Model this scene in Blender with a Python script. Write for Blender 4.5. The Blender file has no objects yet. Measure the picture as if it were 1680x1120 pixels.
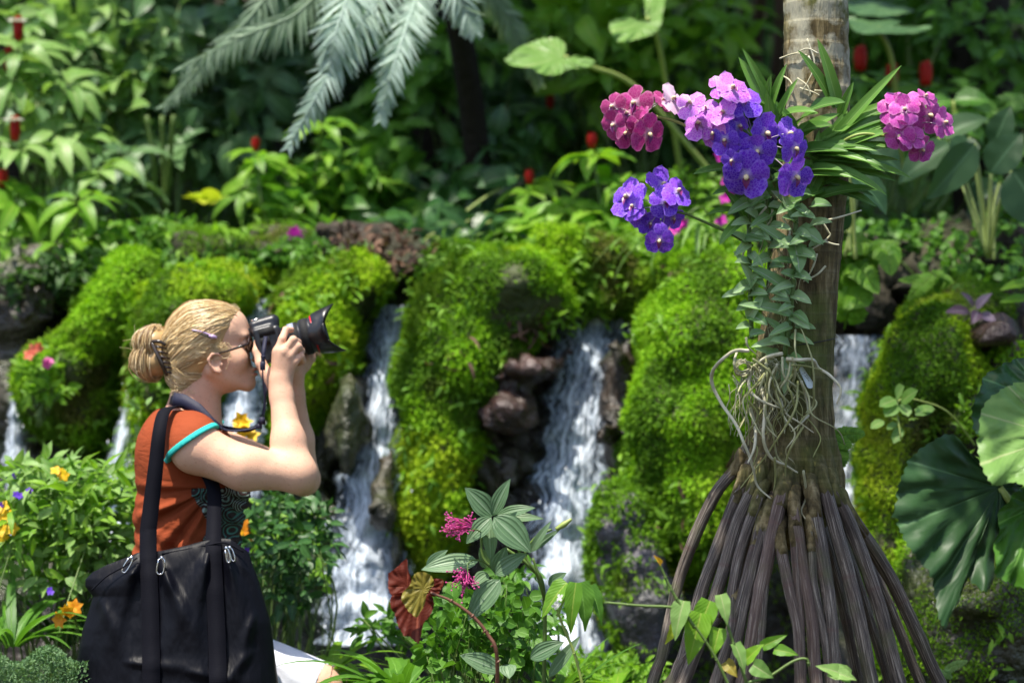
import bpy, math, random
import numpy as np
from mathutils import Vector
random.seed(7); RS = np.random.RandomState(11)
C = bpy.context.scene.collection
# ------------------------------------------------------------------ camera, world, sun, exposure
H = 1.35; FPX = 3267.0
sc = bpy.context.scene
cam = bpy.data.objects.new('camera', bpy.data.cameras.new('camera')); C.objects.link(cam); sc.camera = cam
cam.location = (0, 0, H); cam.rotation_euler = (math.radians(90), 0, 0)
cam.data.sensor_width = 36; cam.data.lens = 70; cam.data.clip_end = 200; cam.data.clip_start = .05
cam.data.dof.use_dof = True; cam.data.dof.focus_distance = 4.55; cam.data.dof.aperture_fstop = 2.1; cam.data.dof.aperture_blades = 8
SUN_EL, SUN_AZ = math.radians(72), math.radians(-42)     # azimuth measured from behind the camera; + towards the right
world = bpy.data.worlds.new('World'); sc.world = world; world.use_nodes = True
nt = world.node_tree; bg = nt.nodes['Background']; sky = nt.nodes.new('ShaderNodeTexSky')
sky.sky_type = 'NISHITA'; sky.sun_disc = False; sky.sun_elevation = SUN_EL; sky.altitude = 10; sky.dust_density = 2.0; sky.air_density = 1.0
sdir = Vector((math.sin(SUN_AZ) * math.cos(SUN_EL), -math.cos(SUN_AZ) * math.cos(SUN_EL), math.sin(SUN_EL)))
sky.sun_rotation = math.atan2(sdir.x, sdir.y)
bg.inputs['Strength'].default_value = 0.135; nt.links.new(sky.outputs[0], bg.inputs[0])
sun = bpy.data.objects.new('sun', bpy.data.lights.new('sun', 'SUN')); C.objects.link(sun)
sun.data.energy = 4.6; sun.data.angle = math.radians(0.6); sun.data.color = (1, .94, .82)
sun.rotation_euler = sdir.to_track_quat('Z', 'Y').to_euler(); sun.location = (0, 0, 9)
vs = sc.view_settings; vs.view_transform = 'Standard'; vs.look = 'None'; vs.exposure = 0.88; vs.gamma = 1; vs.use_curve_mapping = False
sc.render.engine = 'CYCLES'; cy = sc.cycles
cy.max_bounces = 6; cy.diffuse_bounces = 3; cy.glossy_bounces = 2; cy.transmission_bounces = 3; cy.transparent_max_bounces = 10
cy.use_denoising = True; cy.sample_clamp_indirect = 4; cy.caustics_reflective = False; cy.caustics_refractive = False
cy.use_adaptive_sampling = True; cy.adaptive_threshold = 0.02

def P(px, py, D):                                   # a point of the place, D metres from the lens plane
    return np.array([(px - 840) / FPX * D, D, H - (py - 560) / FPX * D])
def S(D): return D / FPX                            # metres per photo pixel at that distance
# ------------------------------------------------------------------ noise
def _h(i, s):
    n = (i[..., 0] * 127.1 + i[..., 1] * 311.7 + i[..., 2] * 74.7 + s * 53.3)
    v = np.sin(n) * 43758.5453
    return v - np.floor(v)
def vn(p, s=0):
    p = np.asarray(p, float); i = np.floor(p); f = p - i; f = f * f * (3 - 2 * f); r = 0
    for dx in (0, 1):
        for dy in (0, 1):
            for dz in (0, 1):
                w = (f[..., 0] if dx else 1 - f[..., 0]) * (f[..., 1] if dy else 1 - f[..., 1]) * (f[..., 2] if dz else 1 - f[..., 2])
                r = r + w * _h(i + np.array([dx, dy, dz]), s)
    return r
def fbm(p, s=0, o=4):
    p = np.asarray(p, float); a, r, t = 1., 0, 0
    for k in range(o):
        r = r + a * (vn(p * 2 ** k, s + k) - .5); t += a; a *= .5
    return r / t * 2
# ------------------------------------------------------------------ mesh builder
def norm(v): return v / np.maximum(np.linalg.norm(v, axis=-1, keepdims=True), 1e-9)
class MB:
    def __init__(s): s.V, s.F, s.U, s.R, s.n = [], [], [], [], 0
    def add(s, V, F, U=None, R=0.5):
        V = np.asarray(V, float).reshape(-1, 3); F = np.asarray(F, int)
        if F.shape[1] == 3: F = np.concatenate([F, F[:, 2:3] * 0 - 1], 1)
        G = F + s.n; G[F < 0] = -1
        s.V.append(V); s.F.append(G)
        s.U.append(np.zeros((len(V), 2)) if U is None else np.asarray(U, float).reshape(-1, 2))
        s.R.append(np.broadcast_to(np.asarray(R, float), (len(V),)).copy() if np.ndim(R) <= 1 else R.reshape(-1)); s.n += len(V); return s
    def build(s, name, mat, parent=None, smooth=True):
        V = np.concatenate(s.V); F = np.concatenate(s.F); U = np.concatenate(s.U); R = np.concatenate(s.R)
        tri = F[:, 3] < 0
        flat = F.ravel(); flat = flat[flat >= 0]; cnt = np.where(tri, 3, 4); st = np.concatenate([[0], np.cumsum(cnt)[:-1]])
        me = bpy.data.meshes.new(name); me.vertices.add(len(V)); me.vertices.foreach_set('co', V.ravel().astype(np.float32))
        me.loops.add(len(flat)); me.loops.foreach_set('vertex_index', flat.astype(np.int32))
        me.polygons.add(len(F)); me.polygons.foreach_set('loop_start', st.astype(np.int32))
        try: me.polygons.foreach_set('loop_total', cnt.astype(np.int32))
        except Exception: pass
        if smooth: me.polygons.foreach_set('use_smooth', np.ones(len(F), bool))
        me.update(calc_edges=True)
        uv = me.uv_layers.new(name='UVMap'); uv.data.foreach_set('uv', U[flat].ravel().astype(np.float32))
        at = me.attributes.new('rnd', 'FLOAT', 'POINT'); at.data.foreach_set('value', R.astype(np.float32))
        me.validate(); me.materials.append(mat)
        o = bpy.data.objects.new(name, me); C.objects.link(o)
        if parent is not None: o.parent = parent; o.matrix_parent_inverse = parent_inv(parent)
        return o
def parent_inv(p):
    from mathutils import Matrix
    m = Matrix.Translation(p.location)
    q = p.parent
    while q is not None: q = q.parent
    return m.inverted() if p.type == 'EMPTY' else Matrix.Identity(4)
def tag(o, label=None, cat=None, group=None, kind=None):
    if label: o['label'] = label
    if cat: o['category'] = cat
    if group: o['group'] = group
    if kind: o['kind'] = kind
    return o
def thing(name, label, cat, loc, group=None):
    o = bpy.data.objects.new(name, None); C.objects.link(o); o.location = Vector([float(x) for x in loc]); o.empty_display_size = .1
    return tag(o, label, cat, group)
# ------------------------------------------------------------------ leaves
def prof(kind):
    return {'oval': lambda u: np.sin(np.pi * u ** .8) ** .85, 'strap': lambda u: np.minimum(1, 3.2 * u + .35) * (1 - u ** 5) ** .8 * (1 - .35 * u),
            'round': lambda u: np.sqrt(np.maximum(0, 1 - (2 * u - 1) ** 2)) ** .9, 'lance': lambda u: np.sin(np.pi * u ** .65),
            'heart': lambda u: np.where(u < .22, .75 + u * 1.1, 1.0 * (1 - ((u - .22) / .78) ** 1.5)), 'petal': lambda u: np.minimum(1, .28 + 1.5 * u ** 1.2) * np.sqrt(np.maximum(0, 1 - np.maximum(0, (u - .55) / .45) ** 2.2)),
            'needle': lambda u: 1 - u ** 2 * .9}[kind]
def T(kind, nu=5, nv=2):
    u = np.linspace(0, 1, nu + 1); v = np.linspace(-1, 1, nv + 1); w = prof(kind)(u); w = np.maximum(w, .02)
    Ug, Vg = np.meshgrid(u, v, indexing='ij'); Wg = Vg * w[:, None] / 2
    F = []
    for i in range(nu):
        for j in range(nv):
            a = i * (nv + 1) + j; F.append((a, a + nv + 1, a + nv + 2, a + 1))
    return Ug.ravel(), Wg.ravel(), Vg.ravel(), np.array(F)
def leaves(mb, t, Pp, D, N, L, W, bend=.6, fold=.15, rnd=None, wave=0.):
    """many leaves at once: positions, directions, normals, lengths, widths"""
    U, Wd, Vv, F = t; Pp = np.atleast_2d(Pp); n = len(Pp); D = norm(np.broadcast_to(D, (n, 3)).astype(float)); N = np.broadcast_to(N, (n, 3)).astype(float)
    Y = norm(np.cross(N, D)); Z = np.cross(D, Y)
    L = np.broadcast_to(L, (n,))[:, None]; W = np.broadcast_to(W, (n,))[:, None]; b = np.broadcast_to(bend, (n,))[:, None]; b = np.where(np.abs(b) < .02, .02, b)
    a = b * U[None]; x = L * np.sin(a) / b; z = -L * (1 - np.cos(a)) / b
    y = W * Wd[None]; z2 = z + np.abs(y) * fold * 2 + wave * W * np.sin(U[None] * 19 + Vv[None] * 1.5) * np.abs(Vv[None])
    V = Pp[:, None] + x[..., None] * D[:, None] + y[..., None] * Y[:, None] + z2[..., None] * Z[:, None]
    k = len(U); FF = (F[None] + (np.arange(n) * k)[:, None, None]).reshape(-1, 4)
    if rnd is None: rnd = RS.rand(n)
    R = np.repeat(np.broadcast_to(rnd, (n,)), k)
    UV = np.stack([np.tile(U, n), np.tile(Vv * .5 + .5, n)], 1)
    mb.add(V.reshape(-1, 3), FF, UV, R); return mb
def cr(pts, n=8):
    p = np.asarray(pts, float); p = np.vstack([2 * p[0] - p[1], p, 2 * p[-1] - p[-2]]); out = []
    for i in range(1, len(p) - 2):
        for t in np.linspace(0, 1, n, endpoint=False):
            out.append(.5 * ((2 * p[i]) + (-p[i - 1] + p[i + 1]) * t + (2 * p[i - 1] - 5 * p[i] + 4 * p[i + 1] - p[i + 2]) * t * t + (-p[i - 1] + 3 * p[i] - 3 * p[i + 1] + p[i + 2]) * t ** 3))
    out.append(p[-2]); return np.array(out)
def tube(mb, pts, r, seg=6, rnd=.5, cap=True, ref=None, flat=1.):
    p = np.asarray(pts, float); n = len(p); r = np.interp(np.linspace(0, 1, n), np.linspace(0, 1, len(np.atleast_1d(r))), np.atleast_1d(r))
    t = norm(np.gradient(p, axis=0)); u = np.cross(t[0], ref if ref is not None else [.13, .97, .21]); u = u / (np.linalg.norm(u) + 1e-9); us = [u]
    for i in range(1, n):
        u = u - t[i] * np.dot(u, t[i]); u = u / (np.linalg.norm(u) + 1e-9); us.append(u)
    us = np.array(us); ws = np.cross(t, us); a = np.linspace(0, 2 * np.pi, seg, endpoint=False)
    V = p[:, None] + r[:, None, None] * (np.cos(a)[None, :, None] * us[:, None] + flat * np.sin(a)[None, :, None] * ws[:, None])
    F = []; i = np.arange(n - 1)[:, None]; j = np.arange(seg)[None]
    F = np.stack([i * seg + j, i * seg + (j + 1) % seg, (i + 1) * seg + (j + 1) % seg, (i + 1) * seg + j], -1).reshape(-1, 4)
    ln = np.concatenate([[0], np.cumsum(np.linalg.norm(np.diff(p, axis=0), axis=1))])
    UV = np.stack(np.broadcast_arrays(ln[:, None], (a / 2 / np.pi)[None]), -1)
    V = V.reshape(-1, 3); UV = UV.reshape(-1, 2)
    if cap:
        V = np.vstack([V, p[0], p[-1]]); UV = np.vstack([UV, [0, .5], [ln[-1], .5]]); m = n * seg
        F = np.vstack([F, [[(k + 1) % seg, k, m, -1] for k in range(seg)], [[m - seg + k, m - seg + (k + 1) % seg, m + 1, -1] for k in range(seg)]])
    mb.add(V, F, UV, rnd); return mb
def box(mb, c, half, R=None, rnd=.5):
    s = np.array([[x, y, z] for x in (-1, 1) for y in (-1, 1) for z in (-1, 1)], float) * np.array(half)
    if R is not None: s = s @ np.array(R)
    mb.add(s + np.array(c), [[0, 1, 3, 2], [4, 6, 7, 5], [0, 4, 5, 1], [2, 3, 7, 6], [0, 2, 6, 4], [1, 5, 7, 3]], None, rnd); return mb
def ribbon(mb, pts, side, w, th=.002, rnd=.5):
    p = np.asarray(pts, float); n = len(p); t = norm(np.gradient(p, axis=0)); sd = np.broadcast_to(np.asarray(side, float), (n, 3)); sd = norm(sd - t * (sd * t).sum(1, keepdims=True))
    nn = np.cross(t, sd); w = np.interp(np.linspace(0, 1, n), np.linspace(0, 1, len(np.atleast_1d(w))), np.atleast_1d(w))[:, None] / 2
    q = np.stack([p - sd * w - nn * th / 2, p + sd * w - nn * th / 2, p + sd * w + nn * th / 2, p - sd * w + nn * th / 2], 1)
    i = np.arange(n - 1)[:, None]; j = np.arange(4)[None]
    F = np.stack([i * 4 + j, i * 4 + (j + 1) % 4, (i + 1) * 4 + (j + 1) % 4, (i + 1) * 4 + j], -1).reshape(-1, 4)
    F = np.vstack([F, [[3, 2, 1, 0], [n * 4 - 4, n * 4 - 3, n * 4 - 2, n * 4 - 1]]])
    ln = np.concatenate([[0], np.cumsum(np.linalg.norm(np.diff(p, axis=0), axis=1))])
    UV = np.stack(np.broadcast_arrays(ln[:, None], np.array([0, 1, 1, 0])[None]), -1).reshape(-1, 2)
    mb.add(q.reshape(-1, 3), F, UV, rnd); return mb
# ------------------------------------------------------------------ signed distance fields -> one continuous skin
class Field:
    def __init__(s, mn, mx, h):
        s.mn = np.array(mn, float); s.h = h; s.sh = tuple(int(math.ceil((b - a) / h)) + 1 for a, b in zip(mn, mx)); s.f = np.full(s.sh, .06, np.float32)
    def _sub(s, lo, hi):
        a = np.clip(np.floor((np.array(lo) - s.mn) / s.h).astype(int), 0, np.array(s.sh)); b = np.clip(np.ceil((np.array(hi) - s.mn) / s.h).astype(int) + 1, 0, np.array(s.sh))
        sl = tuple(slice(x, y) for x, y in zip(a, b)); g = np.meshgrid(*[s.mn[i] + s.h * np.arange(a[i], b[i]) for i in range(3)], indexing='ij', sparse=False)
        return sl, np.stack(g, -1).astype(np.float32)
    def op(s, lo, hi, d, k, mode='u'):
        sl, p = s._sub(lo, hi)
        if p.size == 0: return
        e = d(p); f = s.f[sl]
        if mode == 'u': hh = np.clip(.5 + .5 * (f - e) / k, 0, 1); s.f[sl] = f * (1 - hh) + e * hh - k * hh * (1 - hh)
        elif mode == 's': e = -e; hh = np.clip(.5 + .5 * (e - f) / k, 0, 1); s.f[sl] = f * (1 - hh) + e * hh + k * hh * (1 - hh)
        else: hh = np.clip(.5 + .5 * (e - f) / k, 0, 1); s.f[sl] = f * (1 - hh) + e * hh + k * hh * (1 - hh)
    def cone(s, a, b, ra, rb, k=.01, mode='u', clip=None):
        a = np.array(a, float); b = np.array(b, float); m = max(ra, rb) + k + 3 * s.h; ab = b - a; L2 = max(ab @ ab, 1e-9)
        def d(p):
            q = p - a.astype(np.float32); t = np.clip((q @ ab.astype(np.float32)) / L2, 0, 1); v = np.linalg.norm(q - t[..., None] * ab.astype(np.float32), axis=-1) - (ra + (rb - ra) * t)
            return v if clip is None else np.maximum(v, clip(p))
        s.op(np.minimum(a, b) - m, np.maximum(a, b) + m, d, k, mode); return s
    def chain(s, pts, rs, k=.006, mode='u'):
        for i in range(len(pts) - 1): s.cone(pts[i], pts[i + 1], rs[i], rs[i + 1], k, mode)
    def ell(s, c, r, k=.01, mode='u', rot=0., clip=None):
        c = np.array(c, float); r = np.array(r, float); m = r.max() + k + 3 * s.h; ca, sa = math.cos(rot), math.sin(rot)
        def d(p):
            q = p - c.astype(np.float32)
            if rot: q = np.stack([q[..., 0] * ca + q[..., 2] * sa, q[..., 1], -q[..., 0] * sa + q[..., 2] * ca], -1)
            k0 = np.linalg.norm(q / r, axis=-1); k1 = np.linalg.norm(q / (r * r), axis=-1) + 1e-6; v = k0 * (k0 - 1) / k1
            return v if clip is None else np.maximum(v, clip(p))
        s.op(c - m, c + m, d, k, mode); return s
    def rbox(s, c, half, R, rad, k=.003, mode='u'):
        c = np.array(c, float); half = np.array(half, float) - rad; R = np.array(R, float); m = np.linalg.norm(half) + rad + k + 3 * s.h
        def d(p):
            q = np.abs((p - c.astype(np.float32)) @ R.T.astype(np.float32)) - half
            return np.linalg.norm(np.maximum(q, 0), axis=-1) + np.minimum(q.max(-1), 0) - rad
        s.op(c - m, c + m, d, k, mode); return s
    def cut(s, c, n, k=.004):            # keep the side n points away from
        n = np.array(n, float); n /= np.linalg.norm(n); c = np.array(c, float)
        s.op(s.mn, s.mn + np.array(s.sh) * s.h, lambda p: (p - c.astype(np.float32)) @ n.astype(np.float32), k, 'i')
    def noise(s, amp, freq, seed=0, o=3):
        band = np.abs(s.f) < .05; idx = np.argwhere(band); s.f[band] += (amp * fbm((s.mn + idx * s.h) * freq, seed, o)).astype(np.float32)
    def mesh(s):
        f = s.f; g = f < 0; c = [g[i:f.shape[0] - 1 + i, j:f.shape[1] - 1 + j, k:f.shape[2] - 1 + k] for i in (0, 1) for j in (0, 1) for k in (0, 1)]
        an = np.logical_or.reduce(c); al = np.logical_and.reduce(c); act = an & ~al; idx = np.argwhere(act); pos = np.zeros((len(idx), 3)); cnt = np.zeros(len(idx))
        cor = np.array([[i, j, k] for i in (0, 1) for j in (0, 1) for k in (0, 1)])
        for a in range(8):
            for b in range(a + 1, 8):
                if np.abs(cor[a] - cor[b]).sum() != 1: continue
                ia = idx + cor[a]; ib = idx + cor[b]; va = f[ia[:, 0], ia[:, 1], ia[:, 2]]; vb = f[ib[:, 0], ib[:, 1], ib[:, 2]]; m = (va < 0) != (vb < 0)
                t = np.where(m, va / np.where(m, va - vb, 1), 0); pos += m[:, None] * (cor[a] + (cor[b] - cor[a]) * t[:, None]); cnt += m
        V = s.mn + s.h * (idx + pos / cnt[:, None]); ids = np.full(act.shape, -1); ids[act] = np.arange(len(idx)); F = []
        for ax in range(3):
            e = np.zeros(3, int); e[ax] = 1; A = g[tuple(slice(0, f.shape[i] - e[i]) for i in range(3))]; B = g[tuple(slice(e[i], f.shape[i]) for i in range(3))]
            q = np.argwhere(A != B); o1, o2 = (ax + 1) % 3, (ax + 2) % 3; q = q[(q[:, o1] > 0) & (q[:, o2] > 0) & (q[:, o1] < f.shape[o1] - 1) & (q[:, o2] < f.shape[o2] - 1)]
            u = np.zeros(3, int); u[o1] = 1; w = np.zeros(3, int); w[o2] = 1
            gi = lambda z: ids[z[:, 0], z[:, 1], z[:, 2]]
            Q = np.stack([gi(q - u - w), gi(q - w), gi(q), gi(q - u)], 1); ins = g[q[:, 0], q[:, 1], q[:, 2]]; Q[~ins] = Q[~ins][:, ::-1]; F.append(Q)
        F = np.vstack(F); F = F[(F >= 0).all(1)]; return V, F
    def sample(s, p):
        q = (np.asarray(p) - s.mn) / s.h; q = np.clip(q, 0, np.array(s.sh) - 1.001); i = q.astype(int); fr = q - i; r = 0
        for a in (0, 1):
            for b in (0, 1):
                for c in (0, 1):
                    w = (fr[..., 0] if a else 1 - fr[..., 0]) * (fr[..., 1] if b else 1 - fr[..., 1]) * (fr[..., 2] if c else 1 - fr[..., 2]); r = r + w * s.f[i[..., 0] + a, i[..., 1] + b, i[..., 2] + c]
        return r
def vnormals(V, F):
    n = np.cross(V[F[:, 2]] - V[F[:, 0]], V[F[:, 3]] - V[F[:, 1]]); N = np.zeros_like(V)
    for k in range(4): np.add.at(N, F[:, k], n)
    return norm(N)
def on_surface(V, F, n, rs=RS):
    Q = V[F]; nn = np.cross(Q[:, 2] - Q[:, 0], Q[:, 3] - Q[:, 1]); A = np.linalg.norm(nn, axis=1); i = rs.choice(len(F), n, p=A / A.sum())
    a, b = rs.rand(2, n, 1); q = Q[i]; return (q[:, 0] * (1 - a) + q[:, 1] * a) * (1 - b) + (q[:, 3] * (1 - a) + q[:, 2] * a) * b, norm(nn[i])
def smooth_mesh(V, F, it=2, l=.5):
    for _ in range(it):
        s = np.zeros_like(V); c = np.zeros(len(V))
        for a, b in ((0, 1), (1, 2), (2, 3), (3, 0)):
            np.add.at(s, F[:, a], V[F[:, b]]); np.add.at(c, F[:, a], 1); np.add.at(s, F[:, b], V[F[:, a]]); np.add.at(c, F[:, b], 1)
        V = V * (1 - l) + l * s / np.maximum(c, 1)[:, None]
    return V
# ------------------------------------------------------------------ materials
class NT:
    def __init__(s, name):
        s.m = bpy.data.materials.new(name); s.m.use_nodes = True; s.t = s.m.node_tree; s.t.nodes.clear(); s.out = s.n('ShaderNodeOutputMaterial')
    def n(s, ty, **kw):
        x = s.t.nodes.new(ty)
        for k, v in kw.items():
            if hasattr(x, k): setattr(x, k, v)
        return x
    def l(s, a, b): s.t.links.new(a, b)
    def val(s, sock, v):
        if hasattr(v, 'is_linked') or hasattr(v, 'links'): s.l(v, sock)
        else: sock.default_value = v
    def math(s, op, a, b=0., c=0.):
        x = s.n('ShaderNodeMath', operation=op); s.val(x.inputs[0], a); s.val(x.inputs[1], b); s.val(x.inputs[2], c); return x.outputs[0]
    def mix(s, f, a, b):
        x = s.n('ShaderNodeMix', data_type='RGBA'); s.val(x.inputs[0], f); s.val(x.inputs[6], col(a)); s.val(x.inputs[7], col(b)); return x.outputs[2]
    def noise(s, sc, det=4, vec=None, rough=.5, dist=0.):
        x = s.n('ShaderNodeTexNoise'); x.inputs['Scale'].default_value = sc; x.inputs['Detail'].default_value = det; x.inputs['Roughness'].default_value = rough; x.inputs['Distortion'].default_value = dist
        s.l(vec if vec is not None else s.obj(), x.inputs['Vector']); return x.outputs[0]
    def obj(s): return s.n('ShaderNodeNewGeometry').outputs['Position']
    def uv(s): return s.n('ShaderNodeUVMap', uv_map='UVMap').outputs[0]
    def attr(s): return s.n('ShaderNodeAttribute', attribute_name='rnd').outputs['Fac']
    def sep(s, v): x = s.n('ShaderNodeSeparateXYZ'); s.l(v, x.inputs[0]); return x.outputs
    def comb(s, a, b, c=0.): x = s.n('ShaderNodeCombineXYZ'); s.val(x.inputs[0], a); s.val(x.inputs[1], b); s.val(x.inputs[2], c); return x.outputs[0]
    def scale(s, v, k): x = s.n('ShaderNodeVectorMath', operation='MULTIPLY'); s.l(v, x.inputs[0]); x.inputs[1].default_value = k; return x.outputs[0]
    def ramp(s, f, st):
        x = s.n('ShaderNodeValToRGB'); e = x.color_ramp.elements
        while len(e) < len(st): e.new(.5)
        for q, (p, c) in zip(e, st): q.position = p; q.color = col(c)
        s.val(x.inputs[0], f); return x.outputs[0]
    def step(s, f, a, b):
        x = s.n('ShaderNodeMapRange'); s.val(x.inputs[0], f); x.inputs[1].default_value = a; x.inputs[2].default_value = b; return x.outputs[0]
    def bump(s, h, d=.01, st=.6):
        x = s.n('ShaderNodeBump'); x.inputs['Strength'].default_value = st; x.inputs['Distance'].default_value = d; s.l(h, x.inputs['Height']); return x.outputs[0]
    def pbr(s, c, rough=.5, nrm=None, spec=.5, sss=0, metal=0, coat=0, sheen=0):
        x = s.n('ShaderNodeBsdfPrincipled'); s.val(x.inputs['Base Color'], col(c)); s.val(x.inputs['Roughness'], rough); x.inputs['Specular IOR Level'].default_value = spec; x.inputs['Metallic'].default_value = metal
        if nrm is not None: s.l(nrm, x.inputs['Normal'])
        if sss: x.inputs['Subsurface Weight'].default_value = sss; x.inputs['Subsurface Radius'].default_value = (.012, .004, .002); x.inputs['Subsurface Scale'].default_value = 1
        x.inputs['Coat Weight'].default_value = coat; x.inputs['Sheen Weight'].default_value = sheen; return x
    def fin(s, sh): s.l(sh, s.out.inputs[0]); return s.m
def col(c):
    if isinstance(c, (tuple, list)) and len(c) == 3: return (*c, 1)
    return c
def leafmat(name, c1, c2, rough=.42, tr=.3, rib=.5, veins=9, spec=.3, brown=0, tip=None, trc=None, long=0):
    s = NT(name); r = s.attr(); uv = s.sep(s.uv()); base = s.mix(r, c1, c2)
    base = s.mix(s.math('MULTIPLY', s.noise(9, 3), .35), base, tuple(x * .55 for x in c1))
    av = s.math('ABSOLUTE', s.math('SUBTRACT', uv[1], .5))
    rm = s.math('MULTIPLY', s.step(av, .05, .015), rib); base = s.mix(rm, base, tuple(min(.5, x * 1.8 + .05) for x in c2))
    if brown: base = s.mix(s.math('MULTIPLY', s.step(s.noise(2.6, 5), .56, .66), brown), base, (.11, .075, .025)); base = s.mix(s.math('MULTIPLY', s.step(s.noise(1.7, 4, s.scale(s.obj(), (1, 1, .6))), .52, .66), .55), base, tuple(x * y for x, y in zip(c2, (1.35, 1.0, .9))))
    if tip: base = s.mix(s.step(uv[0], .6, 1.), base, tip)
    w = s.math('SINE', s.math('MULTIPLY', s.math('SUBTRACT', uv[0], s.math('MULTIPLY', av, .7)), veins * 6.28))
    h = s.math('ADD', s.math('MULTIPLY', w, .25), s.step(av, 0., .06)) if veins else s.step(av, 0., .06)
    if long: h = s.math('SINE', s.math('MULTIPLY', av, long)); base = s.mix(s.math('MULTIPLY', s.step(h, .8, 1.), .3), base, tuple(min(.5, x * 1.5 + .03) for x in c2))
    p = s.pbr(base, rough, s.bump(h, .002, .35), spec)
    if tr:
        t = s.n('ShaderNodeBsdfTranslucent'); s.l(s.mix(.6, base, trc or tuple(x * y for x, y in zip(c2, (1.5, 1.7, .6)))), t.inputs[0]); m = s.n('ShaderNodeMixShader'); m.inputs[0].default_value = tr
        s.l(p.outputs[0], m.inputs[1]); s.l(t.outputs[0], m.inputs[2]); return s.fin(m.outputs[0])
    return s.fin(p.outputs[0])
def plain(name, c, rough=.5, spec=.5, metal=0, bump=None, coat=0, sheen=0, var=0.):
    s = NT(name); cc = c
    if var: cc = s.mix(s.math('MULTIPLY', s.noise(18, 4), var), c, tuple(x * .4 for x in c))
    return s.fin(s.pbr(cc, rough, s.bump(s.noise(bump[0], 4), bump[1], .6) if bump else None, spec, metal=metal, coat=coat, sheen=sheen).outputs[0])
M = {}
G = lambda *a: tuple(a)
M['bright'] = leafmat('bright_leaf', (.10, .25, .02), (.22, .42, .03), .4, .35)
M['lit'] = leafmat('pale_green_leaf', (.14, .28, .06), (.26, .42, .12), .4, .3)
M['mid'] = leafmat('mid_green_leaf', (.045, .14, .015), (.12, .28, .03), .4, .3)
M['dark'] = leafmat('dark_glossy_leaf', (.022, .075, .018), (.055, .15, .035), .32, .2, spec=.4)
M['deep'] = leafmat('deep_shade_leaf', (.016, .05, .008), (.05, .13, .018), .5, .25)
M['blue'] = leafmat('grey_green_leaf', (.05, .12, .045), (.13, .24, .09), .38, .25)
M['long'] = leafmat('ribbed_grey_green_leaf', (.09, .17, .085), (.19, .30, .16), .4, .28, long=38)
M['soft'] = leafmat('soft_grey_green_leaf', (.022, .066, .02), (.055, .13, .042), .46, .22, veins=0, spec=.32)
M['silver'] = leafmat('silver_frond', (.34, .45, .40), (.50, .62, .56), .45, .25, rib=.2, veins=0)
M['greyfrond'] = leafmat('grey_green_frond', (.16, .24, .15), (.32, .42, .30), .45, .25, rib=.2, veins=0)
M['moss'] = leafmat('moss', (.13, .31, .008), (.29, .52, .016), .7, .3, rib=0, veins=0, spec=.2, brown=.4)
M['mossyel'] = leafmat('yellow_moss', (.16, .32, .008), (.36, .52, .018), .7, .3, rib=0, veins=0, spec=.2, brown=.45)
M['mossdark'] = leafmat('dark_moss', (.055, .14, .007), (.17, .34, .014), .7, .3, rib=0, veins=0, spec=.2, brown=.8)
M['orchleaf'] = leafmat('orchid_leaf', (.07, .17, .03), (.16, .33, .06), .36, .22, veins=0)
M['orchgrey'] = leafmat('grey_orchid_leaf', (.14, .27, .09), (.34, .48, .24), .36, .22, veins=0)
M['chart'] = leafmat('yellow_green_leaf', (.28, .42, .02), (.5, .55, .04), .4, .35)
M['redleaf'] = leafmat('red_leaf', (.10, .012, .008), (.26, .05, .014), .55, .4, trc=(.6, .08, .02))
M['olive'] = leafmat('olive_leaf', (.2, .17, .02), (.32, .26, .04), .4, .3, trc=(.6, .4, .03))
M['purpleaf'] = leafmat('purple_leaf', (.10, .05, .08), (.32, .24, .34), .4, .2)
M['redflower'] = leafmat('red_bract', (.28, .006, .005), (.5, .014, .008), .35, .15, rib=0, veins=0, trc=(.8, .02, .01))
M['yellow'] = leafmat('yellow_petal', (.75, .42, .01), (.85, .6, .02), .5, .3, rib=0, veins=0, trc=(.9, .6, .02))
M['orangef'] = leafmat('orange_petal', (.8, .25, .01), (.85, .5, .02), .5, .3, rib=0, veins=0, trc=(.9, .4, .02))
M['pinkf'] = leafmat('pink_petal', (.7, .05, .32), (.8, .25, .5), .5, .3, rib=0, veins=0, trc=(.9, .05, .4))
M['magf'] = leafmat('magenta_petal', (.6, .01, .4), (.75, .04, .5), .5, .3, rib=0, veins=0, trc=(.8, .03, .5))
M['bluef'] = leafmat('violet_petal', (.12, .04, .6), (.25, .1, .75), .5, .3, rib=0, veins=0, trc=(.3, .1, .8))
M['whitef'] = leafmat('white_petal', (.75, .74, .68), (.8, .8, .76), .5, .3, rib=0, veins=0, trc=(.8, .8, .7))
M['coralf'] = leafmat('coral_petal', (.8, .12, .08), (.8, .25, .15), .5, .3, rib=0, veins=0, trc=(.9, .2, .1))
M['stem'] = plain('green_stem', (.10, .17, .03), .5, var=.4)
M['palestem'] = plain('pale_green_stem', (.28, .36, .08), .5, var=.3)
M['twig'] = plain('brown_twig', (.10, .06, .035), .7, bump=(120, .002), var=.5)
M['redtwig'] = plain('reddish_brown_stem', (.17, .07, .04), .45, bump=(160, .002), var=.5)
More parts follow.
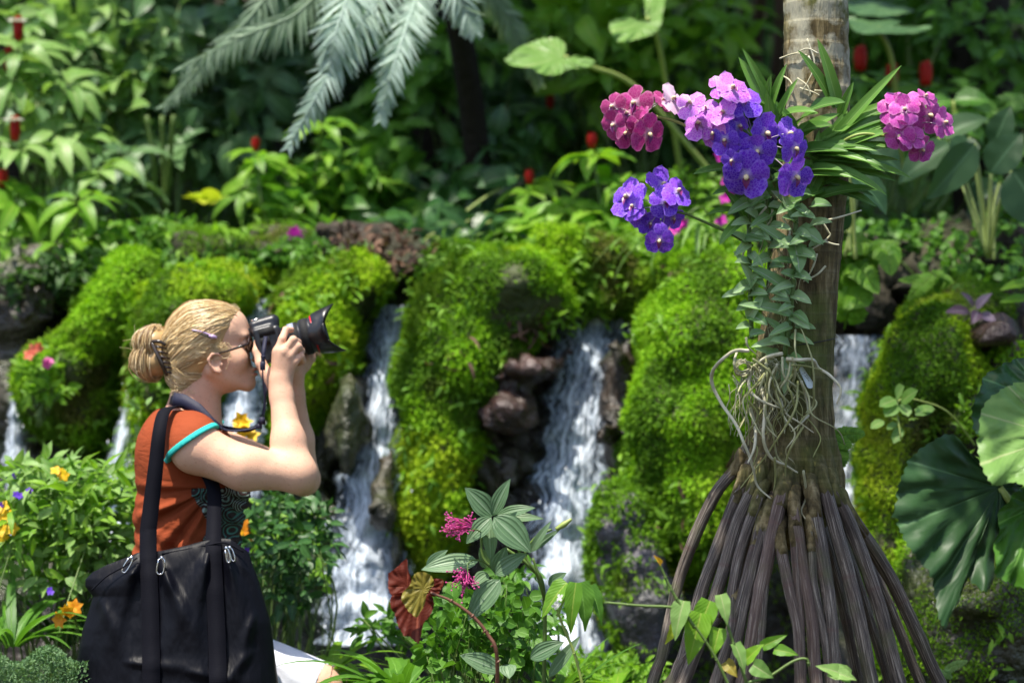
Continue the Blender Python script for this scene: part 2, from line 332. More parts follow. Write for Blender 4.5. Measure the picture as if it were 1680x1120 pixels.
def petalmat(name, c1, c2, c3, net, tr=.25):
    """tessellated orchid petal: body colour, edge colour, netting"""
    s = NT(name); uv = s.uv(); sx = s.sep(uv); r = s.attr()
    vo = s.n('ShaderNodeTexVoronoi', feature='DISTANCE_TO_EDGE'); s.l(s.scale(uv, (9, 7, 1)), vo.inputs['Vector']); vo.inputs['Scale'].default_value = 1
    ed = s.math('MULTIPLY', s.step(vo.outputs['Distance'], .16, .03), net)
    b = s.mix(r, c1, c2); av = s.math('ABSOLUTE', s.math('SUBTRACT', sx[1], .5)); rim = s.math('MAXIMUM', s.step(av, .36, .5), s.step(sx[0], .85, 1.))
    b = s.mix(s.math('MULTIPLY', rim, .3), b, c3); b = s.mix(ed, b, c3); b = s.mix(s.math('MULTIPLY', s.step(sx[0], .3, 0.), .7), b, (.8, .7, .8))
    p = s.pbr(b, .45, s.bump(s.noise(220, 2), .001, .3), .3, sheen=.15)
    t = s.n('ShaderNodeBsdfTranslucent'); s.l(b, t.inputs[0]); m = s.n('ShaderNodeMixShader'); m.inputs[0].default_value = tr
    s.l(p.outputs[0], m.inputs[1]); s.l(t.outputs[0], m.inputs[2]); return s.fin(m.outputs[0])
M['vandaV'] = petalmat('violet_orchid_petal', (.10, .010, .55), (.26, .04, .78), (.50, .32, .95), .34)
M['vandaP'] = petalmat('lilac_orchid_petal', (.48, .06, .70), (.70, .18, .78), (.88, .6, .9), .4)
M['vandaM'] = petalmat('magenta_orchid_petal', (.30, .005, .12), (.48, .02, .24), (.85, .4, .62), .14)
M['vandaR'] = petalmat('pink_magenta_orchid_petal', (.40, .010, .28), (.66, .07, .48), (.9, .5, .75), .2)
M['vandaW'] = petalmat('white_orchid_petal', (.72, .5, .66), (.8, .7, .78), (.85, .3, .6), .1)
M['column'] = plain('orchid_column', (.75, .6, .35), .5)
M['lip'] = plain('orchid_lip', (.16, .01, .12), .4)
def barkmat():
    s = NT('palm_bark'); p = s.obj(); q = s.sep(p)
    n1 = s.noise(1, 5, s.scale(p, (60, 60, 9)), .6); n2 = s.noise(5, 5); n3 = s.noise(28, 3)
    zz = s.math('ADD', q[2], s.math('MULTIPLY', s.noise(3, 3), .03)); ring = s.step(s.math('FRACT', s.math('MULTIPLY', zz, 21)), .0, .14); ring2 = s.step(s.math('ABSOLUTE', s.math('SUBTRACT', s.math('FRACT', s.math('MULTIPLY', zz, 43)), .5)), .0, .1)
    c = s.ramp(n1, [(.32, (.04, .028, .010)), (.5, (.13, .098, .042)), (.72, (.32, .26, .14))])
    c = s.mix(s.math('MULTIPLY', s.step(n2, .5, .68), .75), c, (.09, .12, .025)); c = s.mix(s.math('MULTIPLY', s.step(n3, .52, .6), .35), c, (.03, .025, .014))
    c = s.mix(s.math('MULTIPLY', s.math('SUBTRACT', 1., ring), .10), c, (.22, .19, .11)); c = s.mix(s.math('MULTIPLY', s.math('SUBTRACT', 1., ring2), .25), c, (.035, .03, .015))
    c = s.mix(s.math('MULTIPLY', s.math('MULTIPLY', s.step(q[2], 1.72, 2.0), s.step(s.noise(14, 5, None, .6), .44, .56)), .75), c, (.46, .44, .33))  # pale lichen blotches high on the trunk, painted in for its sunlit look
    hgt = s.math('ADD', s.math('MULTIPLY', n1, .9), s.math('ADD', s.math('MULTIPLY', ring, -.12), s.math('MULTIPLY', n2, .4)))
    return s.fin(s.pbr(c, .85, s.bump(hgt, .012, .9), .25).outputs[0])
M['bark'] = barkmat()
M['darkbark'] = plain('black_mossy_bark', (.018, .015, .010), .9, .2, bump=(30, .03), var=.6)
def rootmat():
    s = NT('stilt_root'); uv = s.sep(s.uv()); r = s.attr()
    v = s.comb(s.math('MULTIPLY', uv[0], 5.), s.math('MULTIPLY', uv[1], 14.), s.math('MULTIPLY', r, 37.)); n1 = s.noise(2.2, 5, v, .65, .3); n2 = s.noise(7, 4)
    c = s.ramp(n1, [(.30, (.018, .013, .010)), (.44, (.06, .044, .035)), (.55, (.15, .12, .095)), (.68, (.44, .39, .33))])
    c = s.mix(s.math('MULTIPLY', s.step(n2, .5, .75), .4), c, (.075, .04, .034)); c = s.mix(s.math('MULTIPLY', s.step(s.noise(11, 3), .55, .7), .45), c, (.10, .12, .03))
    nd = s.step(s.math('ABSOLUTE', s.math('SUBTRACT', s.math('FRACT', s.math('ADD', s.math('MULTIPLY', uv[0], 3.3), r)), .5)), 0., .025); c = s.mix(s.math('MULTIPLY', s.math('SUBTRACT', 1., nd), .5), c, (.12, .06, .05))
    c = s.mix(s.math('MULTIPLY', s.step(r, .6, 1.), .35), c, (.15, .07, .05))
    return s.fin(s.pbr(c, .55, s.bump(n1, .006, .9), .45).outputs[0])
M['root'] = rootmat()
M['aroot'] = (lambda s: s.fin(s.pbr(s.mix(s.attr(), s.ramp(s.noise(26, 4), [(.35, (.42, .39, .25)), (.55, (.62, .58, .44)), (.75, (.74, .7, .58))]), (.24, .26, .07)), .75, s.bump(s.noise(150, 3), .002, .5), .3).outputs[0]))(NT('aerial_root'))
def rockmat(name, a, b, c, rough=.35, green=.5):
    s = NT(name); n1 = s.noise(7, 6, None, .62); n2 = s.noise(2.3, 4); n3 = s.noise(31, 4)
    k = s.ramp(n1, [(.32, a), (.52, b), (.74, c)]); k = s.mix(s.math('MULTIPLY', s.step(n2, .46, .62), green), k, (.045, .075, .012)); k = s.mix(s.math('MULTIPLY', s.step(n3, .5, .7), .3), k, tuple(x * .35 for x in a))
    return s.fin(s.pbr(k, s.ramp(n3, [(.3, (rough - .12,) * 3), (.7, (rough + .25,) * 3)]), s.bump(s.math('ADD', n1, s.math('MULTIPLY', n3, .4)), .05, 1.), .6).outputs[0])
M['wetrock'] = rockmat('wet_rock', (.014, .012, .010), (.045, .034, .026), (.12, .095, .08), .28, .55)
M['redrock'] = rockmat('reddish_wet_rock', (.012, .007, .006), (.045, .022, .019), (.11, .065, .06), .3, .1)
M['purplerock'] = rockmat('purple_grey_wet_rock', (.03, .026, .032), (.09, .08, .1), (.25, .23, .29), .3, .25)
M['core'] = rockmat('mossy_rock', (.02, .018, .008), (.05, .055, .012), (.10, .11, .02), .7, .7)
M['soil'] = rockmat('forest_soil', (.012, .009, .006), (.04, .028, .017), (.10, .07, .045), .8, .35)
def watermat():
    s = NT('falling_water'); uv = s.sep(s.uv()); r = s.attr()
    v = s.comb(s.math('MULTIPLY', uv[0], 1.7), s.math('MULTIPLY', uv[1], 26.), s.math('MULTIPLY', r, 9.))
    v2 = s.comb(s.math('MULTIPLY', uv[0], 20.), s.math('MULTIPLY', uv[1], 62.), 3.)
    n = s.math('ADD', s.math('MULTIPLY', s.noise(1., 5, v, .6, .9), .52), s.math('MULTIPLY', s.noise(1., 4, v2, .7, .5), .48))
    n = s.math('ADD', n, s.math('MULTIPLY', s.math('SUBTRACT', r, .5), .16))
    foam = s.step(n, .49, .60); a = s.step(n, .43, .53)
    c = s.mix(foam, (.26, .35, .47), (.76, .84, .95)); p = s.pbr(c, .4, s.bump(n, .03, 1.), .4)
    tr = s.n('ShaderNodeBsdfTransparent'); m = s.n('ShaderNodeMixShader'); s.l(s.math('MULTIPLY', a, s.math('ADD', .35, s.math('MULTIPLY', foam, .65))), m.inputs[0]); s.l(tr.outputs[0], m.inputs[1]); s.l(p.outputs[0], m.inputs[2]); return s.fin(m.outputs[0])
M['fall'] = watermat()
M['pool'] = plain('pool_water', (.02, .03, .028), .08, bump=(9, .03))
M['foam'] = plain('spray', (.85, .88, .93), .4)
# person and kit
def skinmat():
    s = NT('skin'); n = s.noise(22, 4); n2 = s.noise(5, 2); c = s.mix(s.math('MULTIPLY', s.step(n2, .45, .7), .45), (.65, .39, .27), (.65, .31, .22)); c = s.mix(s.math('MULTIPLY', s.step(n, .55, .75), .3), c, (.48, .23, .15))
    return s.fin(s.pbr(s.mix(s.math('MULTIPLY', s.step(s.noise(160, 3), .60, .72), .35), c, (.36, .16, .09)), .56, s.bump(s.math('ADD', s.noise(260, 3), s.math('MULTIPLY', s.noise(40, 3), .8)), .0012, .5), .28, sss=.08).outputs[0])
M['skin'] = skinmat()
def hairmat():
    s = NT('blonde_hair'); r = s.attr(); c = s.ramp(r, [(0, (.16, .085, .03)), (.3, (.34, .2, .075)), (.65, (.60, .43, .20)), (1., (.80, .66, .42))])
    return s.fin(s.pbr(c, .38, None, .6, sheen=.1).outputs[0])
M['hair'] = hairmat()
def shirtmat():
    s = NT('rust_jersey'); p = s.obj(); w = s.noise(1, 3, s.scale(p, (14, 14, 45)), .5, 1.2)
    c = s.mix(s.math('MULTIPLY', s.noise(8, 3), .25), (.27, .056, .020), (.17, .032, .012))
    return s.fin(s.pbr(c, .85, s.bump(s.math('ADD', w, s.math('MULTIPLY', s.noise(500, 2), .05)), .006, .5), .12).outputs[0])
M['shirt'] = shirtmat()
def printmat():
    s = NT('shirt_print'); p = s.obj(); vo = s.n('ShaderNodeTexVoronoi', feature='F1'); s.l(s.scale(p, (1, .0, 1)), vo.inputs['Vector']); vo.inputs['Scale'].default_value = 22; vo.inputs['Randomness'].default_value = .6
    rg = s.math('SINE', s.math('MULTIPLY', vo.outputs['Distance'], 62)); k = s.step(rg, .35, .8)
    d = s.mix(s.step(s.sep(vo.outputs['Color'])[0], .45, .5), (.26, .36, .33), (.07, .2, .17)); c = s.mix(k, (.035, .02, .02), d)
    return s.fin(s.pbr(c, .8, None, .2).outputs[0])
M['print'] = printmat()
M['teal'] = plain('teal_binding', (.03, .42, .38), .75, .2)
M['denim'] = plain('white_cotton', (.72, .73, .82), .85, .2, bump=(400, .0015))
def nylonmat():
    s = NT('black_nylon'); n = s.noise(1, 4, s.scale(s.obj(), (26, 10, 7)), .5, 1.5)
    return s.fin(s.pbr((.0018, .002, .0048), .5, s.bump(n, .005, .45), .17).outputs[0])
M['nylon'] = nylonmat()
def webmat():
    s = NT('black_webbing'); uv = s.sep(s.uv()); w = s.math('SINE', s.math('MULTIPLY', uv[0], 1600.))
    return s.fin(s.pbr((.004, .0042, .008), .8, s.bump(w, .0004, .25), .12).outputs[0])
M['web'] = webmat()

M['metal'] = plain('polished_metal', (.75, .75, .76), .18, .5, 1)
M['navyweb'] = plain('navy_neck_strap', (.012, .013, .035), .6, .3, bump=(300, .001))
M['black'] = plain('black_camera_body', (.018, .019, .025), .38, .5, bump=(500, .0006))
M['rubber'] = plain('black_rubber', (.012, .012, .013), .75, .3, bump=(350, .001))
M['gloss'] = plain('black_glossy', (.012, .012, .015), .33, .5)
M['redring'] = plain('red_ring', (.55, .01, .02), .25, .5)
M['window'] = plain('lens_window', (.35, .38, .5), .2, .6)
M['glass'] = plain('dark_lens', (.01, .008, .012), .04, .8)
M['tort'] = plain('dark_sunglasses', (.02, .008, .005), .15, .7)
M['clip'] = plain('tortoiseshell_clip', (.035, .022, .014), .2, .7, var=.5)
M['lilac'] = plain('lilac_enamel', (.42, .3, .48), .25, .6)
M['white'] = plain('white_plastic_tag', (.55, .63, .64), .4, .5)
M['wire'] = plain('dark_wire', (.012, .012, .012), .5)
M['brownleaf'] = leafmat('dead_leaf', (.06, .035, .022), (.20, .11, .07), .7, .1)
# ------------------------------------------------------------------ the setting: ground, hillside, pool, rock wall
def gridmesh(name, xs, ys, zf, mat, kind='structure'):
    X, Y = np.meshgrid(xs, ys, indexing='ij'); Z = zf(X, Y); n = len(ys); i = np.arange(len(xs) - 1)[:, None]; j = np.arange(n - 1)[None]
    F = np.stack([i * n + j, (i + 1) * n + j, (i + 1) * n + j + 1, i * n + j + 1], -1).reshape(-1, 4)
    mb = MB().add(np.stack([X, Y, Z], -1).reshape(-1, 3), F, np.stack([X, Y], -1)); return tag(mb.build(name, mat), kind=kind)
def gz(X, Y):
    z = .05 * fbm(np.stack([X, Y, X * 0], -1) * 1.3, 3); z = z - .3 * np.clip((Y - 5.7) / .5, 0, 1)
    z = z + .47 * np.exp(-((X + .95) / .42) ** 4 - ((Y - 5.15) / .38) ** 4)        # the bank she sits on
    z = z + .42 * np.exp(-((X - .5) / 6) ** 4 - ((Y - 5.25) / .3) ** 4) * np.clip(np.abs(X - .02) * 0 + 1, 0, 1) * (X > -.5)
    return z
gridmesh('ground', np.linspace(-9, 9, 181), np.linspace(-4, 7.4, 150), gz, M['soil'])
gridmesh('water', np.linspace(-6, 6, 61), np.linspace(5.5, 7.6, 30), lambda X, Y: .02 + .012 * fbm(np.stack([X * 5, Y * 5, X * 0], -1), 5), M['pool'])
def hz(X, Y): return 1.52 + .10 * np.clip(X, -3, 3) * -.2 + .14 * fbm(np.stack([X, Y, X * 0], -1) * 1.6, 8) + .22 * np.maximum(0, Y - 7.6) + .9 * np.maximum(0, Y - 11.5)
gridmesh('hillside', np.linspace(-12, 12, 200), np.concatenate([np.linspace(7.15, 12, 60), np.linspace(12.3, 20, 20)]), hz, M['soil'])
# rock wall: a stepped, ledged face
nx, nz = 420, 110; xs = np.linspace(-5.2, 5.2, nx); zs = np.linspace(-.2, 1.66, nz); X, Z = np.meshgrid(xs, zs, indexing='ij')
p = np.stack([X, X * 0, Z], -1); Yv = 7.12 + .17 * fbm(p * 1.8, 21, 5) - .28 * (1 - np.clip(Z / 1.6, 0, 1)) + .10 * (np.abs(fbm(p * 3.3, 33, 4)))
Yv = Yv + .3 * np.clip((Z - 1.55) / .1, 0, 1)
i = np.arange(nx - 1)[:, None]; j = np.arange(nz - 1)[None]; F = np.stack([i * nz + j, (i + 1) * nz + j, (i + 1) * nz + j + 1, i * nz + j + 1], -1).reshape(-1, 4)
rw = MB().add(np.stack([X, Yv, Z], -1).reshape(-1, 3), F).build('rock_wall', M['wetrock']); tag(rw, kind='structure')
# ------------------------------------------------------------------ waterfalls
def waterfall(label, path, D0, D1, seed):
    """path: (px, py, width px) from lip to foot, falling forwards from D0 to D1; three overlapping sheets of broken water and thrown drops"""
    pp = np.array(path, float); rs = np.random.RandomState(seed); n = 70; tt = np.linspace(0, 1, n); k = np.linspace(0, 1, len(pp))
    cx, cy_, w = [np.interp(tt, k, pp[:, a]) * (1.12 if a == 2 else 1) for a in range(3)]
    t = thing('waterfall', label, 'waterfall', P(cx[-1], cy_[-1], D1))
    for layer in range(2):
        mb = MB(); m = 26; v = np.linspace(-1, 1, m); V = []
        for a in range(n):
            D = D0 - .06 + (D1 - D0) * tt[a] ** .7 - .05 * layer; ww = w[a] / 2 * (1 + .10 * math.sin(a * .7 + seed) + .08 * rs.randn()) * (1 - .16 * layer)
            q = np.array([P(cx[a] + ww * x, cy_[a], D) for x in v]); V.append(q)
        V = np.array(V); V[..., 1] += .10 * fbm(V * np.array([4, 1, 2.5]), seed + layer, 3) + .05 * np.abs(np.linspace(-1, 1, m))[None] + .05 * fbm(V * 14, seed + 5, 2)
        i = np.arange(n - 1)[:, None]; j = np.arange(m - 1)[None]; F = np.stack([i * m + j, i * m + j + 1, (i + 1) * m + j + 1, (i + 1) * m + j], -1).reshape(-1, 4)
        ln = (cy_ - cy_[0]) * S(D0); UV = np.stack(np.broadcast_arrays(ln[:, None], v[None] * w.mean() / 2 * S(D0) + layer * 3.3 + seed), -1).reshape(-1, 2)
        ce = 1 - np.abs(v) ** 1.4; R = np.broadcast_to((.15 + .9 * ce)[None] * (.75 + .5 * tt[:, None]) - .10 * layer, (n, m)).ravel()
        mb.add(V.reshape(-1, 3), F, UV, R).build('sheet', M['fall'], t)
    mb = MB(); N = int(45 * (cy_[-1] - cy_[0]) / 400); q = rs.rand(N) ** .7; uu = np.interp(q, tt, cx) + (rs.rand(N) - .5) * np.interp(q, tt, w) * 1.15; vv = np.interp(q, tt, cy_)
    oc = np.array([[1, 0, 0], [-1, 0, 0], [0, 1, 0], [0, -1, 0], [0, 0, 1.], [0, 0, -1.]]); of = np.array([[0, 2, 4], [2, 1, 4], [1, 3, 4], [3, 0, 4], [2, 0, 5], [1, 2, 5], [3, 1, 5], [0, 3, 5]])
    for a in range(N):
        r = .0014 + .0022 * rs.rand() ** 2; c = P(uu[a], vv[a], D0 + (D1 - D0) * q[a] ** .7 - .08 - .12 * rs.rand()); mb.add(oc * np.array([r, r, r * (1 + 2.5 * rs.rand())]) + c, of)
    mb.build('spray', M['foam'], t); tag(t.children[-1], kind='stuff')
waterfall('wide white waterfall between the pointed brown rocks and the tree with stilt roots', [(975, 518, 130), (968, 600, 124), (955, 680, 116), (944, 760, 122), (930, 860, 120), (928, 980, 130), (925, 1100, 140)], 7.0, 6.45, 1)
waterfall('tall slanting waterfall just beyond the camera lens of the woman', [(655, 500, 96), (642, 580, 86), (622, 680, 84), (610, 780, 104), (604, 880, 118), (598, 960, 134), (590, 1060, 150)], 7.0, 6.45, 2)
waterfall('narrow waterfall half hidden behind the tree trunk on its right side', [(1412, 550, 95), (1405, 620, 80), (1392, 700, 62), (1388, 780, 56), (1395, 870, 60)], 6.9, 6.55, 3)
waterfall('short waterfall seen between the face and the camera strap of the woman', [(415, 490, 60), (405, 560, 50), (398, 640, 62), (390, 720, 70), (385, 820, 80)], 6.95, 6.5, 4)
waterfall('thin waterfall beside the hair bun of the woman', [(262, 488, 36), (235, 560, 24), (212, 640, 26), (200, 720, 34), (188, 800, 52), (180, 900, 80)], 6.97, 6.5, 5)
waterfall('faint waterfall above the shrub with yellow and violet flowers', [(35, 610, 22), (22, 690, 26), (20, 780, 40), (20, 880, 60)], 6.98, 6.7, 6)
# ------------------------------------------------------------------ mossy mounds
tM = T('lance', 2, 2)
def mound(label, blobs, D, n, mats, seed, core='core', size=(.018, .034), amp=.06, cover=.0, litter=0, name='mossy_rock', group='moss covered rocks of the cascade wall'):
    B = np.array([tuple(b) + (0,) * (5 - len(b)) for b in blobs], float); rs = np.random.RandomState(seed); cs = [P(b[0], b[1], D + b[4]) for b in B]
    mn = np.min([c - np.array([b[2] * S(D) + .15, .55, b[3] * S(D) + .15]) for c, b in zip(cs, B)], 0); mx = np.max([c + np.array([b[2] * S(D) + .15, .55, b[3] * S(D) + .15]) for c, b in zip(cs, B)], 0)
    f = Field(mn, mx, .022)
    for c, b in zip(cs, B): f.ell(c, [b[2] * .9 * S(D), min(.4, .14 + .8 * min(b[2], b[3]) * S(D)), b[3] * .95 * S(D)], .10)
    f.noise(amp, 4.5, seed, 5); f.noise(.028, 11, seed + 7, 3); V, F = f.mesh(); N = vnormals(V, F)
    lo = cs[0].copy(); lo[2] = mn[2]; t = thing(name, label, 'mossy rock', lo, group)
    MB().add(V, F).build('rock', M[core], t)
    Pp, Nn = on_surface(V, F, int(n * 3.6), rs); keep = (Nn[:, 1] < .45) & (fbm(Pp * 4, seed + 3) > cover - .42 - .25 * np.clip(Nn[:, 2], -1, 1) + .08 * rs.randn(len(Pp))); Pp, Nn = Pp[keep][:int(n * 1.8)], Nn[keep][:int(n * 1.8)]; size = (size[0] * .72, size[1] * .72)
    a = fbm(Pp * 3.2, seed + 9, 3)
    for mi, mname in enumerate(mats):
        sel = (a > .08) if mi == 0 and len(mats) > 1 else ((a <= .08) if len(mats) > 1 else a > -9)
        if len(mats) == 3: sel = [a > .12, (a <= .12) & (a > -.2), a <= -.2][mi]
        p_, n_ = Pp[sel], Nn[sel]
        if len(p_) < 10: continue
        mb = MB()
        for k in range(3):
            d = norm(n_ * .55 + rs.randn(len(p_), 3) * .55 + np.array([0, -.1, -.25])); L = size[0] + (size[1] - size[0]) * rs.rand(len(p_))
            leaves(mb, tM, p_ + n_ * .004 + rs.randn(len(p_), 3) * .006, d, norm(n_ + rs.randn(len(p_), 3) * .5), L, L * .42, .7, .1, rnd=np.clip(.5 + .5 * a[sel] + .28 * rs.randn(len(p_)), 0, 1))
        mb.build('moss', M[mname], t)
    q_, m_ = on_surface(V, F, 700, rs); k_ = (m_[:, 1] < .2) & (fbm(q_ * 4, seed + 60) > .0); q_, m_ = q_[k_][:int(n / 70)], m_[k_][:int(n / 70)]; mb = MB()
    for k in range(3): leaves(mb, T('oval', 3), q_ + rs.randn(len(q_), 3) * .015 + m_ * .012, norm(m_ * .6 + rs.randn(len(q_), 3) * .7), norm(m_ * .5 + rs.randn(len(q_), 3) * .3 + [0, -.2, .6]), .03 + .03 * rs.rand(len(q_)), .014, .9, .2)
    tag(mb.build('small_leaves', M['bright'], t), kind='stuff')
    if litter:
        q_, m_ = on_surface(V, F, 1500, rs); k_ = (m_[:, 1] < -.1) & (fbm(q_ * 3, seed + 40) > .12); q_, m_ = q_[k_][:litter], m_[k_][:litter]; mb = MB(); leaves(mb, T('lance', 4), q_ + m_ * .012, norm(m_ * .5 + rs.randn(len(q_), 3) + [0, 0, -.5]), m_ + rs.randn(len(q_), 3) * .4, .05 + .05 * rs.rand(len(q_)), .015, 1.2, .2); mb.build('dead_leaves', M['brownleaf'], t); tag(t.children[-1], kind='stuff')
    return t
Y3 = ['mossyel', 'moss', 'mossdark']
mound('big yellow green mossy mound between the two large waterfalls', [(810, 440, 120, 34, .3), (805, 485, 104, 66), (748, 570, 88, 90), (728, 680, 70, 120), (712, 800, 54, 90), (704, 890, 42, 60), (865, 475, 46, 50), (770, 610, 84, 70, -.03)], 6.75, 15000, Y3, 31, litter=110)
mound('rounded bright green mossy mound left of the stilt rooted tree, with an even carpet', [(1160, 452, 110, 36, .3), (1160, 560, 120, 95), (1122, 690, 100, 110), (1145, 820, 128, 130), (1200, 470, 70, 50), (1200, 680, 100, 130)], 6.5, 19000, ['moss', 'moss', 'mossdark'], 32, litter=30, cover=-.15, size=(.016, .03))
mound('mossy mound behind the lens of the raised camera', [(545, 450, 104, 34, .3), (540, 478, 92, 58), (545, 560, 56, 84), (505, 620, 46, 90), (475, 700, 46, 80), (600, 452, 50, 30)], 6.85, 11000, ['mossyel', 'moss', 'mossdark'], 33, litter=50, cover=.06)
mound('mossy ridge running down behind the hair bun and back of the woman', [(375, 452, 84, 30, .3), (350, 484, 72, 44), (292, 545, 54, 66), (262, 640, 52, 110), (240, 760, 40, 100), (330, 610, 54, 90)], 6.75, 11000, ['moss', 'mossyel', 'mossdark'], 34)
mound('shaded mossy slope at the far left above the flowering shrub', [(240, 452, 60, 30, .3), (212, 486, 44, 44), (170, 540, 54, 60), (122, 610, 56, 64), (150, 690, 44, 50), (70, 650, 40, 60)], 6.9, 8000, ['mossdark', 'moss'], 35, cover=.08, size=(.018, .036))
mound('round mossy boulder right of the trunk, below the purple leaved plant', [(1560, 515, 80, 34, .3), (1525, 565, 72, 62), (1482, 650, 56, 84), (1452, 760, 40, 100), (1464, 880, 56, 90), (1565, 620, 40, 50)], 6.2, 12000, ['moss', 'mossyel', 'mossdark'], 36, size=(.014, .026))
mound('dark brown mossy ledge over the wide waterfall', [(1050, 455, 90, 34), (950, 430, 76, 36), (900, 445, 40, 44), (1000, 485, 70, 24)], 7.0, 4500, ['moss', 'mossdark'], 37, core='core', cover=.25)
mound('lower boulder of purple grey wet stone with moss on its left side', [(1040, 900, 56, 76), (1045, 990, 74, 90), (1030, 850, 34, 60)], 6.35, 3000, ['mossdark'], 38, core='purplerock', cover=.5, amp=.07)
mound('black wet boulder under the large lobed leaves', [(1600, 980, 130, 130), (1650, 860, 90, 90), (1560, 1080, 110, 100)], 5.7, 5200, ['mossdark', 'moss'], 39, core='wetrock', cover=.36, size=(.012, .024))
mound('dim rock with thin moss behind the large lobed leaves', [(1625, 630, 70, 70), (1580, 700, 60, 70), (1680, 700, 90, 110), (1600, 780, 80, 60)], 6.2, 4000, ['mossdark', 'moss'], 40, core='wetrock', cover=.3)
mound('dark ledge behind the head of the woman at the foot of the planting', [(400, 418, 100, 30), (500, 425, 70, 36), (330, 430, 60, 30)], 7.15, 1500, ['mossdark'], 41, core='soil', cover=.5)
# moss creeping over the wall between the mounds, kept off the falling water
FP = [[(975, 518, 130), (950, 680, 116), (938, 760, 122), (925, 1100, 140)], [(655, 500, 96), (622, 680, 84), (604, 880, 118), (590, 1060, 150)], [(1412, 550, 95), (1392, 700, 62), (1395, 870, 60)], [(415, 490, 60), (398, 640, 62), (385, 820, 80)], [(262, 488, 44), (212, 640, 34), (180, 900, 90)], [(35, 600, 40), (20, 880, 80)]]
rs = np.random.RandomState(90); N_ = 26000; xi = rs.uniform(0, nx - 1.01, N_); zi = rs.uniform(20, nz - 1.01, N_); q_ = np.stack([np.interp(xi, np.arange(nx), xs), Yv[xi.astype(int), zi.astype(int)], np.interp(zi, np.arange(nz), zs)], 1)
px_ = 840 + q_[:, 0] / q_[:, 1] * FPX; py_ = 560 - (q_[:, 2] - H) / q_[:, 1] * FPX; ok = fbm(q_ * 2.6, 91) > -.12
for f_ in FP: a_ = np.array(f_, float); ok &= (np.abs(px_ - np.interp(py_, a_[:, 1], a_[:, 0])) > np.interp(py_, a_[:, 1], a_[:, 2]) * .5 + 14 + 10 * rs.rand(N_)) | (py_ < a_[0, 1] - 6)
q_ = q_[ok]; mb = MB()
for k in range(3): L_ = .014 + .014 * rs.rand(len(q_)); leaves(mb, tM, q_ + rs.randn(len(q_), 3) * .008 - [0, .012, 0], norm(rs.randn(len(q_), 3) * .6 + [0, -.6, -.15]), norm(rs.randn(len(q_), 3) * .5 + [0, -.7, .6]), L_, L_ * .42, .7, .1, np.clip(.5 + .6 * fbm(q_ * 3, 92) + .2 * rs.randn(len(q_)), 0, 1))
tag(mb.build('moss_cover', M['moss']), kind='stuff')
def rock(label, blobs, D, core, seed, amp=.06, name='wet_rock'):
    B = np.array(blobs, float); cs = [P(b[0], b[1], D) for b in B]; mn = np.min(cs, 0) - .42; mx = np.max(cs, 0) + .42; f = Field(mn, mx, .02)
    for c, b in zip(cs, B): f.ell(c, [b[2] * S(D), .22, b[3] * S(D)], .03)
    f.noise(amp * 1.7, 7.5, seed, 5); f.noise(amp * .5, 26, seed + 1, 3); V, F = f.mesh(); o = MB().add(V, F).build(name, M[core]); return tag(o, label, 'rock', 'bare wet rocks of the cascade wall')
rock('pointed reddish brown wet rock jutting out beside the wide waterfall', [(872, 606, 46, 14), (836, 668, 34, 24), (888, 600, 26, 10)], 6.62, 'redrock', 51)
rock('dark dripping rock face left of the foot of the wide waterfall', [(835, 760, 62, 110), (850, 880, 60, 90), (790, 900, 50, 80), (800, 700, 40, 60)], 6.85, 'wetrock', 52, .09)
rock('dark rock dividing the slanting waterfall low down', [(632, 820, 16, 60), (655, 900, 18, 50), (575, 700, 22, 90)], 6.6, 'wetrock', 53, .04)
rock('black stone shoulder between the lens and the slanting waterfall', [(530, 740, 50, 110), (545, 860, 40, 90)], 6.9, 'wetrock', 54, .09)
rock('dark stones right of the wide waterfall beside the bright mound', [(1020, 620, 26, 60), (1005, 720, 22, 80), (1045, 770, 26, 70)], 6.75, 'wetrock', 55, .07)
rock('brown rock shelf under the broad dark leaves at the top right', [(1500, 450, 110, 60), (1600, 420, 90, 70), (1420, 500, 60, 34), (1640, 540, 60, 40)], 7.0, 'soil', 56, .08)
rock('reddish stone below the purple leaved plant', [(1620, 545, 44, 26)], 6.1, 'redrock', 57, .04)
rock('heap of dark stone with dry brown leaves above the slanting waterfall', [(600, 425, 70, 40), (660, 440, 44, 40), (540, 420, 50, 30)], 7.1, 'soil', 58, .08)
rock('black hollow of wet stone at the far left', [(60, 640, 90, 110), (130, 790, 80, 70), (40, 500, 80, 100)], 7.1, 'wetrock', 59, .09)
# ------------------------------------------------------------------ vegetation builders
tO, tS, tR, tL, tH, tN = T('oval', 5), T('strap', 9), T('round', 4), T('lance', 4), T('heart', 6), T('needle', 2, 1)
def up(n): return np.tile([0, 0, 1.], (n, 1))
def foliage_blobs(mb, blobs, n, t, L, W, rs, bend=.7, fold=.18, flat=.5, ctr=None):
    """n single leaves through ellipsoids (px, py, rx, ry, D, depth): dense, uneven, facing up and outward"""
    B = np.array(blobs, float); wts = B[:, 2] * B[:, 3]; k = rs.choice(len(B), n, p=wts / wts.sum()); u = norm(rs.randn(n, 3)) * (rs.rand(n, 1) ** .45)
    c = np.array([P(b[0], b[1], b[4]) for b in B])[k]; s = np.stack([B[k, 2] * S(1) * B[k, 4], B[k, 5], B[k, 3] * S(1) * B[k, 4]], 1); p = c + u * s
    d = norm(u * np.array([1, 1, .3]) + rs.randn(n, 3) * .6 + np.array([0, -.25, .05])); N = norm(np.array([0, -.5, flat]) + rs.randn(n, 3) * .45)
    l = L * (.65 + .6 * rs.rand(n)); leaves(mb, t, p, d, N, l, l * W / L * (.85 + .3 * rs.rand(n)), bend * (.5 + rs.rand(n)), fold, rs.rand(n)); return p
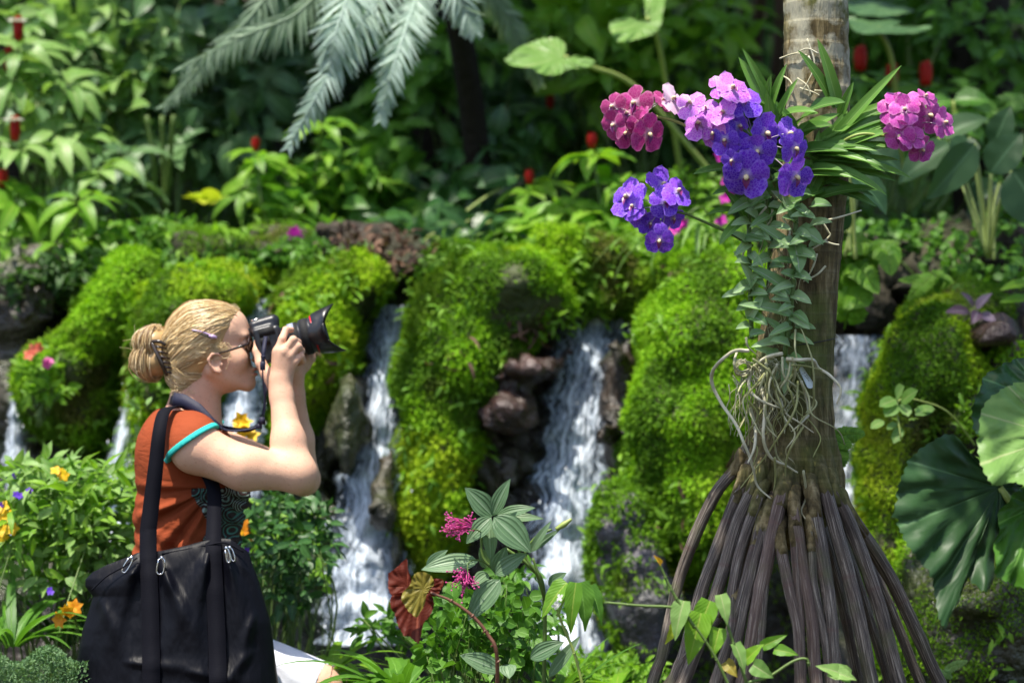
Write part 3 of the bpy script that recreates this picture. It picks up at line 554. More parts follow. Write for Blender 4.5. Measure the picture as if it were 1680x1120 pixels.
def stems(mb, base, tips, r0, r1, rs, sag=.1):
    for q in tips:
        m = (base + q) / 2 + rs.randn(3) * np.linalg.norm(q - base) * sag; tube(mb, cr([base + rs.randn(3) * .02, m, q], 5), [r0, r1], 5)
def shrub(name, label, cat, blobs, n, t, L, W, mat, base, seed, group=None, stem='stem', nst=14, bend=.7, r=.006, flat=.5, fold=.18):
    rs = np.random.RandomState(seed); th = thing(name, label, cat, base, group); mb = MB(); p = foliage_blobs(mb, blobs, n, t, L, W, rs, bend, fold, flat); mb.build('foliage', M[mat], th)
    ms = MB(); stems(ms, np.array(base, float), p[rs.choice(len(p), min(nst, len(p)), replace=False)], r, r * .35, rs); ms.build('stem', M[stem], th); return th
def cone_flower(th, c, r, h, rs):
    mb = MB(); n = 46; k = np.arange(n); a = k * 2.4; z = k / n; rad = r * np.sin(np.pi * (.12 + .82 * z)) ** .6; d = norm(np.stack([np.cos(a) * .7, np.sin(a) * .7, .8 + 0 * a], 1))
    leaves(mb, tL, c + np.stack([np.cos(a) * rad * .55, np.sin(a) * rad * .55, z * h - .01], 1), d, norm(np.stack([-np.cos(a), -np.sin(a), 1 + 0 * a], 1)), r * 1.5, r * 1.0, -.9, .2, rs.rand(n))
    tube(mb, [c, c + [0, 0, h * .5], c + [0, 0, h * .95]], [r * .8, r * .85, r * .2], 8); mb.build('flower_cone', M['redflower'], th)
def whorls(name, label, cat, heads, D, base, mat, seed, L=.17, W=.06, k=9, cones=(), group=None, white=(), cr_=.02, ch=.06):
    """upright canes, each ending in a whorl of leaves; heads: (px, py, depth offset)"""
    rs = np.random.RandomState(seed); th = thing(name, label, cat, base, group); mb = MB(); ms = MB(); base = np.array(base, float)
    for hI, hd in enumerate(heads):
        c = P(hd[0], hd[1], D + hd[2]); kk = k + rs.randint(-2, 3); a = np.arange(kk) * 2.4 + rs.rand() * 6; tilt = norm(np.array([rs.randn() * .25, -.45 + .2 * rs.randn(), 1.]))
        X_ = norm(np.cross(tilt, [0, 1., .2])); Y_ = np.cross(tilt, X_); el = .1 + .35 * rs.rand(kk)
        d = norm(np.cos(a)[:, None] * X_ + np.sin(a)[:, None] * Y_ + el[:, None] * tilt); off = (rs.rand(kk)[:, None] * -.05) * tilt
        leaves(mb, tO, c + off + d * .012, d, tilt + rs.randn(kk, 3) * .12, L * (.75 + .4 * rs.rand(kk)), W * (.85 + .3 * rs.rand(kk)), .9 + .5 * rs.rand(kk), .16, rs.rand(kk), wave=.03)
        for q in range(3):                                          # lower leaves down the cane
            a2 = rs.rand() * 6.28; leaves(mb, tO, (c - tilt * (.06 + .07 * q))[None], norm(np.array([[math.cos(a2), math.sin(a2), .1]])), up(1), L * .9, W, 1.1, .16)
        b = base + np.array([(c[0] - base[0]) * .45, rs.randn() * .06, 0]); tube(ms, cr([b, (b + c) / 2 + rs.randn(3) * .05 + [0, .04, 0], c - tilt * .02], 6), [.009, .005], 6)
        if hI in cones: cone_flower(th, c + tilt * .012, cr_, ch, rs)
        if hI in white:
            mw = MB(); a = np.arange(5) * 1.25; leaves(mw, tR, np.tile(c + tilt * (ch + .005), (5, 1)), np.stack([np.cos(a), np.sin(a), .5 + 0 * a], 1), up(5), .045, .035, .8); mw.build('flower', M['whitef'], th)
    mb.build('foliage', M[mat], th); ms.build('stem', M['stem'], th); return th
def clump(name, label, cat, c, D, n, L, W, mat, seed, group=None, spread=1., upw=.9, dirs=None, bend=1.4, r=.03, t=None, fold=.12):
    rs = np.random.RandomState(seed); b = P(c[0], c[1], D); th = thing(name, label, cat, b, group); mb = MB(); a = rs.rand(n) * 6.28; e = upw * (.5 + rs.rand(n)); d = norm(np.stack([np.cos(a) * spread, np.sin(a) * spread, e], 1))
    if dirs is not None: d = norm(d + np.array(dirs))
    hor = norm(np.stack([d[:, 0], d[:, 1], 0 * a], 1)); N = norm(up(n) - hor * .6 + rs.randn(n, 3) * .12)
    leaves(mb, t or tS, b + np.stack([np.cos(a), np.sin(a), 0 * a], 1) * r * rs.rand(n)[:, None], d, N, L * (.6 + .5 * rs.rand(n)), W * (.8 + .4 * rs.rand(n)), bend * (.5 + .8 * rs.rand(n)), fold, rs.rand(n)); mb.build('foliage', M[mat], th); return th
def fern(name, label, cat, base, fronds, mat, seed, pin=.035, group=None, w=.011, face=(0, -.8, .6), parts=None):
    """fronds: list of point lists (world); pinnae shrink towards the tip"""
    rs = np.random.RandomState(seed); th = thing(name, label, cat, base, group)
    for f in fronds:
        mb = MB(); q = cr(f, 14); n = len(q); tg = norm(np.gradient(q, axis=0)); fc = norm(np.array(face, float)); sd = norm(np.cross(tg, fc)); u = np.linspace(0, 1, n); m = u > .12
        sz = pin * (np.sin(np.pi * np.clip(.16 + .84 * u, 0, 1)) ** .7 + .05)
        for s_ in (-1, 1):
            for o in (0,):
                leaves(mb, tL, q[m], norm(s_ * sd[m] + tg[m] * .35 + rs.randn(m.sum(), 3) * .06), np.tile(fc, (m.sum(), 1)) + rs.randn(m.sum(), 3) * .1, sz[m], w * (.5 + sz[m] / pin), .4, .1, rs.rand(m.sum()))
        tube(mb, q, [.0022, .0008], 4); mb.build('frond', M[mat], th)
    return th
def big_leaf(name, th, outline, D, tilt, mat, seed, centre, veins=7, amp=.02, ripple=.01, stalk=None, sag=.0, thick=.0016, serr=.035):
    """a broad lobed leaf blade with raised veins and a rippled rim; outline given around its centre, the blade leaning by tilt"""
    o = np.array(outline, float); o = cr(np.vstack([o, o[:1]]), 8)[:-1]; c = np.array(centre, float); _a = np.arange(len(o)); o = c + (o - c) * (1 + serr * (np.abs(((_a * .37) % 1) - .5) * 2 - .5 + .8 * fbm(np.stack([_a * .21, _a * 0, _a * 0 + seed], 1), seed, 2)))[:, None]; n = len(o); rings = 16; V, U = [], []; rs = np.random.RandomState(seed); ang = np.arctan2(o[:, 1] - c[1], o[:, 0] - c[0])
    for k in range(rings + 1):
        f = k / rings; q = c + (o - c) * f; x = (q - c) * S(D); pr = np.array([P(a, b, D) for a, b in q])
        R = np.linalg.norm(x, axis=1); vein = (1 - np.exp(-(np.abs(np.sin(ang * veins / 2)) / .35) ** 1.3)) * amp * .6 * f * (1.1 - .5 * f) + amp * .25 * np.sin(ang * veins * 1.5 + f * 9) * f; rip = ripple * f ** 3 * np.sin(ang * 17 + 3 * np.sin(ang * 3)) ; nz_ = 1.1 * amp * fbm(pr * 22, seed, 4) * (.3 + f)
        pr[:, 1] += x[:, 0] * tilt[0] - x[:, 1] * tilt[1] - vein + rip + nz_ + sag * R * R; V.append(pr); U.append(np.stack([np.full(n, f), .5 + .5 * np.sin(ang * veins / 2) * .9], 1))
    V = np.array(V); m = np.arange(n); F = np.concatenate([np.stack([k * n + m, k * n + (m + 1) % n, (k + 1) * n + (m + 1) % n, (k + 1) * n + m], 1) for k in range(rings)])
    mb = MB(); mb.add(V.reshape(-1, 3), F, np.array(U).reshape(-1, 2), .3 + .4 * fbm(V.reshape(-1, 3) * 5, seed))
    W2 = V + np.array([0, thick, 0]); mb.add(W2.reshape(-1, 3), F[:, ::-1], np.array(U).reshape(-1, 2), .5)
    e = rings * n; mb.add(np.vstack([V[-1], W2[-1]]), np.stack([m, (m + 1) % n, n + (m + 1) % n, n + m], 1))
    lf = mb.build(name, M[mat], th)
    if stalk: st = MB(); tube(st, cr(stalk, 8), [.008, .011], 7); st.build('leaf_stalk', M['palestem'], th)
    return lf
# ------------------------------------------------------------------ background planting
rs = np.random.RandomState(5)
mb = MB(); n = 15000; p = np.stack([rs.uniform(-3.6, 3.6, n), 10.6 + 1.5 * rs.rand(n), 1.6 + 3.6 * rs.rand(n)], 1); p = p[fbm(p * 1.4, 4) > -.35]; n = len(p)
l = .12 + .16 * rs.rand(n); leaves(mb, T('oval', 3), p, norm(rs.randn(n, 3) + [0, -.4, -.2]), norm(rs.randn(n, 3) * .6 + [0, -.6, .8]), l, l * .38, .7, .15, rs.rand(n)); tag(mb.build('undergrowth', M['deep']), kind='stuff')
mb = MB(); n = 5200; p = np.stack([rs.uniform(-3.2, 3.2, n), 7.45 + 3.2 * rs.rand(n), np.zeros(n)], 1); p[:, 2] = hz(p[:, 0], p[:, 1]) + .22 * rs.rand(n) ** 2
l = .05 + .08 * rs.rand(n); leaves(mb, T('oval', 3), p, norm(rs.randn(n, 3) + [0, -.4, .6]), norm(rs.randn(n, 3) * .5 + [0, -.5, .9]), l, l * .45, .7, .15, rs.rand(n)); tag(mb.build('ground_cover', M['mid']), kind='stuff')
# canopy trees; their unseen crowns are placed and thickened to shade the bank
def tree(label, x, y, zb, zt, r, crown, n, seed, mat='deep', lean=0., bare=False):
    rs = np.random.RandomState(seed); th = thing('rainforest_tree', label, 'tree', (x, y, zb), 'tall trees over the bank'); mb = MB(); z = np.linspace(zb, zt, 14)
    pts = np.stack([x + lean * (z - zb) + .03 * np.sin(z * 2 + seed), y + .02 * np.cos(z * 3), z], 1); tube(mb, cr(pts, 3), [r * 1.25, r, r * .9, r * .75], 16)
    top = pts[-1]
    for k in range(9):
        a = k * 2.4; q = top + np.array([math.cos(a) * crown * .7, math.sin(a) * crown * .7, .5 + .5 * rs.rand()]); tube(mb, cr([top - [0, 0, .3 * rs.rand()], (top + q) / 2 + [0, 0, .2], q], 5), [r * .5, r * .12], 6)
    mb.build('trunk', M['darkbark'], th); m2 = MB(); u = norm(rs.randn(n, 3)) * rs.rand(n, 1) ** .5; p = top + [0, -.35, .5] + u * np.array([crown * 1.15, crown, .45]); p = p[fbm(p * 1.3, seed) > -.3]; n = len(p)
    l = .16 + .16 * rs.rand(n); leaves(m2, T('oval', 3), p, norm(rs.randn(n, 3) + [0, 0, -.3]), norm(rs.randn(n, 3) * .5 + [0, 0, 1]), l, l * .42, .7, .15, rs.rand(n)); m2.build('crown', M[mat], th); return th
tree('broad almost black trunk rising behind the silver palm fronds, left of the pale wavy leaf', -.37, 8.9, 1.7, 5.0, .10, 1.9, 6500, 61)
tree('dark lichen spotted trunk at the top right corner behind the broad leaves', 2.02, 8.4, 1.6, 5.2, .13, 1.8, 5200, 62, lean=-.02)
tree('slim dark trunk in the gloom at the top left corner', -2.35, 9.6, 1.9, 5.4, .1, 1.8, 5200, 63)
# palm with silvery fronds
th = thing('silver_palm', 'palm with drooping silvery blue fronds hanging in from the top edge', 'palm', (-.12, 8.0, 1.6))
m = MB(); crown = np.array([-.30, 7.1, 3.05]); tube(m, cr([(-.12, 8.0, 1.5), (-.15, 7.9, 2.2), (-.25, 7.5, 2.8), crown], 6), [.06, .05, .045], 10); m.build('trunk', M['darkbark'], th)
def frond(pts, Ll, mat, seed, dn=.25, nn=70, D=None):
    rs = np.random.RandomState(seed); q = cr([crown] + [P(*a) for a in pts], 30); q = q[np.linspace(8, len(q) - 1, nn).astype(int)]; tg = norm(np.gradient(q, axis=0)); fc = norm(np.array([0, -1, .35])); sd = norm(np.cross(tg, fc)); u = np.linspace(0, 1, nn)
    mb = MB(); sz = Ll * (1 - .62 * u ** 2.2) * (.75 + .25 * np.sin(np.pi * u))
    for s_ in (-1, 1):
        d = norm(s_ * sd * .85 + tg * .8 + np.array([0, 0, -dn]) + rs.randn(nn, 3) * .14); leaves(mb, T('needle', 4, 2), q, d, fc + rs.randn(nn, 3) * .25, sz * (.85 + .3 * rs.rand(nn)), .0115, .5, .3, np.clip(.5 + .3 * rs.randn(nn), 0, 1))
    tube(mb, q, [.008, .003], 6); mb.build('frond', M[mat], th)
frond([(640, -40, 6.6), (590, 40, 6.4), (535, 130, 6.3), (474, 240, 6.3)], .135, 'silver', 1)
frond([(690, -40, 6.7), (668, 40, 6.5), (645, 110, 6.4), (624, 196, 6.4)], .125, 'silver', 2)
frond([(560, -60, 6.7), (490, 20, 6.6), (400, 60, 6.6), (300, 110, 6.6)], .15, 'greyfrond', 3, .55)
frond([(500, -70, 6.9), (400, 40, 6.8), (330, 110, 6.8), (268, 175, 6.8)], .12, 'greyfrond', 4, .5)
frond([(590, -80, 6.6), (575, -20, 6.4), (552, 50, 6.3), (540, 110, 6.3)], .15, 'silver', 5)
frond([(720, -60, 6.6), (745, -20, 6.5), (764, 20, 6.5), (778, 56, 6.5)], .11, 'silver', 6)
frond([(760, -70, 7.2), (820, 10, 7.3), (860, 80, 7.4), (885, 140, 7.5)], .12, 'greyfrond', 7)
# whorled spiral gingers with red cones
whorls('spiral_ginger', 'tall spiral ginger with red cones and whorled leaves at the left edge, topmost', 'spiral ginger', [(30, 70, 0), (25, 235, -.1), (110, 130, .1), (15, 120, 0), (130, 210, .1), (165, 270, 0), (90, 215, 0)], 7.3, P(40, 470, 7.5), 'lit', 71, .19, .06, 10, (0, 1, 3), 'gingers of the planted bank', (0, 1), .021, .075)
whorls('spiral_ginger', 'spiral ginger with arching leaves and no flower, between the left edge and the cane clump', 'spiral ginger', [(200, 250, 0), (60, 160, .2), (210, 300, .1), (130, 280, .2), (180, 170, .3), (260, 220, .3), (60, 30, .3), (150, 100, .4)], 7.7, P(190, 470, 7.9), 'blue', 72, .19, .062, 9, (), 'gingers of the planted bank')
whorls('spiral_ginger', 'bright yellow green ginger low at the left edge with a red bud', 'spiral ginger', [(30, 320, 0), (130, 325, 0), (15, 390, -.1), (100, 390, -.05), (70, 350, .1), (170, 370, .1), (60, 420, 0), (5, 310, .1)], 7.1, P(70, 520, 7.3), 'bright', 73, .17, .055, 9, (7,), 'gingers of the planted bank', (), .02, .05)
whorls('spiral_ginger', 'bright ginger with one small red bud under the silver fronds', 'spiral ginger', [(420, 250, 0), (470, 270, .1), (530, 200, 0), (400, 300, .1), (500, 310, .1), (560, 260, .2), (600, 290, .2), (450, 320, .1)], 7.6, P(480, 400, 7.8), 'bright', 74, .17, .05, 9, (0,), 'gingers of the planted bank', (), .018, .035)
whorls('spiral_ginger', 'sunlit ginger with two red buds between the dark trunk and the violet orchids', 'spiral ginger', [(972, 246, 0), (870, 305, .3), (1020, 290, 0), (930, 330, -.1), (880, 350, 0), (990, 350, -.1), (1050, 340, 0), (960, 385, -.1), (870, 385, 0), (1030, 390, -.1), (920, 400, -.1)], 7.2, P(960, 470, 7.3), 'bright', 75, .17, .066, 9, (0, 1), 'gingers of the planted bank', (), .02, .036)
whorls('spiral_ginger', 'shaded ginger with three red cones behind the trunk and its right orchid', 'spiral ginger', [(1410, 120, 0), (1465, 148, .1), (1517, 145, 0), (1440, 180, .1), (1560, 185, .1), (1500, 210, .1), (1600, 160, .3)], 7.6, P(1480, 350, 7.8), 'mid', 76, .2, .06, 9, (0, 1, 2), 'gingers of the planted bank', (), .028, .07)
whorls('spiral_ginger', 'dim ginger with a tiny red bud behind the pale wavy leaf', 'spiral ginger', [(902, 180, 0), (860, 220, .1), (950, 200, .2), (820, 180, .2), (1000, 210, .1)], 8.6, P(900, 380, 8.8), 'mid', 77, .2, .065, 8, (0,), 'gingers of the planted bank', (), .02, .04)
# broad shrubs
shrub('broadleaf_shrub', 'tall dark shrub of hanging oval leaves behind the left gingers', 'shrub', [(330, 110, 130, 110, 8.3, .35), (240, 60, 110, 80, 8.3, .3), (380, 200, 110, 90, 8.3, .3), (430, 90, 90, 90, 8.5, .3), (330, 240, 110, 60, 8.2, .3)], 330, tO, .17, .085, 'blue', P(290, 430, 8.4), 81, 'shrubs of the planted bank', nst=26, bend=.9, r=.009)
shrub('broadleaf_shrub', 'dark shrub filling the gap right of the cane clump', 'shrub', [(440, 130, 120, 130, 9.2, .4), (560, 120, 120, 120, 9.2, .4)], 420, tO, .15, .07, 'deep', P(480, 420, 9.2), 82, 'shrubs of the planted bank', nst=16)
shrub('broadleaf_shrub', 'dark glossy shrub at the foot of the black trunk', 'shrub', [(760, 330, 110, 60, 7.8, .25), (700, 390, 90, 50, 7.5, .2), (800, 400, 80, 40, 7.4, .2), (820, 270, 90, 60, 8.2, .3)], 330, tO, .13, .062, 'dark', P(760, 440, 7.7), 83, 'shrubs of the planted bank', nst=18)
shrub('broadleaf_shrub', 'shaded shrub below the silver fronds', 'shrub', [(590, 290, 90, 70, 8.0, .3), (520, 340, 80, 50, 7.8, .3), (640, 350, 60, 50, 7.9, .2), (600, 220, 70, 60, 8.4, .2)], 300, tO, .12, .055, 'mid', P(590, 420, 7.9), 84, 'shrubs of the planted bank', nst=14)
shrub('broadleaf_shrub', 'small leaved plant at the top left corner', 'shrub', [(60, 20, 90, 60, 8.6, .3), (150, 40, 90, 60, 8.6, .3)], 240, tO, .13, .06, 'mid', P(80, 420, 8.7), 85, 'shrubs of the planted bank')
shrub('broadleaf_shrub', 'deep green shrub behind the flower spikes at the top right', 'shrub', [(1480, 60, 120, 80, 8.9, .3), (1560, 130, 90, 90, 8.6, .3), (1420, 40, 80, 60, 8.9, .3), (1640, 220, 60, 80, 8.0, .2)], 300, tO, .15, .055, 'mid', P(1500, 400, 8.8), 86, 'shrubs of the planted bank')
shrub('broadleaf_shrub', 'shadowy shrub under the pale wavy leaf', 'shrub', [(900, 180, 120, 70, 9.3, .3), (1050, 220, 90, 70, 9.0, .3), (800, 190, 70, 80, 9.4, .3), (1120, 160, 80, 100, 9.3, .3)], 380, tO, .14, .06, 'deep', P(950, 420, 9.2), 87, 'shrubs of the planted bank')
shrub('creeping_shrub', 'small leaved creeper over the ledge beside the magenta orchids', 'creeper', [(1050, 430, 60, 30, 6.9, .1), (1120, 420, 60, 36, 6.9, .1), (1130, 330, 60, 60, 7.4, .15), (1160, 400, 60, 60, 7.2, .15)], 700, tO, .045, .022, 'bright', P(1090, 470, 7.0), 88)
shrub('creeping_shrub', 'dim creeper with small round leaves on the rock shelf at the right', 'creeper', [(1500, 400, 110, 50, 6.9, .12), (1600, 450, 90, 70, 6.7, .12), (1650, 350, 60, 80, 6.8, .12), (1560, 500, 60, 26, 6.5, .1)], 620, tR, .04, .03, 'mid', P(1540, 520, 6.9), 89)
shrub('creeping_shrub', 'tuft of fine trailing leaves on the shaded left slope', 'creeper', [(220, 400, 70, 40, 7.2, .1), (110, 470, 90, 40, 7.2, .1), (290, 390, 50, 40, 7.3, .1)], 620, tO, .05, .022, 'mid', P(190, 460, 7.2), 90)
shrub('impatiens', 'small plant with coral and pink flowers left of the hair bun', 'flowering plant', [(62, 600, 30, 30, 6.5, .08), (80, 640, 36, 20, 6.5, .08)], 150, tO, .05, .022, 'bright', P(70, 680, 6.6), 91)
def blooms(th, pts, mat, seed, size=.02, k=5, petal=None, face=(0, -1, .4), name='flower'):
    rs = np.random.RandomState(seed)
    for q in pts:
        mb = MB(); f = norm(np.array(face) + rs.randn(3) * .35); x = norm(np.cross(f, [0, .2, 1.])); y = np.cross(f, x); a = np.arange(k) * 2 * np.pi / k + rs.rand(); d = np.cos(a)[:, None] * x + np.sin(a)[:, None] * y + f * .35
        leaves(mb, petal or T('petal', 3), np.tile(P(*q), (k, 1)), d, np.tile(f, (k, 1)), size, size * .75, .5, .1, rs.rand(k)); mb.build(name, M[mat], th)
im = [o for o in C.objects if o.name.startswith('impatiens')][0]
blooms(im, [(55, 573, 6.4), (66, 568, 6.42), (48, 582, 6.42)], 'coralf', 1, .022); blooms(im, [(77, 597, 6.4), (80, 592, 6.42)], 'pinkf', 2, .02)
shrub('broadleaf_shrub', 'large leaved shrub overlapping the black trunk at the top centre', 'shrub', [(690, 120, 70, 100, 8.3, .2), (780, 60, 90, 60, 8.4, .3), (640, 230, 50, 40, 8.2, .2)], 170, tO, .17, .08, 'mid', P(760, 400, 8.5), 201, 'shrubs of the planted bank', nst=14, bend=.9)
shrub('broadleaf_shrub', 'bright broad leaved shrub among the canes at the top centre', 'shrub', [(1010, 90, 110, 80, 8.5, .3), (1150, 60, 90, 90, 8.5, .3), (960, 30, 90, 50, 8.4, .3), (1200, 220, 40, 60, 8.0, .2)], 260, tO, .18, .07, 'bright', P(1060, 400, 8.6), 202, 'shrubs of the planted bank', nst=14, bend=.9)
shrub('broadleaf_shrub', 'leafy climber half covering the lichen spotted trunk at the right', 'shrub', [(1650, 90, 50, 70, 8.0, .15), (1600, 170, 30, 60, 8.0, .15), (1570, 40, 50, 50, 8.1, .2)], 150, tO, .10, .05, 'mid', P(1630, 330, 8.1), 203, 'shrubs of the planted bank', nst=10, bend=.8)
shrub('broadleaf_shrub', 'sunny thicket at the top left behind the red cones', 'shrub', [(120, 60, 110, 60, 8.1, .3), (230, 150, 80, 80, 8.2, .3), (60, 190, 70, 60, 8.0, .2)], 240, tO, .16, .065, 'lit', P(150, 430, 8.2), 204, 'shrubs of the planted bank', nst=14, bend=.9)
shrub('creeping_shrub', 'fringe of fine leaves overhanging the yellow green mound', 'creeper', [(780, 430, 80, 20, 6.75, .08), (700, 450, 40, 24, 6.8, .08), (880, 420, 60, 24, 6.9, .08)], 420, tO, .035, .015, 'bright', P(790, 470, 6.85), 205)
shrub('creeping_shrub', 'dark trailing plants on the ledge above the lens of the woman', 'creeper', [(520, 415, 90, 26, 6.95, .1), (430, 430, 60, 26, 7.0, .1), (350, 425, 60, 24, 7.0, .1), (255, 440, 40, 24, 7.0, .1)], 620, tO, .05, .02, 'mid', P(440, 460, 7.05), 206)
shrub('creeping_shrub', 'dark leafy fringe over the left end of the cascade wall', 'creeper', [(120, 450, 100, 30, 6.95, .12), (30, 470, 60, 50, 6.95, .12), (190, 440, 50, 24, 7.0, .1)], 520, tO, .06, .026, 'deep', P(100, 500, 7.05), 207)
# cane clump stems (tall bare green canes)
def canes(label, xs, D, y0, y1, r, mat, seed, name='cane_clump'):
    rs = np.random.RandomState(seed); th = thing(name, label, 'canes', P(xs[0], y1, D), 'bare canes behind the planting')
    for x in xs:
        m = MB(); a = P(x + rs.randn() * 4, y1, D + rs.randn() * .15); b = P(x + rs.randn() * 14, y0, D + rs.randn() * .3); tube(m, cr([a, (a + b) / 2 + rs.randn(3) * .03, b], 8), [r * (.8 + .5 * rs.rand()), r * .8], 7); m.build('cane', M[mat], th)
canes('cluster of yellowish green canes under the tall dark shrub', [248, 260, 268, 280], 8.1, 190, 420, .012, 'stem', 1)
canes('brown and green canes between the pale wavy leaf and the trunk', [935, 960, 985, 1015, 1045, 1080, 1110, 1140, 1185, 1215], 9.0, -60, 250, .022, 'stem', 2)
canes('tall green stalks behind the red ginger cones', [1440, 1475, 1500, 1535, 1560, 1420], 8.9, -60, 190, .017, 'stem', 3)
canes('brown dead canes behind the magenta and white orchid', [940, 970, 1010, 1240, 1255], 9.4, -60, 260, .03, 'twig', 4)
clump('strap_leaf_plant', 'dark strap leaves fanning up behind the canes at the top centre', 'strap leaved plant', (1050, 190), 8.7, 34, .8, .055, 'mid', 92, 'strap leaved plants', .5, 1.2, bend=.9)
clump('strap_leaf_plant', 'upright strap leaves behind the trunk at the top right', 'strap leaved plant', (1470, 170), 8.8, 30, .8, .05, 'mid', 93, 'strap leaved plants', .5, 1.2, bend=.9)
clump('strap_leaf_plant', 'loose strap leaves on the ledge above the slanting waterfall', 'strap leaved plant', (555, 400), 7.4, 20, .42, .03, 'mid', 94, 'strap leaved plants', .9, .9)
clump('strap_leaf_plant', 'arching pale strap leaves hanging over the bright mound beside the violet orchid spike', 'strap leaved plant', (1165, 385), 6.75, 26, .42, .022, 'lit', 95, 'strap leaved plants', 1., .7, dirs=(-.25, -.3, 0), bend=2.1)
clump('strap_leaf_plant', 'curled bright leaves beside the yellow green plant above the head of the woman', 'strap leaved plant', (345, 395), 7.2, 22, .3, .03, 'bright', 96, 'strap leaved plants', 1., .7, bend=1.9)
clump('strap_leaf_plant', 'small tuft of bright leaves hanging over the shaded left slope', 'strap leaved plant', (300, 410), 7.1, 16, .22, .03, 'lit', 97, 'strap leaved plants', 1., .5, bend=1.9)
c_ = clump('yellow_green_plant', 'chartreuse leaved plant above the head of the woman', 'plant', (345, 335), 7.5, 9, .13, .085, 'chart', 98, None, 1., .8, t=tO, bend=.8)
# broad dark leaves right
def broad_plant(label, base, D, lv, mat, seed, name='broad_leaf_plant', grp='broad leaved plants', t=None, fold=.16, bendv=.55):
    rs = np.random.RandomState(seed); th = thing(name, label, 'broad leaved plant', P(base[0], base[1], D), grp); st = MB(); b0 = P(base[0], base[1], D)
    for (bx, by, tx, ty, w, dd) in lv:
        mb = MB(); a = P(bx, by, D + dd); c = P(tx, ty, D + dd - .05); L = np.linalg.norm(c - a); leaves(mb, t or T('oval', 12, 6), a[None], (c - a)[None] + [[0, 0, .25 * L]], np.array([[rs.randn() * .25, -.75, .65]]), L * 1.08, w * S(D), bendv, fold, wave=.02); mb.build('leaf', M[mat], th); tube(st, cr([b0 + rs.randn(3) * .01, (a + b0) / 2 + [0, 0, .03], a], 5), [.006, .004], 6)
    st.build('stem', M['palestem'], th); return th
broad_plant('plant with broad dark leaves with pale midribs right of the purple magenta orchid', (1620, 420), 6.3, [(1600, 235, 1550, 330, 60, 0), (1625, 285, 1680, 225, 62, 0), (1660, 280, 1710, 375, 95, -.1), (1590, 225, 1575, 270, 50, .1), (1630, 240, 1660, 180, 46, .2), (1640, 300, 1600, 350, 60, .15), (1560, 235, 1490, 300, 60, .2), (1540, 225, 1620, 200, 50, .3)], 'soft', 101)
broad_plant('pair of large soft leaves hanging behind the right side of the trunk', (1400, 420), 5.8, [(1395, 285, 1450, 345, 62, 0), (1400, 290, 1385, 330, 44, .1), (1415, 240, 1470, 280, 70, .2), (1385, 380, 1380, 340, 30, 0)], 'soft', 102)
broad_plant('pale leaved plant under the red cones at the top right', (1570, 300), 7.2, [(1560, 165, 1500, 200, 46, 0), (1565, 165, 1620, 170, 44, 0), (1570, 180, 1600, 225, 44, 0), (1550, 180, 1520, 225, 40, 0), (1580, 160, 1640, 200, 40, .1)], 'mid', 103)
broad_plant('dark aroid leaves above the slanting waterfall', (680, 430), 7.35, [(670, 395, 640, 400, 36, 0), (690, 400, 720, 450, 40, 0), (720, 380, 770, 400, 40, 0), (800, 350, 780, 380, 30, 0), (850, 290, 790, 310, 50, .2), (860, 350, 820, 330, 44, .2)], 'dark', 104)
# pale wavy-edged leaves, centre top
wl = thing('giant_leaf_plant', 'plant with a pale scalloped sunlit leaf left of the magenta orchid', 'giant leaved plant', P(1180, 300, 7.4), 'giant leaved plants')
big_leaf('leaf', wl, [(828, 100), (850, 80), (880, 62), (915, 55), (930, 75), (925, 95), (945, 90), (975, 98), (968, 112), (935, 117), (915, 128), (890, 130), (870, 118), (840, 112)], 7.0, (.2, 1.2), 'lit', 111, (922, 93), 9, .012, .01, [P(925, 93, 7.0), P(970, 110, 7.05), P(1050, 150, 7.2), P(1180, 300, 7.4)])
wl = thing('giant_leaf_plant', 'plant with a curled pale leaf cut by the top edge, left of the trunk', 'giant leaved plant', P(1120, 300, 7.6), 'giant leaved plants')
big_leaf('leaf', wl, [(1000, 38), (1030, 28), (1055, 32), (1068, 5), (1060, -20), (1100, -30), (1092, 5), (1080, 50), (1050, 68), (1015, 76), (1000, 60)], 7.1, (.2, .9), 'lit', 112, (1060, 36), 9, .012, .01, [P(1062, 30, 7.1), P(1080, 70, 7.2), P(1120, 300, 7.6)])
wl = thing('giant_leaf_plant', 'plant with flat grey green leaves just right of the trunk at the top edge', 'giant leaved plant', P(1480, 300, 7.6), 'giant leaved plants')
big_leaf('leaf', wl, [(1392, 22), (1430, 18), (1480, 30), (1470, 45), (1530, 40), (1500, 58), (1440, 62), (1400, 60)], 7.2, (.1, 2.2), 'blue', 113, (1445, 44), 7, .012, .01, [P(1440, 45, 7.2), P(1465, 110, 7.3), P(1480, 300, 7.6)])
big_leaf('leaf', wl, [(1380, 0), (1420, -10), (1470, 5), (1500, 20), (1450, 34), (1400, 34)], 7.4, (.1, 2.2), 'blue', 114, (1440, 12), 7, .012, .01)
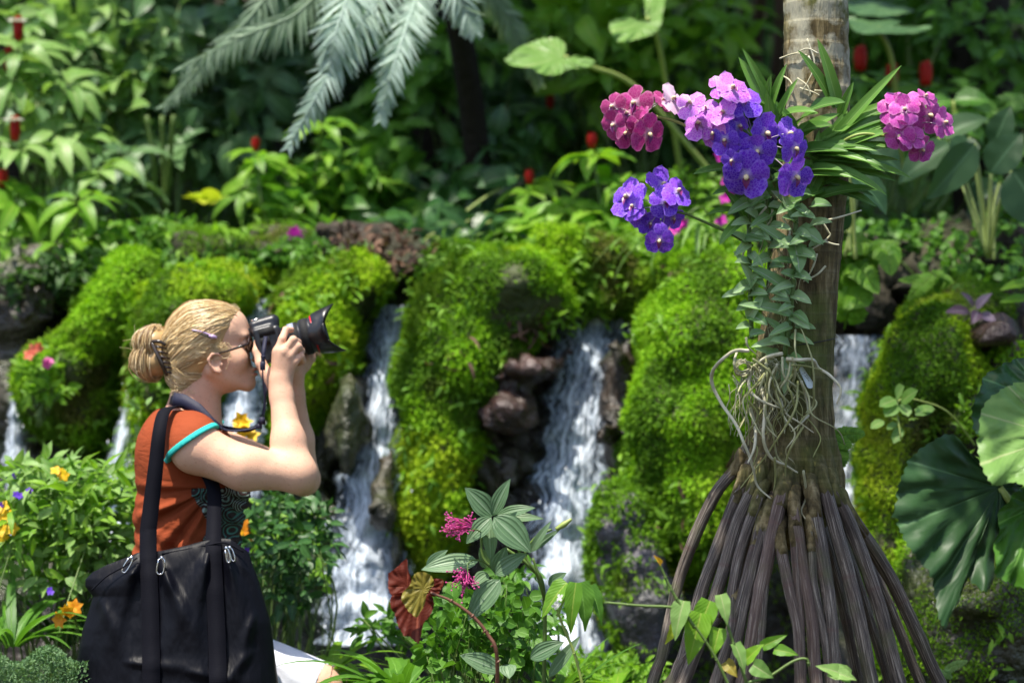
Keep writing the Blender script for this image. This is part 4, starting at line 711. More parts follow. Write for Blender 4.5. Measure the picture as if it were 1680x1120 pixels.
# small orchids on the bank
so = clump('small_orchid', 'little strap leaved orchid with bright magenta flowers left of the trunk', 'orchid', (1175, 380), 6.6, 12, .2, .02, 'mid', 121)
ms = MB(); tube(ms, cr([P(1175, 380, 6.6), P(1190, 310, 6.5), P(1182, 250, 6.5)], 8), .003, 5); tube(ms, cr([P(1175, 380, 6.6), P(1150, 340, 6.5), P(1105, 372, 6.5)], 8), .003, 5); ms.build('stem', M['stem'], so)
blooms(so, [(1180, 258, 6.5), (1187, 264, 6.52), (1192, 298, 6.5), (1190, 325, 6.5), (1196, 318, 6.5), (1183, 362, 6.5), (1112, 370, 6.5), (1120, 366, 6.5), (1107, 377, 6.5)], 'magf', 3, .024)
so = clump('small_orchid', 'tiny purple flowered plant above the slanting waterfall', 'orchid', (490, 420), 7.1, 8, .16, .016, 'mid', 122); ms = MB(); tube(ms, [P(490, 420, 7.1), P(486, 388, 7.0)], .003, 5); ms.build('stem', M['stem'], so)
blooms(so, [(480, 385, 7.0), (489, 391, 7.0), (484, 380, 7.0)], 'magf', 4, .024)
# ferns and creepers around the trunk, right
fern('fern', 'bright fern growing against the right side of the trunk', 'fern', P(1385, 520, 6.0), [[P(1385, 530, 6.0), P(1400, 450, 6.0), P(1450, 410, 5.9), P(1462, 450, 5.8)], [P(1385, 530, 6.0), P(1390, 470, 6.0), P(1410, 440, 5.9), P(1440, 480, 5.8)], [P(1385, 540, 6.0), P(1400, 490, 5.9), P(1420, 500, 5.85)], [P(1380, 470, 6.0), P(1380, 420, 6.0), P(1400, 400, 5.9), P(1430, 400, 5.9)]], 'bright', 131, .06, 'ferns', .03)
fern('fern', 'light green fern over the round mossy boulder', 'fern', P(1530, 470, 6.2), [[P(1540, 480, 6.2), P(1520, 460, 6.1), P(1475, 460, 6.0)], [P(1540, 480, 6.2), P(1530, 455, 6.1), P(1510, 470, 6.0), P(1490, 492, 6.0)], [P(1540, 480, 6.2), P(1550, 455, 6.1), P(1530, 445, 6.0)]], 'bright', 132, .03, 'ferns', .014)
fern('fern', 'small bright fern sprouting from the trunk just above the stilt roots', 'fern', P(1352, 722, 4.72), [[P(1345, 720, 4.7), P(1370, 714, 4.66), P(1400, 712, 4.64), P(1418, 714, 4.62)], [P(1345, 722, 4.7), P(1365, 728, 4.64), P(1378, 748, 4.6), P(1377, 770, 4.6)], [P(1345, 722, 4.7), P(1372, 722, 4.64), P(1395, 735, 4.6)]], 'bright', 133, .028, 'ferns', .008)
fern('fern', 'little pale fern at the foot of the black boulder, right of the roots', 'fern', P(1545, 1110, 5.1), [[P(1545, 1112, 5.1), P(1560, 1095, 5.05), P(1588, 1084, 5.0)], [P(1545, 1112, 5.1), P(1548, 1100, 5.0), P(1562, 1112, 5.0)]], 'lit', 134, .018, 'ferns', .007)
fern('fern', 'feathery dark fern on the lichen spotted trunk', 'fern', P(1640, 190, 6.8), [[P(1680, 200, 6.8), P(1650, 190, 6.7), P(1615, 200, 6.7)], [P(1680, 220, 6.8), P(1650, 215, 6.7), P(1620, 225, 6.7)], [P(1690, 160, 6.8), P(1660, 165, 6.7), P(1640, 180, 6.7)], [P(1690, 240, 6.8), P(1665, 240, 6.7), P(1645, 252, 6.7)]], 'mid', 135, .05, 'ferns', .016)
tp = clump('trefoil_plant', 'pale round leaved seedling in front of the round mossy boulder', 'plant', (1480, 690), 5.6, 3, .03, .02, 'lit', 141, t=tR)
mb = MB(); lv = [(1470, 652, 1478, 634, 24), (1478, 660, 1500, 640, 24), (1470, 655, 1447, 662, 22), (1472, 660, 1455, 678, 26), (1480, 662, 1490, 678, 20), (1450, 690, 1432, 698, 16), (1530, 668, 1506, 676, 20), (1478, 700, 1468, 722, 18), (1500, 672, 1530, 668, 16), (1472, 693, 1458, 700, 12)]
for (a, b, c, d, w) in lv: q0, q1 = P(a, b, 5.55), P(c, d, 5.5); L = np.linalg.norm(q1 - q0) * 1.05; leaves(mb, T('round', 5, 4), q0[None], (q1 - q0)[None], [[0, -.8, .5]], L, w * S(5.5), .3, .1)
mb.build('leaf', M['lit'], tp); ms = MB(); tube(ms, cr([P(1600, 730, 5.7), P(1560, 680, 5.6), P(1520, 660, 5.58), P(1474, 658, 5.55), P(1478, 720, 5.5)], 8), .0028, 5); ms.build('stem', M['palestem'], tp)
broad_plant('purple leaved plant on the right rock shelf', (1600, 540), 6.05, [(1598, 505, 1585, 484, 16, 0), (1600, 508, 1622, 486, 18, 0), (1592, 512, 1560, 516, 22, 0), (1604, 515, 1630, 530, 20, 0), (1590, 520, 1548, 548, 16, 0), (1605, 510, 1600, 530, 20, 0)], 'purpleaf', 142, 'purple_leaf_plant', None, T('oval', 6, 4))
broad_plant('sprig of bright leaves at the right edge over the rock shelf', (1700, 520), 6.2, [(1690, 465, 1650, 478, 20, 0), (1690, 490, 1650, 500, 18, 0), (1685, 440, 1665, 425, 20, 0)], 'bright', 143, 'leafy_sprig', None, T('oval', 6, 4))
mb = MB(); rs = np.random.RandomState(9); n = 130; q = np.array([P(x, y, 6.95 + .1 * rs.rand()) for x, y in zip(rs.uniform(560, 690, n), rs.uniform(385, 450, n))]); leaves(mb, tO, q - [0, .22, 0], norm(rs.randn(n, 3) + [0, -.5, 0]), norm(rs.randn(n, 3) * .6 + [0, -.8, .8]), .045, .02, .8, .2); tag(mb.build('fallen_leaves', M['brownleaf']), kind='stuff')
# ------------------------------------------------------------------ the woman with the camera
DW = 5.1
def W(px, py, dy=0.): return P(px, py, DW + dy)
s1 = S(DW); LA = math.radians(16); ax = np.array([math.cos(LA), .06, math.sin(LA)]); ax /= np.linalg.norm(ax)       # lens axis
woman = thing('person', 'woman in rust orange top and white shorts holding a camera to her eye', 'person', (-.83, 5.12, .46))
def torso(f, g=0., top=True):
    f.ell(W(306, 775), [.122 + g, .150 + g, .165 + g], .03); f.ell(W(308, 880), [.130 + g, .142 + g, .17 + g], .05); f.ell(W(298, 1000), [.155 + g, .172 + g, .14 + g], .05)
    for y in (-.07, .07): f.ell(W(362, 808, y), [.062 + g, .06 + g, .062 + g], .04)
    if top:
        f.cone(W(298, 705), W(318, 722, -.15), .052 + g, .056 + g, .03); f.cone(W(298, 705), W(328, 716, .15), .052 + g, .056 + g, .03)
        f.ell(W(290, 730), [.085 + g, .13 + g, .09 + g], .04)
f = Field(W(205, 1190, -.36) - [0, 0, 0], W(600, 480, .36) * [1, 1, 1] + [.02, 0, .02], .0036)
f.mn = np.array([W(205, 0)[0], DW - .36, W(0, 1190)[2]])
torso(f, -.009)
# neck, head
f.cone(W(322, 618), W(306, 690), .050, .060, .02); f.cone(W(335, 640), W(335, 690), .040, .045, .03)
f.ell(W(338, 556), [.096, .075, .082], .01); f.ell(W(368, 590), [.066, .060, .086], .02, rot=.1)
for y in (-1, 1):
    f.cone(W(348, 606, .052 * y), W(402, 630, .016 * y), .019, .015, .02); f.ell(W(386, 590, .036 * y), [.034, .026, .034], .015); f.ell(W(402, 551, .024 * y), [.008, .022, .006], .016)
f.ell(W(376, 538), [.048, .060, .052], .03); f.ell(W(407, 628), [.020, .020, .021], .012); f.ell(W(400, 612), [.026, .030, .03], .012)
f.cone(W(408, 556), W(424, 588), .006, .0105, .008); f.ell(W(420, 590), [.011, .016, .007], .006)
for y in (-1, 1): f.ell(W(409, 564, .031 * y), [.013, .015, .010], .006, 's')
for y in (-1, 1): f.ell(W(402, 564, .031 * y), [.0115, .0115, .0115], .003)
f.ell(W(417, 605), [.009, .022, .0045], .004); f.ell(W(416, 614), [.009, .020, .005], .004); f.ell(W(421, 609.5), [.008, .026, .0012], .002, 's')
for y in (-1, 1):                                    # ears
    yy = .070 * y; f.ell(W(354, 596, yy + .005 * y), [.015, .006, .023], .004, rot=-.25); f.ell(W(360, 608, yy + .006 * y), [.007, .005, .008], .004)
    f.chain([W(365, 586, yy + .007 * y), W(358, 580, yy + .012 * y), W(348, 581, yy + .014 * y), W(342, 589, yy + .015 * y), W(345, 600, yy + .013 * y), W(354, 609, yy + .010 * y), W(361, 611, yy + .007 * y)], [.003, .0036, .004, .004, .0035, .0035, .004], .003)
    f.ell(W(355, 594, yy + .014 * y), [.0085, .0085, .014], .003, 's', rot=-.25); f.ell(W(364, 598, yy + .008 * y), [.004, .004, .006], .003)
# near arm: shoulder, elbow, forearm, wrist
nA = [W(322, 735, -.185), W(400, 768, -.205), W(488, 776, -.185)]
f.cone(W(308, 718, -.13), nA[0], .060, .061, .03); f.cone(nA[0], nA[1], .060, .053, .02); f.cone(nA[1], nA[2], .053, .043, .02); f.ell(W(492, 783, -.185), [.036, .034, .034], .02); f.ell(W(507, 786, -.182), [.013, .015, .017], .014); f.ell(W(478, 730, -.165), [.018, .024, .04], .02); f.ell(W(408, 752, -.215), [.05, .022, .02], .02)
f.cone(nA[2], W(473, 725, -.150), .041, .041, .03); f.cone(W(473, 725, -.150), W(462, 650, -.105), .041, .028, .02); f.cone(W(462, 650, -.105), W(459, 625, -.095), .029, .029, .015)
# palm: back of the hand towards us, tilted; thumb behind the body, fingers over the grip
f.cone(W(459, 632, -.095), W(459, 585, -.098), .026, .020, .012); f.cone(W(462, 628, -.09), W(476, 592, -.094), .023, .018, .012); f.cone(W(452, 630, -.085), W(436, 612, -.08), .020, .015, .014)
fing = [[(455, 577, -.104), (463, 556, -.098), (469, 541, -.080), (478, 541, -.06)],
        [(466, 577, -.108), (481, 557, -.104), (489, 562, -.080), (484, 570, -.060)],
        [(475, 584, -.106), (489, 568, -.102), (495, 576, -.080), (488, 583, -.060)],
        [(482, 594, -.101), (494, 584, -.096), (497, 592, -.078), (490, 597, -.062)]]
for q, r in zip(fing, (.0098, .0100, .0096, .0084)):
    pts = [W(*a) for a in q]; f.chain(pts, [r * 1.12, r, r * .92, r * .82], .004); f.cone(W(461, 622, -.092), pts[0], .016, r * 1.12, .010); f.ell(pts[0], [r * 1.2] * 3, .004)
f.chain([W(440, 616, -.078), W(428, 596, -.070), W(422, 576, -.058), W(422, 561, -.044)], [.016, .0135, .0115, .0095], .006)
# far arm supporting the lens
f.cone(W(322, 716, .14), W(345, 728, .19), .056, .054, .03); f.cone(W(345, 728, .19), W(498, 786, .12), .053, .040, .02); f.cone(W(498, 786, .12), W(488, 720, .09), .041, .041, .02); f.cone(W(488, 720, .09), W(482, 648, .05), .040, .027, .02)
f.cone(W(482, 648, .05), W(486, 612, .03), .026, .022, .015)
for k_, (a, b) in enumerate([(-.012, 486), (.008, 494), (.027, 500), (.044, 504)]):
    f.chain([W(486, 618, .03), W(b - 2, 602, a + .018), W(b + 8, 588, a + .034), W(b + 8, 568, a + .042)], [.014, .0105, .0095, .008], .006)
f.chain([W(482, 618, .025), W(478, 600, .0), W(482, 588, -.02)], [.015, .012, .010], .006)
# thighs, knees, shins and feet
for y, dx in ((-1, 0), (1, 14)):
    hip, kn = W(300, 1050, .095 * y), W(522 + dx, 1131, .12 * y); f.cone(hip, kn, .080, .058, .03); f.ell(kn + np.array([.006, 0, .004]), [.058, .056, .060], .02)
    an = np.array([kn[0] - .05, kn[1], .09 + (.02 if y > 0 else 0)])
body_f = f
f2 = Field([W(480, 0)[0], DW - .26, -.02], [W(640, 0)[0] + .16, DW + .26, W(0, 1050)[2]], .005)
V, F = f.mesh()
# the legs below the frame continue the same surface: sampled as one field of their own grid, then joined
for y, dx in ((-1, 0), (1, 14)):
    kn = W(522 + dx, 1131, .12 * y); an = np.array([kn[0] - .03, kn[1], .1]); f2.cone(kn, kn + (an - kn) * .4, .056, .055, .03); f2.cone(kn + (an - kn) * .4, an, .056, .036, .03); f2.cone(an, [an[0] + .02, an[1], .04], .036, .038, .02); f2.cone([an[0] - .03, an[1], .045], [an[0] + .15, an[1], .03], .036, .024, .02)
    f2.cone(W(440, 1088, .11 * y), kn, .060, .056, .03)
V2, F2 = f2.mesh()
mb = MB(); V = smooth_mesh(V, F, 1); mb.add(V, F); mb.add(V2, F2)
body = mb.build('body', M['skin'], woman)
# eyebrows and lashes stay behind the camera; lips tint
lm = MB(); q = Field(W(405, 625, -.03), W(435, 598, .03), .002); q.ell(W(418.3, 605.3), [.0088, .020, .0042], .003); q.ell(W(417.6, 614), [.0086, .018, .0045], .003); q.ell(W(421, 609.5), [.009, .026, .001], .002, 's'); v_, f_ = q.mesh(); lm.add(v_, f_).build('lips', plain('lip_colour', (.48, .17, .14), .4), woman)
# ---- t-shirt
g = Field([W(205, 0)[0], DW - .30, W(0, 1000)[2]], [W(430, 0)[0], DW + .30, W(0, 655)[2]], .004)
torso(g, .007)
pc = {-1: (W(317, 724, -.16), np.array([.575, -.08, -.815])), 1: (W(330, 718, .16), np.array([.62, .10, -.78]))}
for y in (-1, 1):
    c, n = pc[y]; n = n / np.linalg.norm(n); g.op(c - .17, c + .17, lambda p, c=c, n=n: np.maximum(np.maximum(body_f.sample(p) - .0065, (p - c) @ n), np.linalg.norm(p - c - np.array([-.01, 0, -.01]), axis=-1) - .135).astype(np.float32), .010)
g.ell(W(322, 672), [.085, .085, .052], .004, 's'); g.ell(W(345, 690), [.05, .06, .04], .01, 's'); g.ell(W(306, 660), [.075, .095, .03], .01, 's')
Vs, Fs = g.mesh(); Ns = vnormals(Vs, Fs)
arm = W(352, 800, -.14); r_ = Vs - arm; an = np.arctan2(r_[:, 2], -r_[:, 0]); dist = np.sqrt(r_[:, 0] ** 2 + r_[:, 2] ** 2)
amp = .0085 * np.exp(-((dist - .13) / .13) ** 2) * (Vs[:, 1] < DW + .05) * np.clip((W(0, 782)[2] - Vs[:, 2]) / .04, 0, 1); fold_ = np.sin(an * 15 + 1.5 * fbm(Vs * 9, 3)) + .5 * np.sin(an * 27 + 2 * fbm(Vs * 12, 7))
amp2 = .0045 * np.clip((W(0, 860)[2] - Vs[:, 2]) / .12 + .3, 0, 1); Vs = Vs + Ns * (amp * fold_ + amp2 * np.sin(Vs[:, 2] * 150 + Vs[:, 0] * 60 + 3 * fbm(Vs * 8, 9)) + .003 * fbm(Vs * 16, 5))[:, None]
MB().add(Vs, Fs).build('shirt', M['shirt'], woman)
tb = MB()
for y in (-1, 1):
    c, n = pc[y]; g2 = Field(c - .17, c + .17, .0032); n = n / np.linalg.norm(n); BB = (g2.mn, g2.mn + np.array(g2.sh) * g2.h)
    g2.op(*BB, lambda p: (body_f.sample(p) - .0105).astype(np.float32), .0005); g2.op(*BB, lambda p: (np.abs((p - c) @ n) - .0072).astype(np.float32), .002, 'i'); g2.op(*BB, lambda p: (np.linalg.norm((p - c) * np.array([1, 1, 1]), axis=-1) - (.125)).astype(np.float32), .002, 'i'); g2.op(*BB, lambda p: (body_f.sample(p) + .002).astype(np.float32), .002, 's'); v_, f_ = g2.mesh(); tb.add(v_, f_)
tb.build('sleeve_binding', M['teal'], woman)
# print on the front of the shirt: a patch of the same cloth surface, lifted a hair
sel = (Vs[:, 0] > W(338, 0)[0] + .02 * np.sin(Vs[:, 2] * 30)) & (Vs[:, 2] < W(0, 792)[2]) & (Vs[:, 2] > W(0, 985)[2]); Fp = Fs[sel[Fs].all(1)]; MB().add(Vs + Ns * .0016, Fp).build('shirt_print', M['print'], woman)
pm = MB(); cpt = W(330, 868, -.135)
# ---- shorts
g = Field([W(215, 0)[0], DW - .30, W(0, 1215)[2]], [W(600, 0)[0], DW + .30, W(0, 960)[2]], .005)
g.ell(W(290, 1020), [.160, .182, .15], .03)
for y, dx in ((-1, 0), (1, 14)):
    hip, kn = W(300, 1050, .095 * y), W(522 + dx, 1131, .12 * y); c = hip + (kn - hip) * .99; n = norm(kn - hip); g.cone(hip, kn, .092, .067, .03, clip=(lambda p, c=c, n=n: ((p - c.astype(np.float32)) @ n.astype(np.float32))))
V_, F_ = g.mesh(); N_ = vnormals(V_, F_); V_ = V_ + N_ * (.0035 * np.sin(V_[:, 0] * 70 + V_[:, 2] * 110 + 4 * fbm(V_ * 7, 2)) * np.clip(fbm(V_ * 6, 5) + .4, 0, 1))[:, None]
MB().add(V_, F_).build('shorts', M['denim'], woman)
# ---- hair
hd = W(335, 562); h = Field(W(205, 665, -.13), W(425, 480, .13), .003)
h.mn = np.array([W(205, 0, 0)[0], DW - .13, W(0, 665)[2]])
h.ell(W(334, 558), [.103, .083, .092], .01); h.ell(W(346, 532), [.088, .078, .056], .02); h.ell(W(308, 600), [.058, .066, .062], .02); h.ell(W(300, 628), [.032, .050, .028], .02)
A, nrm_ = W(401, 512), np.array([.84, 0, -.54]); h.cut(A, nrm_, .006); h.noise(.004, 26, 3, 2)
for y in (-1, 1): h.ell(W(352, 596, .085 * y), [.022, .022, .030], .006, 's', rot=-.25)
Vh, Fh = h.mesh(); Vh = smooth_mesh(Vh, Fh, 1); hair = MB().add(Vh, Fh, None, .42).build('hair', M['hair'], woman)
rs = np.random.RandomState(17); mb = MB()
def hit(d):                                             # where a ray out of the head centre leaves the hair
    ts = np.linspace(.02, .15, 60); q = hd + d[..., None, :] * ts[:, None]; v = h.sample(q) < .0; k = np.where(v.any(-1), 59 - np.argmax(v[..., ::-1], -1), 20); return ts[k]
knot = W(272, 592)
for k in range(2600):
    u = rs.rand(); side = 1 if rs.rand() < .12 else -1; st = A + (W(341, 590) - A) * u ** 1.15; wd = .075 * math.sin(min(1, .12 + u * 1.3) * math.pi / 2)
    lat = rs.rand() if u < .35 else 1 - .25 * rs.rand(); s0 = st + [-.012 - .01 * rs.rand(), side * wd * lat, .006 * rs.rand()]
    if rs.rand() < .25: s0 = W(330 - 30 * rs.rand(), 622 + 18 * rs.rand(), side * (.045 + .02 * rs.rand()))
    d0 = norm(s0 - hd); d1 = norm(knot + np.array([0, side * .03 * rs.rand(), (rs.rand() - .5) * .07]) - hd); om = math.acos(np.clip(d0 @ d1, -1, 1)); n = 18; t = np.linspace(0, 1, n)
    dd = (np.sin((1 - t) * om)[:, None] * d0 + np.sin(t * om)[:, None] * d1) / math.sin(om) if om > .05 else np.tile(d0, (n, 1))
    dd = norm(dd + (np.sin(np.pi * t) * (.22 * rs.rand() + .05))[:, None] * np.array([0, side * .6, .55]) + (.03 * np.sin(t * (5 + 5 * rs.rand()) + rs.rand() * 6) * t)[:, None] * np.array([.2, 0, 1]))
    r = hit(dd); r = np.convolve(np.pad(r, 2, 'edge'), np.ones(5) / 5, 'valid') + .0012 + .0045 * rs.rand() + .0012 * np.sin(t * 11 + rs.rand() * 6) + .007 * fbm((hd + dd * .09) * np.array([16, 16, 42]), 5)
    q = hd + dd * r[:, None]; w = .0006 + .0009 * rs.rand(); tube(mb, q, [w * .6, w, w, w * .7], 4, np.clip(.56 + .2 * rs.randn() + .28 * fbm(q[6:7] * 45, 8)[0], 0, 1), cap=False, flat=.8)
for k in range(170):                                     # loose wisps at the temple, the nape and over the crown
    u = rs.rand()
    if k < 34 or k > 110: a = W(378 - 30 * rs.rand(), 560 + 22 * rs.rand(), -.074); q = [a, a + [-.01 + .01 * rs.randn(), -.004, -.010], a + [-.03 + .012 * rs.randn(), -.006, -.014 + .012 * rs.randn()]]
    elif k < 52: a = W(325 - 40 * rs.rand(), 628 + 14 * rs.rand(), -.05); q = [a, a + [-.004, -.006, -.008], a + [-.012 + .01 * rs.randn(), -.006, -.02 * rs.rand()]]
    else: a = W(330 + 65 * rs.rand(), 503 + 6 * rs.rand(), -.02 + .03 * rs.randn()); q = [a, a + [-.015, 0, .010 * rs.rand() + .004], a + [-.04, 0, .004 * rs.randn() + .004]]
    tube(mb, cr(q, 4), [.0007, .0004], 3, .75, cap=False)
mb.build('hair_strands', M['hair'], hair)
# bun: two looped hanks of hair
bn = MB(); bc = W(249, 580); fb = Field(W(205, 640, -.09), W(290, 520, .09), .003); fb.mn = np.array([W(205, 0)[0], DW - .09, W(0, 640)[2]])
fb.ell(W(252, 562), [.044, .048, .036], .01, rot=.3); fb.ell(W(250, 594), [.047, .050, .040], .008); fb.ell(W(268, 580), [.03, .045, .05], .01); v_, f_ = fb.mesh(); bn.add(v_, f_, None, .4)
for k in range(1000):
    ph = (rs.rand() * 2 - 1) * 1.45; top = rs.rand() < .42; c, rx, rz = (W(254, 561), .044, .034) if top else (W(250, 594), .047, .039); sc_ = .94 + .14 * rs.rand(); th_ = np.linspace(-.25, math.pi + .25, 16) + .15 * rs.randn()
    e = c + np.stack([-rx * sc_ * np.sin(th_) * math.cos(ph), .050 * sc_ * math.sin(ph) * np.abs(np.sin(th_)) ** .7 * np.sign(np.sin(th_) + 1e-6), rz * sc_ * np.cos(th_)], 1) + np.array([.004 * rs.randn(), 0, .003 * rs.randn()])
    w = .0006 + .0009 * rs.rand(); e = e + .004 * np.stack([fbm(e * 30, 1), fbm(e * 30, 2), fbm(e * 30, 3)], 1) + .003 * rs.randn(3); tube(bn, e, [w * .6, w, w, w * .6], 4, np.clip(.56 + .28 * rs.randn(), 0, 1), cap=False, flat=.8)
for k in range(26):
    a = rs.rand() * 3.1; q0 = bc + np.array([-.05 * math.sin(a), -.02 + .03 * rs.randn(), .055 * math.cos(a)]); tube(bn, cr([bc + (q0 - bc) * .9, q0 * 1. + [-.004, 0, .004], q0 + [.012 * rs.randn(), 0, .012 * rs.randn()]], 4), [.0006, .0003], 3, .8, cap=False)
bn.build('hair_bun', M['hair'], hair)
# claw clip and barrette, sunglasses
cl = MB()
for k in range(7):
    u = k / 6; a = W(256 + 20 * u, 562 + 50 * u, -.052 - .012 * math.sin(u * 3.1)); tube(cl, cr([a + [-.010, 0, .004], a + [.004, -.006, .002], a + [.020, .004, -.002]], 4), [.0028, .0035, .002], 6)
tube(cl, cr([W(249, 562, -.056), W(258, 580, -.066), W(266, 598, -.066), W(274, 616, -.056)], 6), [.0045, .006, .006, .0045], 8); tube(cl, cr([W(250, 560, -.056), W(262, 560, -.062), W(272, 566, -.06)], 5), [.005, .004], 8)
o = cl.build('hair_clip', M['clip'], hair)
b1 = MB(); b2 = MB(); hz_ = lambda a, b: W(a, b, -.0905 + .00012 * abs(a - 330)); tube(b2, cr([hz_(315, 541), hz_(330, 544), hz_(346, 550)], 6), [.0022, .0028, .0026], 6); tube(b1, cr([hz_(317, 543.5), hz_(330, 548), hz_(345, 554)], 6), .0017, 6); tube(b2, [hz_(343, 550) - [0, .002, 0], hz_(349, 552) - [0, .004, 0], hz_(356, 554) - [0, .002, 0]], [.003, .0062, .003], 10)
bb = b1.build('barrette', M['black'], hair); b2.build('barrette_enamel', M['lilac'], bb)
sg = MB(); tube(sg, cr([W(352, 581, -.081), W(375, 575, -.081), W(395, 568, -.076), W(409, 563, -.066)], 6), [.0018, .0024, .0038, .0042], 6, flat=.6)
for y in (-1, 1): sg.add(*(lambda q: (q[0], q[1]))((lambda f_: (f_.ell(W(410, 564, .033 * y), [.008, .030, .021], .002), f_.mesh())[1])(Field(W(400, 590, .033 * y - .04), W(424, 545, .033 * y + .04), .003))))
sg.build('sunglasses', M['tort'], woman)
# ------------------------------------------------------------------ the camera
Rb = np.array([ax, np.cross([ax[0] * 0 - ax[2], 0, ax[0]], ax), [-ax[2], 0, ax[0]]]); Rb[2] = norm(Rb[2] - ax * (Rb[2] @ ax)); Rb[1] = np.cross(Rb[2], ax)
cc = W(441, 561); L3 = lambda a, b, c: cc + a * Rb[0] + b * Rb[1] + c * Rb[2]
camo = thing('photo_camera', 'black camera with long lens and petal hood held to the face of the woman', 'camera', cc)
k_ = Field(cc - .12, cc + .12, .0018)
k_.rbox(L3(-.004, 0, -.006), [.026, .070, .046], Rb, .008); k_.rbox(L3(.018, -.054, -.008), [.022, .016, .044], Rb, .012, .006); k_.rbox(L3(.0, 0, .044), [.036, .030, .018], Rb, .012, .012); k_.rbox(L3(.010, 0, .050), [.030, .022, .014], Rb, .012, .01)
k_.rbox(L3(-.034, 0, .036), [.010, .018, .012], Rb, .004, .002); k_.rbox(L3(.0, .050, .042), [.014, .014, .008], Rb, .005, .002)
v_, f_ = k_.mesh(); MB().add(v_, f_).build('camera_body', M['black'], camo)
box(MB(), L3(-.016, 0, .0635), [.012, .012, .0025], Rb).build('hot_shoe', M['metal'], camo); box(MB(), L3(.006, -.0725, .024), [.020, .002, .010], Rb).build('port_cover', M['rubber'], camo); box(MB(), L3(-.004, -.073, .002), [.012, .002, .010], Rb).build('port_cover', M['rubber'], camo)
def lathe(mb, pr, nseg=48, org=None, petal=None):
    a = np.linspace(0, 2 * np.pi, nseg, endpoint=False); V = []
    for i, (x, r) in enumerate(pr):
        r = r * 1.13
        xx = np.full(nseg, float(x))
        if petal and i >= petal: xx = xx - .021 * np.cos(2 * a) * (1 if i < 7 else 1) - .004
        V.append(cc + xx[:, None] * Rb[0] + r * np.cos(a)[:, None] * Rb[1] + r * np.sin(a)[:, None] * Rb[2] + org)
    V = np.array(V).reshape(-1, 3); n = len(pr); j = np.arange(nseg); F = np.concatenate([np.stack([i * nseg + j, i * nseg + (j + 1) % nseg, (i + 1) * nseg + (j + 1) % nseg, (i + 1) * nseg + j], 1) for i in range(n - 1)])
    mb.add(V, F, np.stack([np.repeat(np.linspace(0, 1, n), nseg), np.tile(a, n)], 1)); return mb
org = -.013 * Rb[2]
lens = lathe(MB(), [(.018, .0), (.018, .033), (.030, .034), (.034, .0335), (.034, .035), (.052, .0355), (.054, .0375), (.080, .038), (.081, .0365), (.084, .0365), (.085, .040), (.108, .041), (.109, .0395), (.112, .0395), (.114, .0425), (.132, .0435), (.134, .043)], 48, org).build('lens', M['black'], camo)
lathe(MB(), [(.0575, .0378), (.0577, .0386), (.0785, .0390), (.079, .0384)], 48, org).build('zoom_ring', M['rubber'], lens); lathe(MB(), [(.0875, .0406), (.0878, .0416), (.105, .0420), (.1055, .0412)], 48, org).build('focus_ring', M['rubber'], lens)
lathe(MB(), [(.1165, .0429), (.1167, .0439), (.1195, .0440), (.1197, .0431)], 48, org).build('red_ring', M['redring'], lens)
wm = MB(); a = np.linspace(-2.55, -1.75, 7) + 0; 
for i in range(6):
    m_ = (a[i] + a[i + 1]) / 2 + 3.14159 * 0; c = L3(.064, math.cos(m_) * .0432, -math.sin(m_) * .0432) + org; rad = norm(math.cos(m_) * Rb[1] - math.sin(m_) * Rb[2]); box(wm, c, [.008, .0028, .0012], np.array([Rb[0], np.cross(rad, Rb[0]), rad]))
wm.build('distance_window', M['window'], lens)
lathe(MB(), [(.120, .0445), (.124, .0475), (.134, .0490), (.150, .0520), (.168, .0560), (.1685, .0545), (.150, .0505), (.134, .0470), (.128, .0440)], 64, org, 4).build('lens_hood', M['gloss'], camo)
lathe(MB(), [(.127, .0445), (.129, .030), (.1295, .0)], 48, org).build('front_glass', M['glass'], lens)
st = MB(); zz = W(433, 0)[0]
ribbon(st, cr([W(286, 655, -.075), W(300, 658, -.088), W(322, 671, -.105), W(345, 690, -.120), W(364, 703, -.118)], 8), [.45, 0, .9], [.034, .036, .034, .022, .012], .003)
ribbon(st, cr([W(286, 655, -.075), W(281, 652, -.03), W(282, 650, .03), W(292, 656, .075), W(325, 680, .10), W(362, 700, .09), W(420, 700, .03), (W(436, 640, .08)), W(434, 585, .085)], 8), [.3, 0, .95], [.034, .034, .034, .03, .014, .01, .01, .01], .003)
ribbon(st, cr([W(362, 701, -.118), W(376, 706, -.115), W(400, 705, -.11), W(418, 701, -.11), W(428, 694, -.11), W(434, 675, -.112), W(434, 650, -.114), W(431, 615, -.116), W(432, 580, -.112), W(435, 556, -.080)], 8), [0, 1, .25], [.012, .011, .010, .010], .0025)
ribbon(st, cr([W(431, 600, -.1185), W(432.5, 575, -.114), W(436, 552, -.082)], 8), [1, 0, .1], .010, .003); box(st, W(431, 600, -.118), [.0062, .003, .011]); box(st, W(432, 585, -.117), [.006, .003, .003]); box(st, W(430, 690, -.112), [.007, .005, .009]); box(st, W(425, 699, -.112), [.007, .004, .006])
st.build('neck_strap', M['navyweb'], camo, smooth=False)
